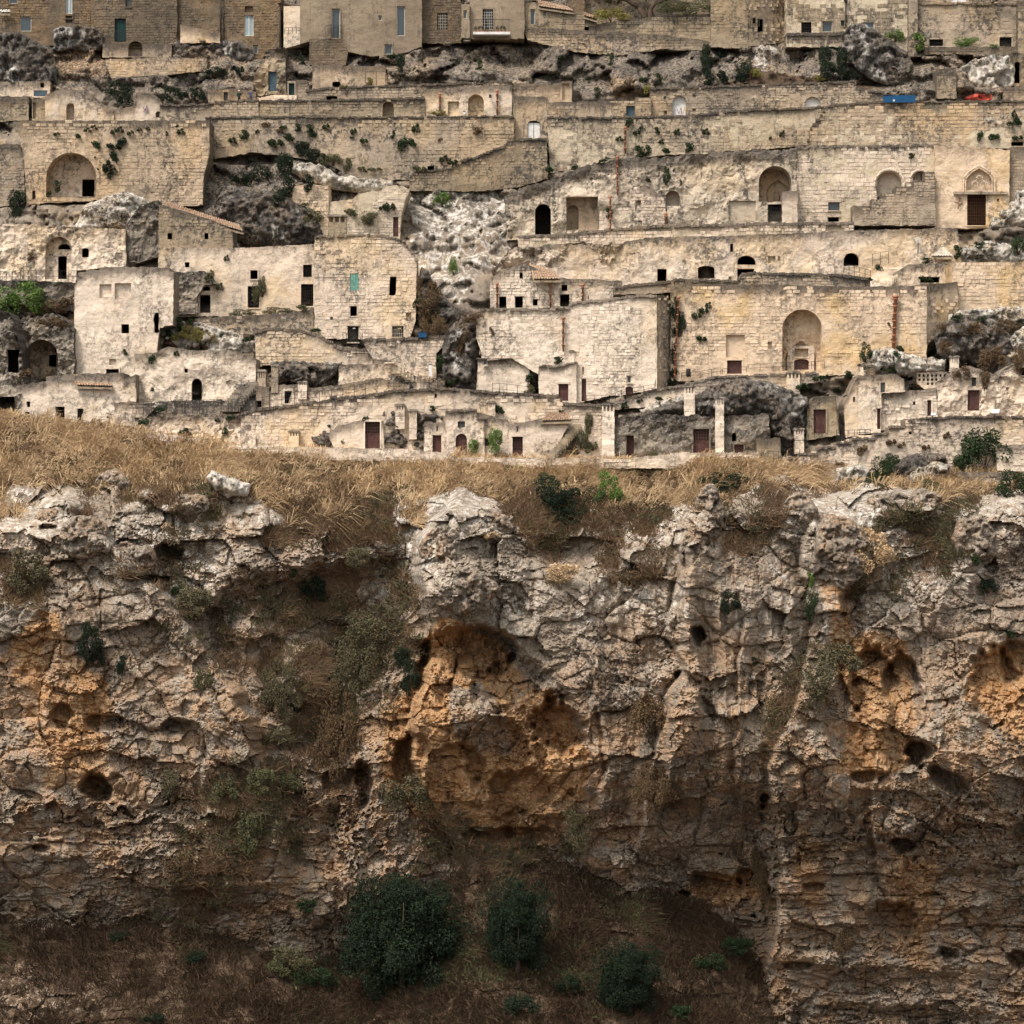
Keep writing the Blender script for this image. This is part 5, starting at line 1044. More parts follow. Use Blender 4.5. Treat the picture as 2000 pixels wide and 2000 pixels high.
scr = np.maximum(scr, O_([(-100, 1090), (90, 1090), (80, 1170), (-100, 1180)], 10, 26, 220)*.9)
brk = sst(-.12, .12, fbm(mx*.17+4, my*.14, 225, 4)); scr = scr*np.clip(.08+1.1*sst(-.16, .10, fbm(mx*.30+4, my*.26, 226, 4)), 0, 1)*(.35+.65*brk)
scree = sst(-12, 26, Yp-ss+24*fbm(mx*.3, my*.3, 221, 4))*(1-.45*O_([(-50, 1885), (60, 1900), (200, 1890), (220, 2010), (-50, 2030)], 14, 60, 222))*(X < 1530+20*fbm(my*.4, my, 223, 2))
# rock relief, weakened under vegetation
veg = np.clip(np.maximum(np.maximum(grassz, scr*.8), scree), 0, 1); rk = 1-.72*veg
strata = O_([(1490, 1640), (2100, 1640), (2100, 2060), (1490, 2060)], 60, 60, 231)+.4*O_([(-100, 1600), (700, 1560), (640, 1830), (-100, 1800)], 30, 40, 232)
colm = O_([(1140, 1150), (1560, 1150), (1540, 1640), (1160, 1640)], 40, 30, 233)
R = -.9*(ridged(wx*.10, wy*.11, 301, 4, .5)-.2)
smz = np.clip(O_([(1340, 1100), (1500, 1100), (1500, 1240), (1430, 1330), (1350, 1280)], 14, 22, 401)+O_([(1000, 1120), (1290, 1130), (1290, 1400), (1150, 1420), (1060, 1300)], 16, 30, 402)*.7+O_([(100, 1150), (220, 1120), (300, 1280), (140, 1240)], 14, 26, 403)*.6+O_([(1810, 1360), (1930, 1400), (1960, 1520), (1840, 1500)], 12, 20, 404)*.7, 0, 1)
bl = (.35+.9*sst(-.2, .3, fbm(mx*.18, my*.18, 309, 3)))*(1-.6*smz)
rim = sst(1160, 1080, Yp)*(1-.3*smz)
h_, g_ = facet(wx*.22, wy*.27*(1+.4*strata), 303); R -= (1-.5*smz)*(1+.5*rim)*h_*1.15*(1-.45*strata)-.45*np.exp(-g_*16)*sst(-.2, .3, fbm(mx*.2, my*.2, 302, 3))
h_, g_ = facet(wx*.62+.15*fbm(mx, my, 304, 2), wy*(.74+.5*strata), 305); R -= (1-.65*smz)*h_*.55-.26*np.exp(-g_*15)*sst(-.3, .2, fbm(mx*.3, my*.3, 306, 3))
h_, g_ = facet(wx*1.7+.25*fbm(mx*2, my*2, 1, 2), wy*(2.0+strata), 307); R -= (h_*.24-.10*np.exp(-g_*13))*bl
R -= .12*ridged(wx*.55, wy*.55, 311, 3)+.16*fbm(mx*1.1, my*1.3, 312, 4)*1.0+.10*fbm(mx*3.6, my*3.6, 313, 3)
h_, g_ = facet(wx*4.1+.3*fbm(mx*4, my*4, 2, 2), wy*4.8, 308); R -= .15*h_*bl*1.2
colm = np.maximum(colm, .7*O_([(1500, 1160), (2100, 1160), (2100, 1640), (1480, 1660)], 40, 40, 234)); R += colm*(-1.2*ridged(wx*.22+.1*wy*.1, wy*.045, 321, 3)-.5*ridged(wx*.7, wy*.09, 323, 3))
sz = my*.62+.55*fbm(mx*.06, my*.25, 341, 3)+.16*fbm(mx*.5, my*.5, 343, 3)-.05*mx*sst(1800, 1950, Yp); lay = np.abs((sz % 1)-.5)*2; R += strata*(.55*sst(.82, 1, lay)*sst(-.25, .15, fbm(mx*.2, my*.5, 345, 3))-.9*(hsh(np.floor(sz), np.floor(mx*.10+.6*hsh(np.floor(sz), np.floor(sz), 4)), 9)-.5))
pit = sst(.30, .62, fbm(mx*.75, my*.75, 331, 4)); R += pit*.8*(.04+ochre)
B_ += R*rk*sst(-.3, 1.2, u+.0)
B_ += .8*veg*fbm(mx*.35, my*.4, 341, 5)
B_ = np.where(Yp < tp+4, np.maximum(B_, -1.2), B_); B_ = np.where(Yp < tp, 9.0, B_)
XX, YY, ZZ = P(X, Yp, B_); nyy, nxx = X.shape
gyB, gxB = np.gradient(B_)
up = np.clip(sst(.10, .55, -gyB/(2.5/20)*.25), 0, 1)            # ledges that hold soil
soilm = np.clip(np.maximum.reduce([grassz*.95, scr*.85, scree*.97, up*.35*sst(0, .3, fbm(mx*.2, my*.2, 351, 3))]), 0, 1)
darkm = .24+.34*fbm(mx*.15, my*.15, 361, 3)+.3*O_([(1100, 1250), (1250, 1230), (1260, 1400), (1150, 1360)], 14, 20, 362)
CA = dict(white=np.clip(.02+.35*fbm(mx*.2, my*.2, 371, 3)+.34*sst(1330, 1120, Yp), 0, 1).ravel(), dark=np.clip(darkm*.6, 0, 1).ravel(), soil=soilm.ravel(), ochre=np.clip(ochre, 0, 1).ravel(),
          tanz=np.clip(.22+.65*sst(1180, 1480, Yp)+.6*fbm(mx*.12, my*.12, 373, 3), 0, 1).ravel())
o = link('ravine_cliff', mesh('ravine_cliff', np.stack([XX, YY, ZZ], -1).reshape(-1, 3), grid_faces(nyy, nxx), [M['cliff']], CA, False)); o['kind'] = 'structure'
splat(cx_, cy_, B_, 880, 940)
def cdepth(px, py):
    j = int(np.clip(np.searchsorted(cy_, py), 0, len(cy_)-1)); i = int(np.clip(np.searchsorted(cx_, px), 0, len(cx_)-1)); return float(B_[j, i])
# valley floor under and behind the viewer, so the ravine is a real ravine
vy = [-36, -60, -100, -150, -200, -240, -262, -300]; vz = [-60, -58, -46, -36, -24, -10, -3, -2]
V = []; vxs = np.linspace(-150, 150, 31)
for a, c in zip(vy, vz):
    for xq in vxs: V.append((xq, a, c+1.2*float(fbm(np.array([xq*.05]), np.array([a*.05]), 4)[0])))
o = link('valley_ground', mesh('valley_ground', V, grid_faces(len(vy), 31), [M['hill']], dict(white=[0]*len(V), dark=[.3]*len(V), soil=[1]*len(V), ochre=[0]*len(V), tanz=[.5]*len(V)), True)); o['kind'] = 'structure'
# ================================================================== SMALL THINGS OF THE TOWN
for a in [(1206, 310, 381, 'terracotta drainpipe above the block house between the caves'), (1192, 388, 452, 'terracotta drainpipe down the left side of the block house between the caves'),
          (1300, 421, 440, 'short terracotta pipe stub beside a pointed niche'), (1221, 253, 300, 'rusty orange drainpipe on the long upper wall with pale mortar'),
          (859, 187, 215, 'terracotta pipe above the yellow-green plant on the upper road'), (971, 181, 225, 'terracotta pipe beside the lamp on the upper road front'),
          (971, 558, 602, 'left drainpipe of the three on the gabled ruin'), (1075, 558, 603, 'middle drainpipe of the three on the gabled ruin'), (1138, 560, 590, 'right drainpipe of the three on the gabled ruin'),
          (1100, 625, 687, 'long orange drainpipe on the great pale central wall')]: pipe(*a)
pipe(1749, 583, 682, 'tall leaning orange drainpipe on the giant tan wall', dx=-4, r=.18)
pipe(1325, 585, 745, 'orange drainpipe half hidden by ivy beside the central buttress', dx=-8)
def ironpipe(px, y0, y1, label, hop=True):
    X, Y, Z1 = at(px, y0, .3); Z0 = at(px, y1, .3)[2]
    th = empty('drainpipe', (X, Y, Z0), label, 'pipe'); m = MB(); m.tube([(X, Y, Z0), (X, Y, Z1)], .09, 8); m.build('tube', M['iron'], th, True)
    m = MB(); m.tube([(X, Y, Z1), (X, Y, Z1+.35)], [.1, .26], 8); m.build('hopper', M['iron'], th)
ironpipe(431, -20, 72, 'black drainpipe at the corner of the brown house by the orange lean-to')
ironpipe(547, 12, 110, 'black drainpipe left of the white rendered wall'); ironpipe(1652, 6, 52, 'dark drainpipe with funnel top on the grey house at upper right')
for a in [(564, 841, 583, 871, 'squat chimney on the dark rock left of the widest brown door', 'pale', 884), (772, 789, 790, 822, 'left chimney of the pair right of the widest brown door', 'pale', 882), (799, 800, 814, 842, 'taller right chimney of the pair left of the whitewashed house', 'pale', 884),
          (582, 745, 599, 764, 'small white chimney on the little stone hut', 'cream', 799), (503, 723, 519, 768, 'left thin chimney beside the black rock ledge', 'tangrey', 790), (530, 712, 543, 752, 'second thin chimney left of the black rock ledge', 'tangrey', 796),
          (953, 784, 967, 812, 'small stone chimney above the front row of brown doors', 'pale', 882), (1176, 788, 1200, 896, 'tall pale chimney pier beside the dark lichened cave front', 'cream', 902), (1337, 753, 1357, 800, 'white slotted chimney on the dark dome rock', 'cream', 880),
          (1398, 775, 1414, 890, 'tall narrow chimney right of the big lattice door', 'cream', 905), (1538, 726, 1562, 762, 'wide plain chimney stub under the lane railing', 'cream', 812), (1552, 836, 1570, 870, 'white chimney among boulders at the foot of the dark dome rock', 'cream', 886),
          (1857, 695, 1873, 735, 'white slender chimney in the dark rock heap at right', 'cream', 800), (1696, 713, 1709, 734, 'grey capped chimney on the tall cream cave house', 'grey', 812), (1677, 711, 1686, 730, 'tiny white chimney on the tall cream cave house', 'cream', 812),
          (243, 742, 265, 792, 'slotted chimney at the right end of the low left house', 'tangrey', 822), (640, 420, 676, 462, 'broad stone chimney above the tall tower house', 'grey', 555), (1003, 680, 1012, 700, 'little slotted chimney on the round-cornered house', 'cream', 770),
          (1112, 684, 1122, 716, 'small block chimney above the square brown door', 'cream', 780), (1893, 842, 1910, 858, 'carved stone smoke vent below the lane at right', 'cream', 893)]:
    chimney(*a[:5], mat=a[5], b=a[6], openp=False)
R_ = railing
R_([(200, 82), (246, 82)], 21, 'balcony railing in front of the green door', 12, pick=True); R_([(635, 76), (670, 76)], 27, 'small balcony railing at the left tall window', 12, pick=True)
R_([(556, 66), (586, 66)], 12, 'slanting balcony rail on the white wall', 8); R_([(714, 168), (735, 168), (790, 168)], 28, 'tall thin fence beside the potted shrub', 20)
R_([(0, 552), (24, 552), (40, 550), (55, 550), (88, 551), (150, 551)], 22, 'iron railing below the left arched cave', 15); R_([(340, 612), (382, 612)], 16, 'low railing beside the small pale doorway', 20)
R_([(266, 808), (340, 808)], 24, 'iron railing left of the iron gate', 14); R_([(340, 808), (360, 808)], 28, 'small iron gate in the left railing', 20, 'gate', None, True, name='iron_gate')
R_([(362, 808), (432, 806), (500, 804), (526, 800)], 26, 'iron railing below the dark stair', 14); R_([(526, 794), (575, 790), (648, 786), (692, 778)], 24, 'iron railing right of the little black-doored hut', 22)
R_([(692, 776), (758, 760), (822, 758), (855, 758)], 22, 'iron railing under the diagonal stair', 22); R_([(670, 668), (705, 680), (708, 672)], 20, 'black railing cage in front of the grille door', 8, name='railing_cage')
R_([(962, 770), (990, 772), (1052, 780)], 22, 'thin lane railing left of the square brown door', 18); R_([(1146, 786), (1190, 786), (1214, 776)], 14, 'lane railing right of the narrow brown doors', 14)
R_([(1214, 776), (1236, 772), (1279, 764), (1280, 756)], 14, 'lane railing at the foot of the central buttress', 20); R_([(1331, 740), (1368, 738)], 12, 'lane railing right of the dark bin', 16)
R_([(1371, 738), (1408, 732)], 14, 'lane railing left of the wide brown door', 20); R_([(1411, 732), (1458, 728)], 12, 'lane railing across the wide brown door', 24)
R_([(1461, 726), (1508, 724)], 14, 'lane railing between the wide door and great arch', 24); R_([(1511, 724), (1610, 720)], 15, 'lane railing across the great arch', 24)
R_([(1648, 534), (1700, 548)], 20, 'railing by the arched hole left of the pale steps', 10); R_([(1704, 520), (1735, 515)], 24, 'iron frame scaffold above the pale steps', 14, name='scaffold')
R_([(1712, 557), (1740, 557)], 16, 'small railing at the foot of the pale steps', 14); R_([(1634, 862), (1656, 862)], 22, 'tall railing beside the stepped lane wall', 11)
R_([(1658, 852), (1700, 850)], 12, 'lane railing below the tall cream cave house', 12); R_([(1540, 890), (1562, 890)], 14, 'low railing near the foot of the stepped lane', 10)
R_([(1500, 908), (1520, 908)], 26, 'iron gate at the lane end', 10, 'gate', None, name='iron_gate')
stairs(505, 197, 556, 183, 6, 50, 'pale stone steps by the light blue door', 'pale', 204)
stairs(1706, 560, 1752, 518, 11, 46, 'bright pale steps by the plastered wall with low opening', 'cream', 584)
stairs(446, 798, 500, 722, 14, 30, 'dark worn stair in the rock below the ivy doors', 'rough', 806)
stairs(757, 704, 852, 762, 15, 12, 'diagonal outside stair descending from the blue barrel terrace', 'pale', 772)
stairs(1075, 893, 1130, 826, 13, 10, 'mossy diagonal stair beside the tiled roof edge', 'grey', 900)
stairs(1540, 905, 1708, 848, 14, 22, 'long shallow steps along the lower right lane wall', 'pale', 892)
def slabroof(pl, label, mat='tile', b=None, dy=0.0, name='tiled_roof', cat='roof', slope=1.6):
    """roof of overlapping tile rows; pl = left/right points of the eave then of the ridge"""
    (x0, y0), (x1, y1), (x2, y2), (x3, y3) = pl; Y = float(Yf(b))-1.0-dy
    th = empty(name, P((x0+x1)/2, (y0+y1)/2, Y), label, cat); nr = 5; nc = max(4, int(math.hypot(x1-x0, y1-y0)/5))
    for r in range(nr):
        m = MB()
        for c in range(nc):
            f0, f1 = c/nc, (c+1)/nc; t0, t1 = r/nr, (r+1)/nr+.03
            q = lambda f, t: (x0+(x1-x0)*f)*(1-t)+(x3+(x2-x3)*f)*t
            w_ = lambda f, t: (y0+(y1-y0)*f)*(1-t)+(y3+(y2-y3)*f)*t
            pts = []
            for (f, t, u) in ((f0, t0, 0), ((f0+f1)/2, t0, .09), (f1, t0, 0), (f1, t1, 0), ((f0+f1)/2, t1, .09), (f0, t1, 0)):
                yy = Y+t*slope; X_, _, Z_ = [float(v) for v in P(q(f, t), w_(f, t), yy)]; pts.append((X_+random.uniform(-.02, .02), yy-.06*(1-(t > t0)), Z_+u+.03*r*0+random.uniform(-.02, .03)))
            m.add(pts, [(0, 1, 4, 5), (1, 2, 3, 4)], random.random())
        m.build('tile_row', M[mat], th)
    m = MB(); pts = []
    for (x, y, t) in ((x0, y0+2, 0), (x1, y1+2, 0), (x2, y2+2, 1), (x3, y3+2, 1)):
        X_, _, Z_ = [float(v) for v in P(x, y, Y+t*slope)]; pts.append((X_, Y+t*slope, Z_-.1))
    m.add(pts+[(a, c, d-.15) for a, c, d in pts], [(0, 1, 2, 3), (7, 6, 5, 4), (0, 4, 5, 1), (1, 5, 6, 2), (2, 6, 7, 3), (3, 7, 4, 0)]); m.build('roof_base', M['grey'], th)
slabroof([(312, 404), (476, 452), (468, 440), (322, 394)], 'long slanting tile edge of the house with two small black windows', b=612, dy=-1.7, slope=2)
slabroof([(1042, 545), (1096, 545), (1078, 528), (1034, 516)], 'red-grey hipped tile roof of the gabled ruin', b=640, dy=.3)
slabroof([(150, 752), (222, 754), (208, 738), (138, 732)], 'pale pink tile roof strip of the low left house', b=830, dy=.3)
slabroof([(1055, 822), (1116, 820), (1108, 806), (1074, 806)], 'low red tile heap over the glazed lattice door house', b=897, dy=.2)
slabroof([(1052, 12), (1122, 22), (1110, 14), (1050, 0)], 'dark sloping roof tiles of the low stone house at top', b=108, dy=.4)
slabroof([(1140, 30), (1168, 38), (1160, 32), (1142, 24)], 'small roof of the shed by the olive tree', b=100, dy=.9)
slabroof([(1820, 500), (1862, 500), (1844, 484), (1838, 484)], 'tiny ridge roof of the white gabled hut', 'frame', b=582, dy=.3, slope=.6)
slabroof([(0, 24), (20, 24), (20, 20), (0, 20)], 'white window ledge at the top left edge', 'white', b=100, dy=.5, name='window_ledge', cat='ledge', slope=.3)
# balcony with pots
ORD2 = ['leftmost one', 'second from left', 'third from left', 'last before the gap', '', '', 'first after the gap', 'second from right', 'rightmost one']
def balcony():
    Y = depth(960, 62)-1.3; X0, _, Z0 = [float(q) for q in P(924, 67, Y)]; X1, _, Z1 = [float(q) for q in P(996, 62, Y)]; Zt = float(P(0, 38, Y)[2])
    th = empty('balcony', (X0, Y, Z0), 'long balcony with white slab and flower pots', 'balcony')
    m = MB(); m.box(X0, Y, Z0, X1, Y+1.4, Z1); m.build('slab', M['white'], th)
    m = MB(); n = 34
    for i in range(n+1): a = X0+.05+(X1-X0-.1)*i/n; m.box(a-.012, Y+.05, Z1, a+.012, Y+.075, Zt)
    m.box(X0, Y+.04, Zt, X1, Y+.09, Zt+.04); m.build('railing', M['iron'], th)
    for i in range(9):
        a = X0+.3+i*.42
        if i in (4, 5): continue
        X_, Y_2, Z_ = a, Y+.3, Z1
        p_ = MB(); p_.tube([(X_, Y_2, Z_), (X_, Y_2, Z_+.28)], [.11, .16], 8); o = empty('flower_pot', (X_, Y_2, Z_), 'terracotta flower pot on the long white balcony, '+ORD2[i], 'flower pot', 'flower pots on the balcony')
        p_.build('pot', M['terra'], o); f = bpy.data.objects.new('foliage', leafmesh('tuft', 'leaf_olive', i % 3)); C.objects.link(f); f.parent = o; f.location = (0, 0, .5); f.scale = (.25, .22, .32)
balcony()
def box_thing(name, px0, py0, px1, py1, mat, label, cat, dpt=.7, off=.6, extra=None):
    Y = depth((px0+px1)/2, py1+3); Y = (Y if Y < 1e8 else float(Yf(py1)))-off; X0, _, Z1 = [float(q) for q in P(px0, py0, Y)]; X1, _, Z0 = [float(q) for q in P(px1, py1, Y)]
    th = empty(name, ((X0+X1)/2, Y, Z0), label, cat)
    if extra: extra(th, X0, X1, Z0, Z1, Y)
    else:
        m = MB(); m.box(X0, Y, Z0, X1, Y+dpt, Z1, .5, .02); m.build('panel', M[mat], th)
        m = MB(); m.box(X0-.03, Y-.02, Z1-.06, X1+.03, Y+dpt, Z1+.02); m.build('rim', M['iron'], th)
    return th
def barrel(th, X0, X1, Z0, Z1, Y):
    c = (X0+X1)/2; r = (X1-X0)/2; m = MB(); m.tube([(c, Y, Z0), (c, Y, Z0+.1), (c, Y, (Z0+Z1)/2), (c, Y, Z1-.08), (c, Y, Z1)], [r*.93, r, r*1.04, r, r*.9], 14); m.build('drum', M['blue'], th, True)
    m = MB(); m.tube([(c, Y, Z1-.1), (c, Y, Z1+.02)], r*1.03, 14); m.build('lid', M['blue'], th)
box_thing('blue_tank', 817, 648, 832, 659, 'blue', 'bright blue tank on the terrace right of the tower house', 'water tank')
def bluep(th, X0, X1, Z0, Z1, Y):
    m = MB(); m.box(X0, Y, Z0, X1, Y+.06, Z1-.1); m.build('sheet', M['blue'], th)
    m = MB(); m.tube([(X0, Y-.03, Z1-.1), (X1+.5, Y-.03, Z1+.1)], .035, 5); m.tube([(X1+.5, Y, Z0), (X1+.5, Y, Z1+.1)], .035, 5); m.build('frame', M['iron'], th)
    c = X0+(X1-X0)*.33; m = MB(); z = Z0+.12; m.box(c-.1, Y-.02, z, c+.1, Y-.005, z+.2); m.build('mark', M['white'], th)
box_thing('blue_screen', 1725, 184, 1788, 200, 'blue', 'blue site screen with a small white mark behind the long wall', 'screen', extra=bluep)
box_thing('waste_bin', 1340, 720, 1349, 736, 'iron', 'dark cylindrical waste bin by the lane railing', 'bin', .5, .8, lambda th, X0, X1, Z0, Z1, Y: (lambda m: (m.tube([((X0+X1)/2, Y, Z0), ((X0+X1)/2, Y, Z1-.1), ((X0+X1)/2, Y, Z1)], [(X1-X0)/2*.9, (X1-X0)/2, (X1-X0)/2*.8], 12), m.build('drum', M['iron'], th, True)))(MB()))
def board(th, X0, X1, Z0, Z1, Y):
    m = MB(); h = Z1-Z0; m.add([(X0, Y-.25, Z0+.1), (X1, Y-.25, Z0+.1), (X1+.15, Y+.25, Z1), (X0+.15, Y+.25, Z1), (X0, Y-.2, Z0+.04), (X1, Y-.2, Z0+.04), (X1+.15, Y+.3, Z1-.06), (X0+.15, Y+.3, Z1-.06)], [(0, 1, 2, 3), (7, 6, 5, 4), (0, 4, 5, 1), (1, 5, 6, 2), (2, 6, 7, 3), (3, 7, 4, 0)]); m.build('panel', M['white'], th)
    m = MB(); m.tube([((X0+X1)/2, Y+.1, Z0-.9), ((X0+X1)/2, Y+.1, Z0+.2)], .04, 5); m.build('post', M['iron'], th)
box_thing('info_board', 1935, 799, 1950, 809, 'white', 'slanted white information board beside the large brown door at right', 'sign', extra=board)
box_thing('info_board', 1817, 806, 1826, 813, 'white', 'smaller white information board below the narrow brown door at right', 'sign', extra=board)
box_thing('notice_board', 837, 711, 844, 735, 'white', 'narrow white notice board by the diagonal stair', 'sign', .06, .9)
box_thing('notice', 905, 217, 909, 223, 'white', 'small white notice by the iron gate on the upper road', 'sign', .04, .15)
box_thing('notice', 689, 639, 694, 642, 'white', 'tiny white notice above the grille door of the tower', 'sign', .04, .1); box_thing('notice', 777, 639, 783, 642, 'gold', 'tiny yellow notice above the barred door of the tower', 'sign', .04, .1)
box_thing('tin_shed_side', 66, 177, 91, 187, 'bluegrey', 'grey tin sheet on the pale hut at left edge', 'tin sheet', .3, .6); box_thing('graffiti_panel', 100, 300, 101, 301, 'pale', 'small pale stone chip', 'stone') if False else None
def sign(th, X0, X1, Z0, Z1, Y):
    c = (X0+X1)/2; m = MB(); m.tube([(c, Y, Z0), (c, Y, Z1-.5)], .05, 6); m.build('pole', M['blue'], th); m = MB(); m.tube([(c, Y-.03, Z1-.5), (c, Y+.03, Z1-.5)], .32, 14); m.build('disc', M['frame'], th)
box_thing('street_sign', 1789, 459, 1797, 497, 'blue', 'blue pole with a pale round sign above the pale steps', 'sign', extra=sign)
def lamp(th, X0, X1, Z0, Z1, Y):
    m = MB(); m.box(X0, Y-.2, Z0, X1, Y+.1, Z1); m.build('lantern', M['iron'], th); m = MB(); m.box((X0+X1)/2-.03, Y, Z0+.1, (X0+X1)/2+.03, Y+.5, Z0+.16); m.build('arm', M['iron'], th)
box_thing('wall_lamp', 955, 185, 960, 191, 'iron', 'dark wall lamp beside the blind arch', 'lamp', extra=lamp); box_thing('wall_lamp', 1296, 188, 1301, 193, 'iron', 'dark wall lamp left of the pink arched door', 'lamp', extra=lamp)
box_thing('surveillance_lamp', 645, 619, 650, 624, 'iron', 'small dark wall lamp on the tower house', 'lamp', extra=lamp)
# purple and yellow graffiti, crest
def strokes(name, pts, mat, label, off=.12, w_=.05):
    th = None; m = MB()
    for pl in pts:
        for a, c in zip(pl[:-1], pl[1:]): 
            p = Vector(at(a[0], a[1], off)); q = Vector(at(c[0], c[1], off)); q.y = p.y; m.tube([p, q], w_, 4)
    o = m.build(name, mat, None); tag(o, label, 'graffiti'); o.location = (0, 0, 0)
pm = plain('purple_paint', (.16, .09, .17), .8); ym = plain('yellow_paint', (.45, .33, .06), .8)
strokes('graffiti', [[(279, 208), (283, 216), (287, 207), (289, 217)], [(280, 218), (288, 212)]], pm, 'purple graffiti scrawl on the pale plastered wall')
strokes('graffiti', [[(1322, 212), (1326, 222), (1330, 210), (1331, 222)]], pm, 'purple scrawl on the pink arched door', -.25, .035)
strokes('graffiti', [[(1335, 221), (1337, 210), (1341, 209)], [(1335, 216), (1340, 215)]], ym, 'yellow scrawl on the pink arched door', -.2, .05)
strokes('cross_scar', [[(1864, 395), (1880, 395)], [(1873, 385), (1871, 407)], [(1876, 386), (1874, 400)]], M['tile'], 'brown cross-shaped scar on the golden chapel', .06, .09)
bpy.data.objects['cross_scar']['category'] = 'wall scar'
# portal mouldings of the chapel
def moulding():
    Y = depth(1915, 360)-.12; th = empty('chapel_portal', P(1913, 441, Y), 'pointed stone moulding and ledge around the tall grille door', 'portal')
    for k_, (g, r) in enumerate(((4, .10), (0, .07))):
        m = MB(); pts = []
        for i in range(15):
            t = i/14; hp_ = hole_poly(('P', 1886-g, 328-g, 1939+g, 376)); 
        hp_ = hole_poly(('P', 1886-g, 328-g, 1939+g, 376)); m.tube([tuple(float(q) for q in P(x, y, Y)) for x, y in hp_], r, 5); m.build('moulding', M['gold'], th)
    m = MB(); a = P(1862, 375, Y); c = P(1968, 380, Y); m.box(float(a[0]), Y-.3, float(c[2]), float(c[0]), Y+.3, float(a[2])); m.build('ledge', M['tangrey'], th)
    for (cx_2, cy_2) in ((1904, 360), (1913, 349), (1922, 360)):
        m = MB(); m.tube([tuple(float(q) for q in P(cx_2+6*math.cos(a_), cy_2-6*math.sin(a_), Y+.25)) for a_ in np.linspace(-.3, 3.4, 9)], .07, 5); m.build('tracery', M['pale'], th)
moulding()
def arc_moulding(cx2, cy2, r, label):
    Y = depth(cx2-r-5, cy2)-.1; m = MB(); m.tube([tuple(float(q) for q in P(cx2+r*math.cos(a_), cy2-r*math.sin(a_), Y)) for a_ in np.linspace(-.15, 3.3, 17)], .13, 5); o = m.build('arch_moulding', M['pale'], None); o.location = (0, 0, 0); tag(o, label, 'moulding')
arc_moulding(1737, 360, 29, 'raised round moulding over the left blind arch of the church'); arc_moulding(1797, 352, 20, 'raised moulding over the small right blind arch of the church'); 
# ------------------------------------------------------------------ people
def person(px, py, label, shirt, trou, hat, arms_up=False, face=0):
    Y = depth(px, py+34)+0.9; k = (1+Y/CD)/20; X, _, Z = [float(q) for q in P(px, py, Y)]; g = Z-1.72
    J = dict(pel=(0, 0, .98), chest=(0, .02, 1.32), neck=(0, 0, 1.5), head=(0, -.02, 1.64), top=(0, 0, 1.74))
    vs = [(0, 0, .95), (0, .01, 1.12), (0, .02, 1.36), (0, 0, 1.5), (0, -.01, 1.6), (0, 0, 1.72)]; rad = [.14, .13, .16, .06, .09, .075]; ed = [(0, 1), (1, 2), (2, 3), (3, 4), (4, 5)]
    for s in (-1, 1):
        b = len(vs); vs += [(s*.10, 0, .9), (s*.11, -.03, .5), (s*.11, .02, .09), (s*.12, -.14, .04)]; rad += [.095, .065, .045, .04]; ed += [(0, b), (b, b+1), (b+1, b+2), (b+2, b+3)]
        b = len(vs)
        if arms_up: vs += [(s*.2, 0, 1.42), (s*.28, -.18, 1.3), (s*.09, -.32, 1.58), (s*.06, -.36, 1.62)]
        else: vs += [(s*.2, 0, 1.42), (s*.27, .02, 1.14), (s*.24, -.16, .96), (s*.2, -.24, .95)]
        rad += [.065, .045, .035, .03]; ed += [(2, b), (b, b+1), (b+1, b+2), (b+2, b+3)]
    me = bpy.data.meshes.new('body'); me.from_pydata(vs, ed, []); tmp = bpy.data.objects.new('tmp_body', me); C.objects.link(tmp)
    tmp.modifiers.new('s', 'SKIN'); sv = me.skin_vertices[0].data
    for i, r in enumerate(rad): sv[i].radius = (r, r)
    sv[0].use_root = True; sb = tmp.modifiers.new('u', 'SUBSURF'); sb.levels = 2
    dg = bpy.context.evaluated_depsgraph_get(); ev = bpy.data.meshes.new_from_object(tmp.evaluated_get(dg)); bpy.data.objects.remove(tmp)
    ms = [plain('skin', (.42, .24, .16), .6), shirt, trou]
    ev.materials.clear()
    for m_ in ms: ev.materials.append(m_)
    for p in ev.polygons:
        c = p.center; p.material_index = 0 if (c.z > 1.49 or (abs(c.x) < .26 and c.y < -.2 and c.z > .5)) else 1 if c.z > .98 else 2
        p.use_smooth = True
    th = empty('person', (X, Y, g), label, 'person', 'walkers on the upper lane'); th.rotation_euler = (0, 0, face)
    o = bpy.data.objects.new('body', ev); C.objects.link(o); o.parent = th
    m = MB(); m.tube([(0, .01, 1.64), (0, .02, 1.72), (0, .02, 1.79)], [.105, .11, .06], 10)
    if hat: m.tube([(0, 0, 1.69), (0, 0, 1.705)], [.18, .17], 12)
    h = bpy.data.objects.new('hat' if hat else 'hair', mesh('hat', m.v, m.f, [M['white'] if hat else M['bark']], None, True)); C.objects.link(h); h.parent = th
    m = MB(); m.box(-.14, .12, 1.08, .14, .28, 1.45, .5, .02); h = bpy.data.objects.new('backpack', mesh('backpack', m.v, m.f, [plain('backpack_cloth', (.02, .05, .035) if hat else (.04, .05, .1), .8)])); C.objects.link(h); h.parent = th
person(467, 177, 'walker with a white hat and dark green clothes behind the parapet', plain('dark_green_shirt', (.02, .04, .03), .8), plain('dark_trousers', (.03, .03, .035), .8), True, False, math.pi*.15)
person(490, 175, 'walker in blue-grey jacket raising both hands to the face', plain('blue_grey_jacket', (.07, .09, .14), .8), plain('grey_trousers', (.05, .05, .06), .8), False, True, 0)
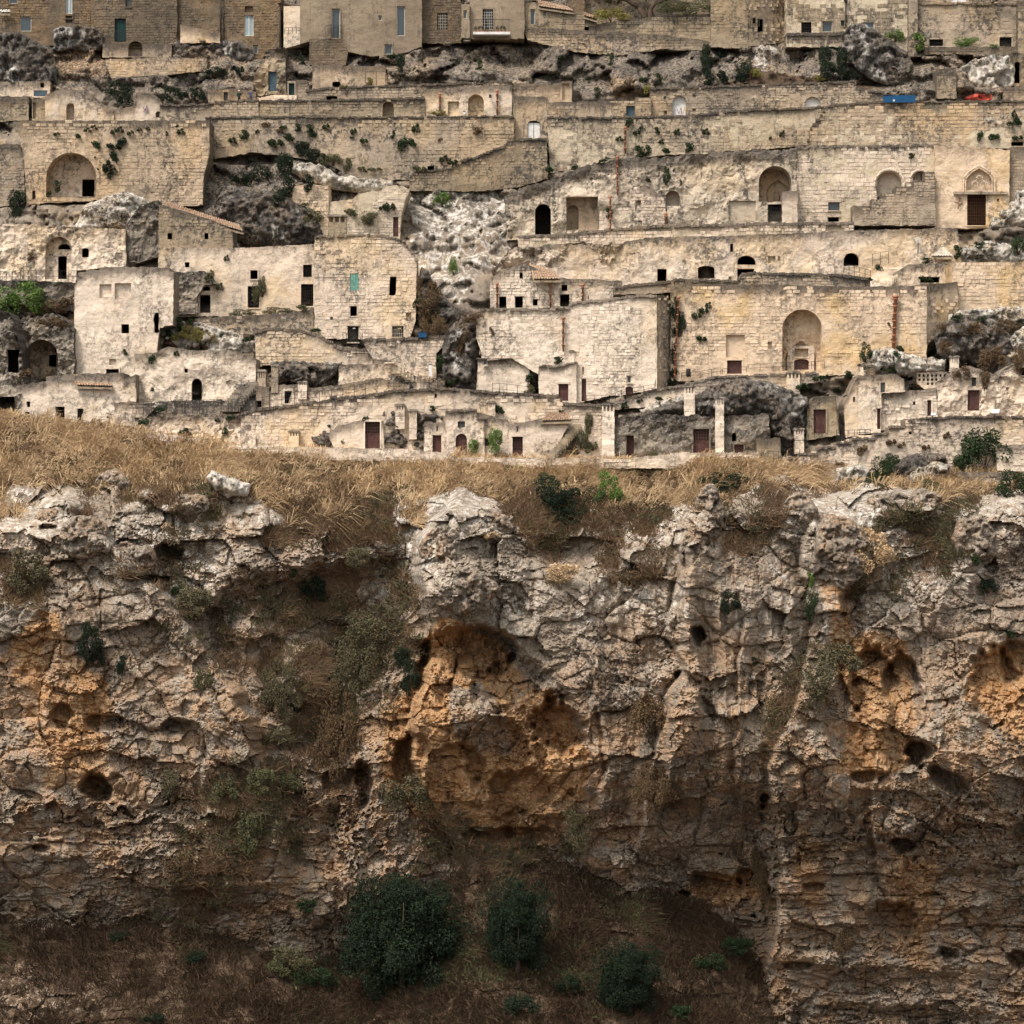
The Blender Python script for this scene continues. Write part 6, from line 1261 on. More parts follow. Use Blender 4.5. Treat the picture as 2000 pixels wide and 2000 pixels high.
# ------------------------------------------------------------------ boulders and rock lumps
BL = [('dry grassy mound right of the square pale tower', 'boulder_pale', 51, .5, 702, [(303, 645), (325, 624), (390, 628), (440, 646), (505, 654), (520, 668), (500, 692), (430, 696), (340, 690), (300, 706)]),
 ('low rocky bank below the open arched door', 'boulder_pale', 52, .4, 822, [(262, 800), (300, 782), (345, 786), (350, 812), (300, 822), (266, 820)]),
 ('huge black lichened dome rock behind the slanting roof', 'boulder_dark', 3, .5, 472, [(418, 392), (432, 374), (470, 366), (520, 371), (560, 385), (592, 400), (622, 425), (636, 455), (634, 482), (500, 482), (460, 470), (450, 450), (418, 430), (412, 408)]),
 ('grey rounded rock below the brown house at upper left', 'boulder_dark', 4, .3, 128, [(100, 56), (118, 48), (150, 46), (186, 52), (200, 66), (202, 92), (170, 100), (140, 94), (104, 96)]),
 ('black flat rock under the white framed window', 'boulder_dark', 5, .14, 128, [(330, 84), (350, 77), (400, 74), (440, 78), (470, 80), (492, 92), (498, 118), (490, 146), (480, 120), (440, 118), (400, 112), (345, 112)]),
 ('large leaning grey rock beside the ivy below the square windows', 'boulder_dark', 6, .14, 168, [(1645, 66), (1662, 47), (1695, 48), (1722, 64), (1750, 84), (1774, 100), (1786, 124), (1782, 150), (1764, 168), (1735, 164), (1712, 158), (1676, 136), (1664, 116), (1648, 112), (1642, 90)]),
 ('whitish rounded rock between buttress and arched doorway', 'boulder_pale', 7, .14, 192, [(1872, 150), (1878, 130), (1900, 116), (1935, 106), (1974, 108), (1984, 130), (1982, 162), (1950, 180), (1900, 184), (1874, 172)]),
 ('broad dark dome rock with pale lichen above the lattice door', 'boulder_dark', 11, .5, 862, [(1245, 812), (1285, 795), (1350, 776), (1390, 752), (1440, 738), (1500, 744), (1545, 760), (1580, 778), (1586, 810), (1576, 850), (1590, 880), (1560, 900), (1526, 892), (1508, 850), (1500, 822), (1440, 812), (1380, 820), (1320, 812)]),
 ('low white-speckled rock between the two chimneys', 'boulder_pale', 12, .5, 842, [(1250, 800), (1275, 788), (1310, 774), (1338, 776), (1340, 800), (1305, 808), (1256, 812)]),
 ('grey rock bulging from the straight block wall', 'boulder_pale', 13, .25, 300, [(1912, 222), (1930, 217), (1965, 216), (1990, 222), (2004, 240), (1985, 250), (1960, 248), (1945, 252), (1925, 246)]),
 ('black rock ledge above the little hut', 'boulder_dark', 14, .5, 766, [(528, 706), (560, 704), (620, 706), (668, 706), (660, 728), (640, 742), (625, 752), (600, 758), (575, 745), (545, 750), (530, 738)]),
 ('dark low rock left of the widest brown door', 'boulder_dark', 15, .5, 885, [(526, 872), (545, 862), (585, 856), (612, 842), (650, 836), (690, 830), (704, 838), (690, 858), (672, 876), (600, 878)]),
 ('dark hollowed rock right of the widest brown door', 'boulder_dark', 16, .4, 886, [(742, 802), (765, 798), (790, 812), (798, 840), (800, 880), (770, 884), (746, 878), (748, 840)]),
 ('dark lichened rock between chimney and narrow brown door', 'boulder_dark', 17, .4, 887, [(796, 818), (812, 805), (850, 806), (868, 812), (868, 824), (830, 826), (830, 880), (800, 886)]),
 ('dark arched rock under the diagonal stair', 'boulder_dark', 18, .5, 784, [(758, 757), (764, 742), (780, 730), (796, 736), (808, 756), (790, 764)]),
 ('grey rounded rock right of the open arched door', 'boulder_pale', 19, .4, 792, [(432, 798), (436, 740), (456, 720), (486, 708), (504, 722), (508, 770), (480, 796)]),
 ('low grey rock at the foot of the stepped lane', 'boulder_pale', 20, .5, 932, [(1572, 940), (1590, 925), (1640, 912), (1680, 905), (1702, 918), (1700, 945), (1650, 958), (1590, 958)]),
 ('dark grey slab rock behind the folded boulder', 'boulder_dark', 21, .5, 928, [(1742, 935), (1752, 905), (1775, 888), (1820, 884), (1848, 888), (1856, 915), (1840, 940), (1780, 948), (1745, 950)]),
 ('pale folded boulder with ochre rim at the cliff edge', 'boulder_pale', 22, .6, 954, [(1768, 948), (1775, 928), (1800, 912), (1830, 900), (1852, 906), (1860, 922), (1846, 940), (1815, 946), (1790, 952)]),
 ('dark craggy rock heap at right above the chimneys', 'boulder_dark', 23, .5, 764, [(1826, 655), (1840, 632), (1870, 615), (1910, 612), (1990, 640), (2010, 690), (1990, 735), (1945, 745), (1918, 722), (1890, 705), (1860, 715), (1832, 690)]),
 ('striped grey rock at the foot of the giant tan wall', 'boulder_pale', 24, .5, 776, [(1664, 745), (1680, 712), (1700, 685), (1735, 676), (1770, 690), (1812, 698), (1850, 700), (1848, 726), (1790, 730), (1770, 735), (1700, 732), (1682, 760)]),
 ('tall grey rock slope at the right edge', 'boulder_pale', 25, .35, 786, [(1948, 730), (1960, 690), (1982, 650), (2010, 630), (2080, 640), (2080, 760), (2000, 720), (1975, 712)]),
 ('dark pitted boulder lying in the dry grass', 'boulder_pale', 26, .6, None, [(402, 932), (412, 918), (430, 925), (456, 934), (488, 946), (482, 968), (450, 970), (420, 960)]),
 ('rock spur under the yellow block wall', 'boulder_pale', 27, .4, 694, [(1808, 640), (1830, 618), (1870, 606), (1920, 602), (1990, 596), (2080, 600), (2080, 640), (1990, 640), (1900, 628), (1850, 650), (1815, 680)]),
 ('folded dark rocks left of the square brown door', 'boulder_dark', 28, .5, 764, [(1022, 760), (1030, 720), (1050, 692), (1080, 680), (1110, 688), (1125, 704), (1096, 712), (1060, 712), (1056, 760)]),
 ('dark brown rock cleft left of the round-cornered house', 'boulder_dark', 29, .45, 770, [(868, 650), (900, 620), (936, 605), (944, 640), (935, 690), (930, 740), (960, 768), (900, 762), (865, 740), (862, 690)]),
 ('dark overgrown rock right of the tower house', 'boulder_dark', 30, .4, 668, [(814, 560), (822, 520), (838, 530), (850, 565), (880, 590), (900, 615), (905, 650), (870, 660), (826, 655), (812, 620)]),
 ('pale crumbled rock heap right of the tall grille door', 'boulder_pale', 31, .5, 464, [(1928, 448), (1938, 420), (1955, 400), (1985, 392), (1985, 372), (2010, 365), (2080, 370), (2080, 450), (1990, 456)]),
 ('smooth grey rock above the yellow block wall', 'boulder_pale', 32, .5, 518, [(1862, 500), (1890, 480), (1930, 468), (1975, 478), (2010, 496), (2080, 500), (2080, 515), (1870, 515)]),
 ('white-flecked grey rock below the huge arch', 'boulder_pale', 34, .35, 490, [(120, 470), (150, 430), (160, 400), (200, 386), (240, 372), (285, 388), (312, 410), (312, 480), (250, 500), (240, 452), (180, 455)]),
 ('white-flecked rock ledge beneath the evergreen clumps', 'boulder_pale', 35, .4, 410, [(560, 330), (590, 316), (630, 322), (660, 342), (720, 348), (765, 352), (770, 370), (720, 378), (680, 372), (640, 366), (600, 352)]),
 ('grey cracked rock left of the upper terrace wall', 'boulder_dark', 36, .14, 190, [(-80, 80), (30, 60), (100, 92), (108, 130), (110, 160), (70, 158), (20, 176), (-80, 180)])]
for lb, mk, sd_, rz, b_, pl in BL:
    yy_ = [p[1] for p in pl]; boulder(0, 0, 0, 0, lb, mk, seed=sd_, rz=rz, b=b_, poly=pl, Y=None if b_ else cdepth(445, 968)-.3, soilt=2.6 if 'grassy' in lb else .25)
RIMB = [('big rounded pale boulder over the orange chute', 1648, 1076, 56, 66), ('pale boulder below the folded boulder', 1745, 992, 50, 28), ('flat-topped pale block beside the grey-green bush', 1810, 984, 36, 30), ('tall pale pinnacle at the buttress top', 1384, 1000, 30, 50), ('pale boulder in the scrub below the lane end', 1560, 1000, 34, 34),
 ('large pale boulder near the right rim', 1905, 1058, 44, 50), ('pale boulder cut by the right edge', 1985, 1040, 34, 40), ('pale block under the pinnacle', 1362, 1080, 30, 52), ('small pale rock left of the big rounded boulder', 1600, 1020, 26, 24), ('pale stepped rocks in the left grass', 218, 948, 32, 28), ('pale slab in the left grass', 372, 985, 32, 22), ('pale knob on the left rim', 98, 1012, 28, 18),
 ('jutting pale boulder at the left cave mouth', 255, 1092, 44, 32), ('overhanging pale rock above the left cave mouth', 318, 1046, 38, 20), ('pale shoulder rock of the left rim', 160, 1050, 50, 40), ('pale brow rock of the central buttress', 950, 1030, 44, 34), ('smooth pale rock on the central buttress edge', 862, 1075, 40, 44), ('bulging pale rock over the orange hollow', 905, 1150, 60, 44), ('pale rock in the scrub of the centre ledge', 1110, 1050, 26, 26), ('small pale rock beside the thicket', 1238, 1020, 24, 22),
 ('grey block low in the right cave slope', 1762, 1608, 32, 26)]
for k_, (lb, x, y, rx, ry) in enumerate(RIMB):
    boulder(x, y, rx, ry, lb, 'cliff', Y=cdepth(x, y)+.5, seed=70+k_, rz=.45, step=2.6, white=.22, dark=.3, soilt=.15)
def redcover():
    o = boulder(1917, 189, 24, 7, 'red cloth cover bundled on the wall top at upper right', 'red', seed=41, rz=.5, name='red_cover', cat='cover', b=212, res=3)
redcover()
# ------------------------------------------------------------------ plants on walls and rocks
ORD = 'first second third fourth fifth sixth seventh eighth ninth tenth eleventh twelfth thirteenth fourteenth fifteenth sixteenth seventeenth eighteenth nineteenth twentieth'.split()
VG = [
 ('small dark caper bush on the wall with the huge arch', 'leaf_dark', 'caper bushes on the tall wall with the huge arch', [(154, 265, 8, 7), (171, 254, 8, 5), (184, 248, 7, 5), (222, 256, 7, 8), (235, 253, 7, 8), (254, 259, 7, 7), (272, 253, 5, 5), (289, 251, 5, 4), (326, 260, 4, 4), (354, 257, 9, 8), (191, 283, 13, 9), (110, 261, 6, 5), (346, 246, 4, 3), (412, 313, 8, 9), (192, 330, 3, 3), (186, 307, 2.5, 2.5)]),
 ('large dark caper bush hanging in a column right of the huge arch', 'leaf_ever', 'dark hanging column right of the huge arch', [(222, 285, 14, 9), (238, 280, 12, 12), (226, 306, 12, 14), (212, 325, 13, 14), (220, 340, 11, 11)]),
 ('small dark bush inside the huge arched recess', 'leaf_dark', 'bushes inside the huge arched recess', [(112, 362, 8, 11), (96, 379, 6, 7)]),
 ('small caper bush on the plant-dotted upper left wall', 'leaf_dark', 'caper bushes on the plant-dotted wall', [(455, 274, 9, 7), (478, 262, 12, 8), (538, 277, 15, 12), (567, 267, 12, 13), (553, 250, 9, 6), (582, 248, 9, 7), (605, 250, 10, 8), (612, 264, 8, 6), (636, 246, 7, 8), (690, 255, 6, 10), (687, 268, 4, 4), (711, 274, 8, 8), (768, 262, 5, 7), (813, 251, 9, 11), (787, 283, 13, 14), (807, 278, 10, 13), (503, 257, 5, 5), (412, 253, 4, 7), (869, 310, 12, 8), (884, 316, 10, 7)]),
 ('dry brown weed on the plant-dotted upper left wall', 'leaf_brown', 'dry weeds on the plant-dotted wall', [(520, 244, 10, 6), (548, 256, 8, 6), (932, 254, 13, 6), (860, 273, 6, 4)]),
 ('dark evergreen clump above the black dome rock', 'leaf_ever', 'evergreen clumps above the black dome rock', [(557, 330, 20, 30), (590, 290, 18, 14), (612, 305, 17, 14), (565, 360, 14, 16), (603, 355, 12, 15), (632, 308, 11, 9), (545, 385, 18, 20), (470, 350, 18, 16), (505, 340, 22, 16)]),
 ('brownish bush on the pale rocks right of the evergreen clumps', 'leaf_olive', 'olive bushes on the pale rocks', [(650, 312, 20, 12), (680, 320, 10, 12), (708, 330, 10, 6), (732, 330, 14, 6), (690, 415, 16, 10), (720, 425, 18, 12), (610, 425, 18, 14), (596, 400, 9, 5), (820, 328, 14, 8), (680, 366, 8, 6)]),
 ('dark ivy bush hanging beside the pale plastered ruin', 'leaf_ever', 'ivy bush beside the pale plastered ruin', [(228, 175, 26, 14), (243, 195, 14, 20)]),
 ('dark bush left of the two walkers', 'leaf_ever', 'bushes left of the two walkers', [(335, 185, 22, 14), (372, 185, 18, 14), (398, 188, 12, 12), (420, 140, 22, 10), (468, 135, 8, 12)]),
 ('dark hanging ivy on the black rock under the grey rendered house', 'leaf_ever', None, [(783, 126, 10, 20)]),
 ('small dark ivy on the grey rock above the upper road', 'leaf_dark', 'ivy on the grey rock above the upper road', [(936, 127, 8, 13), (589, 118, 9, 8), (765, 110, 10, 6), (893, 119, 6, 6), (1148, 153, 5, 6), (1161, 146, 4, 4), (1097, 112, 7, 5), (1070, 153, 7, 5), (1167, 178, 9, 8), (1256, 155, 8, 8), (1287, 152, 8, 10), (1193, 118, 7, 16)]),
 ('tall dark ivy column on the rocks below the corner house', 'leaf_ever', 'dark ivy columns below the corner house', [(1380, 105, 11, 18), (1382, 130, 14, 22), (1384, 152, 12, 14), (1409, 102, 9, 15), (1415, 148, 12, 16), (1450, 140, 17, 24)]),
 ('dark ivy mass below the curved terrace wall', 'leaf_ever', 'ivy mass below the curved terrace wall', [(1612, 115, 16, 24), (1618, 140, 20, 18), (1645, 125, 13, 32), (1660, 150, 18, 10)]),
 ('yellow-green bush at the foot of the dark ivy', 'leaf_yellow', 'yellow-green bushes under the ivy', [(1480, 142, 16, 12), (1264, 175, 8, 10), (1604, 152, 14, 8), (672, 168, 8, 4)]),
 ('yellow-green potted shrub behind the thin tall fence', 'leaf_yellow', None, [(722, 158, 8, 7)]), ('yellow-green shrub at the foot of a terracotta pipe', 'leaf_yellow', None, [(856, 221, 17, 7)]),
 ('green shrub at the foot of the grey stone house wall', 'leaf_green', 'shrubs below the barred windows', [(1750, 70, 18, 12), (1795, 78, 14, 16), (1885, 82, 26, 9), (1942, 90, 10, 4)]),
 ('small dark bush on the long upper wall with pale mortar', 'leaf_dark', 'bushes on the long upper wall with pale mortar', [(1229, 240, 9, 10), (1243, 258, 7, 8), (1252, 251, 6, 6), (1284, 254, 9, 11), (1323, 258, 7, 8), (1379, 257, 8, 8), (1210, 271, 8, 6), (1249, 295, 12, 12), (1265, 293, 9, 10), (1304, 294, 10, 7), (1346, 286, 11, 8), (1292, 277, 6, 5), (1528, 262, 6, 9), (1180, 314, 14, 6), (1123, 327, 8, 5), (1075, 330, 12, 8), (1505, 270, 4, 4)]),
 ('dark bush on the rocky part of the straight block wall', 'leaf_dark', 'bushes on the straight block wall', [(1915, 266, 8, 10), (1942, 268, 13, 8), (1987, 268, 11, 7), (1981, 222, 6, 9), (1990, 236, 8, 12), (1975, 242, 10, 6)]),
 ('dark bush at the left edge below the grey block', 'leaf_ever', None, [(34, 402, 21, 30)]),
 ('bright green bush on the white rock', 'leaf_green', None, [(864, 390, 17, 15)]), ('long hanging green plant on the white cliff', 'leaf_green', None, [(886, 522, 8, 22)]), ('dark bush in the cave recess above the golden door', 'leaf_dark', 'bushes by the small recess', [(760, 402, 12, 13), (747, 406, 7, 6), (1301, 345, 7, 17), (1330, 355, 4, 7), (1190, 415, 9, 9), (1780, 303, 8, 5), (1268, 352, 7, 6), (1317, 332, 3, 5)]),
 ('big bright green bush by the railing at the left edge', 'leaf_green', None, [(48, 584, 42, 34)]), ('ivy and weeds at the foot of the black doors', 'leaf_olive', 'weeds along the pale house front', [(500, 572, 10, 18), (540, 608, 30, 7), (594, 600, 14, 8), (470, 612, 24, 7), (512, 560, 8, 22), (410, 540, 12, 12), (443, 504, 6, 8), (430, 560, 8, 10)]),
 ('yellow dry shrub on the terrace right of the square tower', 'leaf_yellow', 'yellow shrubs beside the square tower', [(370, 650, 24, 12), (400, 660, 24, 10), (345, 655, 12, 12)]),
 ('dark green weed on the terrace right of the square tower', 'leaf_dark', 'weeds beside the square tower', [(350, 632, 10, 14), (374, 628, 8, 9), (328, 652, 12, 10), (485, 660, 12, 8), (433, 655, 6, 4), (245, 687, 7, 10), (297, 702, 9, 9), (345, 690, 6, 7), (298, 760, 5, 3)]),
 ('dry shrub on the slope above the left cave', 'leaf_brown', 'dry shrubs above the left cave', [(100, 600, 26, 14), (130, 590, 16, 12), (100, 630, 30, 10), (50, 730, 14, 10), (60, 500, 10, 6)]),
 ('brown dry shrub beside the tower house', 'leaf_brown', 'brown shrubs beside the tower house', [(835, 590, 26, 26), (840, 625, 22, 26), (820, 560, 8, 20), (920, 620, 22, 10), (960, 645, 7, 12), (900, 660, 14, 30), (860, 640, 16, 20), (850, 560, 14, 16)]),
 ('dark green weed on the dark rocks of the centre', 'leaf_dark', 'weeds on the dark central rocks', [(812, 592, 6, 12), (860, 704, 10, 12), (884, 744, 10, 8), (1090, 702, 12, 6), (1035, 738, 10, 10), (1221, 792, 8, 9), (1249, 782, 6, 6), (1290, 778, 10, 5), (714, 818, 7, 6), (978, 800, 14, 11), (845, 797, 8, 5), (644, 832, 5, 4), (1096, 802, 5, 4), (694, 668, 10, 5), (620, 644, 14, 5)]),
 ('ivy climbing the corner beside the central buttress', 'leaf_ever', 'ivy strip beside the central buttress', [(1318, 605, 9, 26), (1331, 630, 9, 22), (1322, 645, 9, 18), (1316, 690, 5, 22), (1316, 725, 6, 16), (1312, 744, 9, 10)]),
 ('green ivy patch left of the brown double door', 'leaf_dark', 'ivy patch on the giant tan wall', [(1360, 615, 9, 10), (1374, 605, 9, 10), (1384, 596, 7, 8), (1370, 660, 10, 8), (1737, 633, 4, 6)]),
 ('shrub beside the pale steps', 'leaf_dark', 'shrubs beside the pale steps', [(1716, 528, 10, 12), (1700, 545, 8, 6), (1870, 490, 10, 12), (1810, 508, 12, 5), (1808, 544, 14, 7), (1915, 478, 12, 6), (1990, 480, 14, 20)]),
 ('weed on the rocks below the giant tan wall', 'leaf_dark', 'weeds below the giant tan wall', [(1760, 680, 8, 10), (1750, 695, 10, 10), (1722, 715, 8, 12), (1743, 722, 9, 10), (1660, 730, 9, 9), (1600, 740, 14, 7), (1568, 755, 14, 8), (1635, 762, 8, 7), (1690, 690, 12, 18), (1820, 690, 12, 8), (1870, 620, 14, 8), (1918, 624, 12, 8), (1610, 735, 8, 6)]),
 ('dry brown plant in the dark rock heap at right', 'leaf_brown', 'dry plants in the dark rock heap', [(1900, 650, 30, 20), (1850, 680, 18, 14), (1940, 700, 26, 24), (1960, 640, 24, 14), (1990, 700, 14, 26), (1880, 730, 18, 16), (1850, 640, 20, 10), (1925, 745, 10, 20)]),
 ('bush on the crumbling wall below the left railing', 'leaf_dark', 'bushes below the left railing', [(280, 828, 14, 11), (362, 844, 14, 10), (425, 820, 6, 5), (450, 817, 10, 7), (245, 846, 12, 10), (205, 838, 8, 10), (156, 838, 6, 6), (440, 842, 8, 7), (314, 800, 16, 8)]),
 ('green plants between the mossy stair and the tall chimney pier', 'leaf_olive', 'plants between mossy stair and chimney pier', [(1150, 830, 10, 22), (1135, 860, 16, 20), (1155, 875, 14, 14), (1120, 880, 12, 12), (1035, 760, 12, 10)]),
 ('weed on the stepped lane wall', 'leaf_brown', 'weeds on the stepped lane wall', [(1685, 880, 14, 10), (1740, 862, 10, 10), (1760, 868, 8, 8), (1850, 850, 9, 8), (1885, 852, 6, 6), (1555, 920, 6, 6), (1640, 908, 12, 6), (1808, 872, 8, 8)]),
 ('dark green ivy bush beside the slab rock at lower right', 'leaf_dark', 'ivy bush beside the slab rock', [(1722, 920, 26, 26), (1740, 902, 18, 14), (1710, 940, 18, 14)]),
 ('bright green shrub at the foot of the ivy bush', 'leaf_green', 'bright shrubs at the lower right cliff edge', [(1728, 948, 20, 8), (1665, 955, 16, 12), (1585, 935, 14, 12)]),
]
for lb, mk, gp, pts in VG:
    nm = 'ivy' if 'ivy' in lb else 'weed' if 'weed' in lb else 'shrub'
    pts = sorted(pts)
    for k_, (x, y, rx, ry) in enumerate(pts): bush(x, y, rx, ry, lb+(', '+('leftmost one' if k_ == 0 else 'rightmost one' if k_ == len(pts)-1 else ORD[k_]+' from left') if len(pts) > 1 else ''), mk, nm, 'weed' if nm == 'weed' else 'plant' if nm == 'ivy' else 'bush', gp if len(pts) > 1 else None)
def cb(x, y, rx, ry, label, mk, group=None, nm='shrub', cat='bush', kind=None): Yc_ = min(cdepth(x+a*rx*.6, y+c*ry*.6) for a in (-1, 0, 1) for c in (-1, 0, 1)); bush(x, y, rx, ry, label, mk, nm, cat, group, Y=.5*Yc_+.5*cdepth(x, y), kind=kind, off=rx*(1+Yc_/CD)/20*.65)
bush(1925, 880, 44, 44, 'big dark green leafy shrub at the right end of the lane', 'leaf_dark', Y=cdepth(1925, 925)-.2); bush(1975, 950, 34, 26, 'dark green shrub at the right edge of the cliff top', 'leaf_dark', Y=cdepth(1975, 965)); bush(1880, 905, 22, 16, 'lower left part of shrubbery by the kerb wall', 'leaf_dark', Y=cdepth(1880, 925))
for a in [(1185, 968, 26, 40, 'bright green fig bush over the dark cliff-top hollow', 'leaf_green'), (1065, 945, 22, 18, 'dark grey-green spiky bush left of the bright fig bush', 'leaf_dark'), (1100, 985, 55, 42, 'black-brown dead thicket under the fig bush', 'leaf_ever'), (1410, 945, 46, 26, 'dark thicket on the cliff edge below the lane end', 'leaf_ever'),
          (614, 1152, 25, 28, 'round dark evergreen bush on the left cliff', 'leaf_ever'), (173, 1258, 22, 34, 'dark leaning evergreen bush on the ochre left wall', 'leaf_ever'), (188, 1285, 18, 22, 'lower half of dark bush on the ochre left wall', 'leaf_ever'), (236, 1296, 13, 20, 'small dark evergreen bush right of the leaning one', 'leaf_ever'),
          (785, 1285, 20, 20, 'dark bush in the gully left of the orange cave', 'leaf_ever'), (800, 1325, 16, 34, 'dark hanging bush at the left rim of the orange cave', 'leaf_ever'), (1424, 1178, 18, 22, 'dark green bush on the smooth right buttress', 'leaf_ever'), (1582, 1180, 16, 26, 'dark green bush left of the orange chute', 'leaf_dark'), (1583, 1130, 8, 14, 'light green tuft above the bush by the orange chute', 'leaf_green'),
          (1975, 1237, 12, 11, 'round green bush near the right edge of the cliff', 'leaf_dark'), (1930, 1145, 20, 18, 'dark bush under the overhang at right', 'leaf_ever'), (1908, 1092, 11, 14, 'small dark bush among pale boulders at right', 'leaf_dark'), (1474, 1290, 8, 8, 'tiny dark bush in the middle of the right face', 'leaf_dark'), (577, 1380, 12, 16, 'small dark evergreen low on the left slope', 'leaf_ever'),
          (574, 1118, 9, 9, 'green tuft left of the round evergreen', 'leaf_dark'), (345, 1153, 12, 10, 'small dark tuft under the left rock overhang', 'leaf_dark'), (395, 1330, 20, 20, 'mixed green weeds in the dry gully', 'leaf_olive'), (700, 1090, 30, 20, 'grey-green bush on the left cliff band', 'shrubgrey'), (380, 1180, 42, 30, 'grey-green bush below the left overhang', 'shrubgrey'), (50, 1120, 40, 40, 'grey-green thicket at the left edge', 'shrubgrey'),
          (740, 1220, 60, 44, 'olive thicket in the upper gully', 'shrubgrey'), (700, 1290, 40, 60, 'olive thicket halfway down the gully', 'shrubgrey'), (660, 1430, 34, 90, 'trailing grey creeper curtain in the gully', 'leaf_brown'), (545, 1340, 36, 60, 'grey-green bush on the lower left slope', 'shrubgrey'), (440, 1545, 24, 26, 'dark olive bush low in the left face', 'leaf_olive'), (510, 1530, 32, 28, 'broad olive bush low in the left face', 'leaf_olive'), (560, 1530, 26, 20, 'olive bush right of the broad one', 'leaf_olive'),
          (490, 1630, 30, 44, 'brown-green bush below the olive bushes', 'leaf_olive'), (350, 1690, 26, 28, 'round brown bush on the lower left face', 'leaf_brown'), (330, 1530, 20, 26, 'grey bush right of the left black cave', 'shrubgrey'), (1640, 1290, 40, 34, 'upper olive bush in the right-hand gully', 'shrubgrey'), (1600, 1330, 34, 34, 'lower olive bush in the right-hand gully', 'shrubgrey'), (1270, 1400, 36, 40, 'brown bush in the hollow right of the orange wall', 'leaf_brown'),
          (1275, 1540, 34, 46, 'brown scrub patch in the lower centre face', 'leaf_brown'), (1130, 1620, 28, 46, 'olive-brown grass clump at the foot of the orange wall', 'shrubgrey'), (1490, 1700, 22, 70, 'brown creeper strip on the edge of the right wall', 'leaf_brown'), (800, 1550, 44, 40, 'olive scrub below the gully mouth', 'shrubgrey'), (1645, 1840, 18, 26, 'brown bush on the layered right wall', 'leaf_brown'), (600, 1770, 24, 14, 'small green bush above the big dark tree', 'leaf_dark'),
          (1815, 960, 22, 20, 'grey-green bush below the folded boulder', 'leaf_olive'), (1770, 1010, 12, 12, 'small tuft between pale boulders', 'leaf_olive'), (960, 1045, 16, 8, 'brown grass cushion on the promontory', 'straw'), (916, 1152, 6, 8, 'tiny grey bush on the promontory face', 'leaf_olive'), (1100, 1120, 40, 18, 'dry straw clump on the ledge below the thicket', 'straw'), (1230, 1130, 30, 16, 'brown thicket on the same ledge further right', 'leaf_brown'), (1700, 1080, 36, 40, 'straw-coloured bush between the right boulders', 'straw'),
          (1000, 915, 20, 6, 'low green plant near the sapling', 'leaf_green'), (375, 890, 12, 10, 'small green bush in the dry grass', 'leaf_dark')]:
    cb(*a)
def sapling(px, y0, y1, rx, label, mk='leaf_green'):
    Y = cdepth(px, y1)-.1; s = (1+Y/CD)/20; X, _, Z0 = [float(q) for q in P(px, y1, Y)]; Zt = float(P(px, y0, Y)[2])
    th = empty('sapling', (X, Y, Z0), label, 'tree'); m = MB(); m.tube([(X, Y, Z0-.3), (X+.05, Y, (Z0+Zt)/2), (X, Y, Zt-.2)], [.06, .045, .015], 6)
    for i in range(9):
        z = Z0+(Zt-Z0)*(.35+.06*i); a_ = i*2.4; m.tube([(X, Y, z), (X+math.cos(a_)*rx*s*.7, Y+math.sin(a_)*.5, z+.35)], [.02, .008], 4)
    m.build('trunk', M['bark'], th)
    o = bpy.data.objects.new('crown', leafmesh('bush', mk, 2)); C.objects.link(o); o.parent = th; o.location = (0, 0, (Zt-Z0)*.6); o.scale = (rx*s*1.4, rx*s*1.2, (Zt-Z0)*.52)
sapling(968, 838, 905, 16, 'taller bright green sapling in front of the pale houses'); sapling(925, 858, 900, 12, 'smaller green sapling beside the arched brown door'); sapling(1274, 882, 915, 14, 'thin grey-green sapling before the dark cave front', 'leaf_olive')
def olive():
    Y = depth(1262, 36)+.8; X, _, Z0 = [float(q) for q in P(1262, 42, Y)]; s = (1+Y/CD)/20
    th = empty('olive_tree', (X, Y, Z0), 'gnarled olive tree with forked dark trunk on the upper terrace', 'tree')
    m = MB(); q = lambda x, y, dy=0: tuple(float(v) for v in P(x, y, Y+dy))
    for br in ([(1262, 46), (1258, 30), (1248, 16), (1238, 5), (1215, -12)], [(1266, 46), (1271, 32), (1270, 18), (1280, 6), (1300, -14)], [(1270, 20), (1262, 8), (1262, -20)], [(1248, 16), (1225, 2), (1195, -6)], [(1280, 6), (1310, -4), (1340, -10)]):
        m.tube([q(*p) for p in br], [.42, .36, .28, .2, .08][:len(br)] if len(br) > 3 else [.24, .16, .06], 8, .4)
    m.build('trunk', M['bark'], th, True)
    for i, (x, y, r) in enumerate([(1198, 4, 24), (1232, -16, 30), (1290, -24, 34), (1322, -8, 24), (1262, -44, 50), (1178, -14, 26), (1345, -18, 24)]):
        o = bpy.data.objects.new('crown', leafmesh('bush', 'leaf_olive', i % 4)); C.objects.link(o); o.parent = th; p = q(x, y); o.location = (p[0]-X, (i % 3-1)*.8, p[2]-Z0); o.scale = (r*s*1.1, r*s*.9, r*s*.62)
olive()
bush(1195, 30, 34, 16, 'yellow-green shrub under the left side of the olive tree', 'leaf_yellow', Y=depth(1195, 60)+.5); bush(1340, 14, 46, 16, 'grey-green shrub row right of the olive tree', 'leaf_olive', Y=depth(1340, 50)+.5)
bush(1940, -4, 40, 8, 'dark hedge on the roof terrace at top right', 'leaf_dark', Y=depth(1940, 20)-.2)
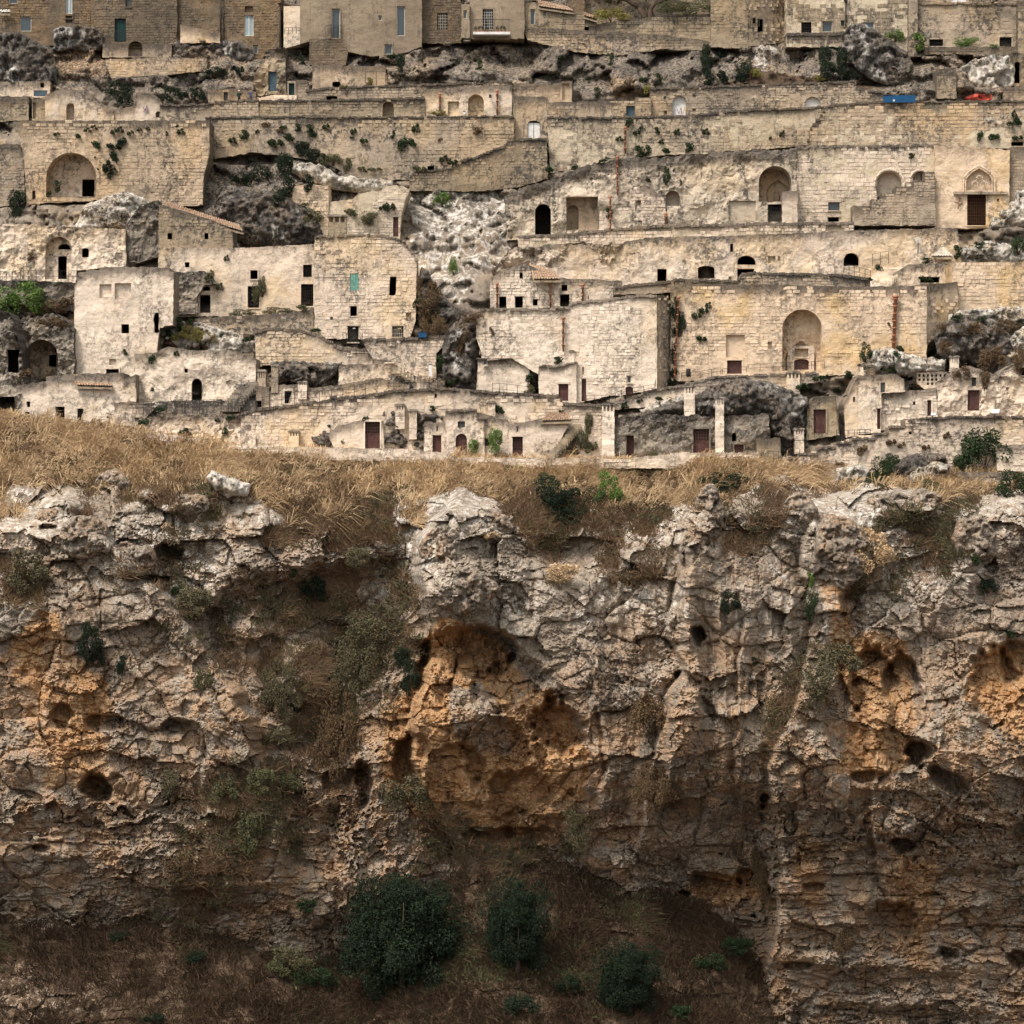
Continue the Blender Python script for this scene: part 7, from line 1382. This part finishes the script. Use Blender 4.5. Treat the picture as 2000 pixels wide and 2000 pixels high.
def bigtree(px, py, rx, ry, label, mk='leaf_ever', Y=None):
    Y = (cdepth(px, min(py+ry, 2030)) if Y is None else Y)-.4; s = (1+Y/CD)/20; X, _, Z = [float(q) for q in P(px, py, Y)]; Z0 = float(P(px, py+ry, Y)[2])-.5
    th = empty('broadleaf_tree', (X, Y, Z0), label, 'tree'); m = MB(); r = random.Random(px)
    m.tube([(X, Y, Z0), (X+.1, Y, Z0+(Z-Z0)*.5), (X, Y, Z)], [.3, .24, .15], 8)
    for i in range(10):
        a_ = i*2.4; e = (X+math.cos(a_)*rx*s*.6, Y+math.sin(a_)*rx*s*.5, Z+r.uniform(-.3, .6)*ry*s); m.tube([(X, Y, Z0+(Z-Z0)*r.uniform(.3, .9)), e], [.12, .03], 5)
    m.build('trunk', M['bark'], th, True)
    for q_ in range(5):
        f_ = (0, 0, 1) if q_ == 0 else (math.cos(q_*1.7+px)*.42, math.sin(q_*2.3+px)*.38, r.uniform(.5, .72))
        o = bpy.data.objects.new('crown' if q_ == 0 else 'leaf_mass', leafmesh('tree' if q_ == 0 else 'big', mk, (px+q_) % 4)); C.objects.link(o); o.parent = th; o.location = (f_[0]*rx*s, r.uniform(-.5, .3) if q_ else 0, Z-Z0+f_[1]*ry*s); o.scale = (rx*s*1.2*f_[2], rx*s*1.05*f_[2], ry*s*1.15*f_[2])
bigtree(785, 1820, 104, 112, 'largest dark green tree at the foot of the cliff'); bigtree(1010, 1815, 62, 84, 'second dark green tree right of the largest one'); bigtree(1230, 1915, 58, 66, 'dark spreading tree on the brown scree'); 
for a in [(1020, 1965, 34, 22, 'low dark bush at the bottom edge of the scree', 'leaf_ever'), (1110, 1925, 26, 22, 'small dark bush left of the spreading tree', 'leaf_ever'), (1440, 1850, 40, 18, 'green undergrowth at the foot of the right wall', 'leaf_dark'), (1390, 1880, 30, 20, 'dark green undergrowth patch on the scree', 'leaf_dark'), (1330, 1980, 26, 16, 'green bush at bottom centre right', 'leaf_dark'), (560, 1880, 40, 26, 'green-brown thicket left of the largest tree', 'leaf_olive'), (620, 1910, 36, 22, 'green thicket creeping to the largest tree', 'leaf_dark'), (380, 1870, 22, 14, 'dark shrub on the lower left scree', 'leaf_ever'), (230, 1830, 22, 12, 'small dark shrub high on the left scree', 'leaf_ever'), (300, 1990, 24, 14, 'dark shrub at the bottom left edge', 'leaf_ever')]:
    cb(*a)
# ------------------------------------------------------------------ dry grass and scrub (stuff)
def scatter(prob, n, seed):
    r = np.random.default_rng(seed); p = prob.ravel().astype(float); p = p/p.sum(); idx = r.choice(p.size, n, p=p)
    j, i = np.divmod(idx, X.shape[1]); return X[j, i]+r.uniform(-1.2, 1.2, n), Yp[j, i]+r.uniform(-1.2, 1.2, n), B_[j, i], r
inframe = (X > -110) & (X < 2110) & (Yp < 2036)
def blades(name, prob, ntuft, per, hgt, wid, lean, matk, label, cat, seed, droop=.35, spread=.22, clump=.5):
    px, py, Yd, r = scatter(prob*inframe, ntuft, seed); x, y, z = P(px, py, Yd)
    wind = fbm(np.asarray(px)/60, np.asarray(py)/60, seed, 3)
    N_ = ntuft*per; x = np.repeat(x, per)+r.normal(0, spread, N_); y = np.repeat(y, per)+r.normal(0, spread*.6, N_)-.05; z = np.repeat(z, per)+r.normal(0, spread*.4, N_)-.06
    L = np.repeat(hgt*r.uniform(.6, 1.4, ntuft), per)*r.uniform(.6, 1.25, N_); a = np.repeat(wind*1.6+lean, per)+r.normal(0, .55, N_)
    dx = np.sin(a); dz = np.cos(a); dy = -.3+r.normal(0, .3, N_); nrm = np.sqrt(dx*dx+dy*dy+dz*dz); dx, dy, dz = dx/nrm, dy/nrm, dz/nrm
    base = np.stack([x, y, z], 1); d = np.stack([dx, dy, dz], 1); side = np.stack([dz, np.zeros(N_), -dx], 1); w_ = (wid*r.uniform(.6, 1.4, N_))[:, None]
    mid = base+d*(L*.55)[:, None]; tip = mid+d*(L*.45)[:, None]; tip[:, 2] -= L*droop; tip[:, 0] += np.sign(dx)*L*.12; tip[:, 1] -= L*.1
    V = np.stack([base-side*w_, base+side*w_, mid+side*w_*.8, mid-side*w_*.8, tip], 1).reshape(-1, 3); i = np.arange(N_)*5
    F = np.concatenate([np.stack([i, i+1, i+2], 1), np.stack([i, i+2, i+3], 1), np.stack([i+3, i+2, i+4], 1)])
    tone = np.clip(np.repeat(np.repeat(clump*(.5+.8*fbm(np.asarray(px)/24, np.asarray(py)/24, seed+3, 3)), per)+(1-clump)*r.random(N_), 5), 0, 1)
    o = link(name, mesh(name, V, F, [M[matk]], {'tone': tone})); tag(o, label, cat, None, 'stuff')
flat_g = grassz*(Yp > tp-30)*(1-.6*sst(1380, 1620, X)*sst(-.3, .2, fbm(mx*.2, my*.3, 525, 3)))*(.25+.75*sst(-.35, 0, fbm(mx*.14, my*.3, 527, 3)))
gn = .5+.5*np.clip(fbm(mx*.25, my*.35, 501, 3)*2.2, -1, 1)
blades('dry_grass', flat_g*(.2+gn)*sst(1.1, .5, u+.0*gn), 11500, 9, 1.35, .034, .6, 'straw', 'tall straw-coloured dry grass covering the cliff top', 'grass', 601, .45, .25, .75)
blades('long_grass', flat_g*sst(.05, .4, fbm(mx*.2+2, my*.35, 521, 3)), 1300, 14, 2.1, .036, .9, 'straw', 'long bleached grass clumps bent by the wind on the cliff top', 'grass', 607, .35, .3, .6)
blades('brown_grass', np.maximum(flat_g*(1.15-gn)*(.5+u.clip(0, 1)), scr*.30), 8500, 8, .8, .032, .3, 'scrub', 'brown dry grass and stalks along the cliff top and gullies', 'grass', 602, .3)
blades('scrub', scr*sst(-.25, .2, fbm(mx*.3, my*.3, 503, 3)), 4600, 15, .8, .034, 0, 'scrub', 'tangled brown scrub in the gullies of the cliff', 'undergrowth', 603, .05, .34)
blades('dead_bramble', scree*(.4+sst(-.2, .3, fbm(mx*.25, my*.25, 505, 3)))+.5*grassz*(u > .5)*sst(.0, .3, fbm(mx*.22, my*.3, 515, 3)), 6000, 13, .9, .036, 0, 'scrubdark', 'dark dead bramble covering the foot of the ravine', 'undergrowth', 605, .15, .36)
blades('grey_scrub', scr*sst(-.1, .2, fbm(mx*.22+6, my*.2, 517, 3)), 2600, 20, .5, .045, 0, 'shrubgrey', 'grey-green low scrub hanging in the gullies', 'undergrowth', 606, .1, .4)
blades('green_undergrowth', (scree*sst(.12, .35, fbm(mx*.16+3, my*.16, 507, 3))+.8*flat_g*sst(.12, .32, fbm(mx*.3+9, my*.5, 509, 3))+.35*scr*sst(.2, .4, fbm(mx*.3+9, my*.3, 511, 3))), 3000, 13, .45, .05, 0, 'leaf_olive', 'patches of low green undergrowth on scree and cliff top', 'undergrowth', 604, .1, .3)
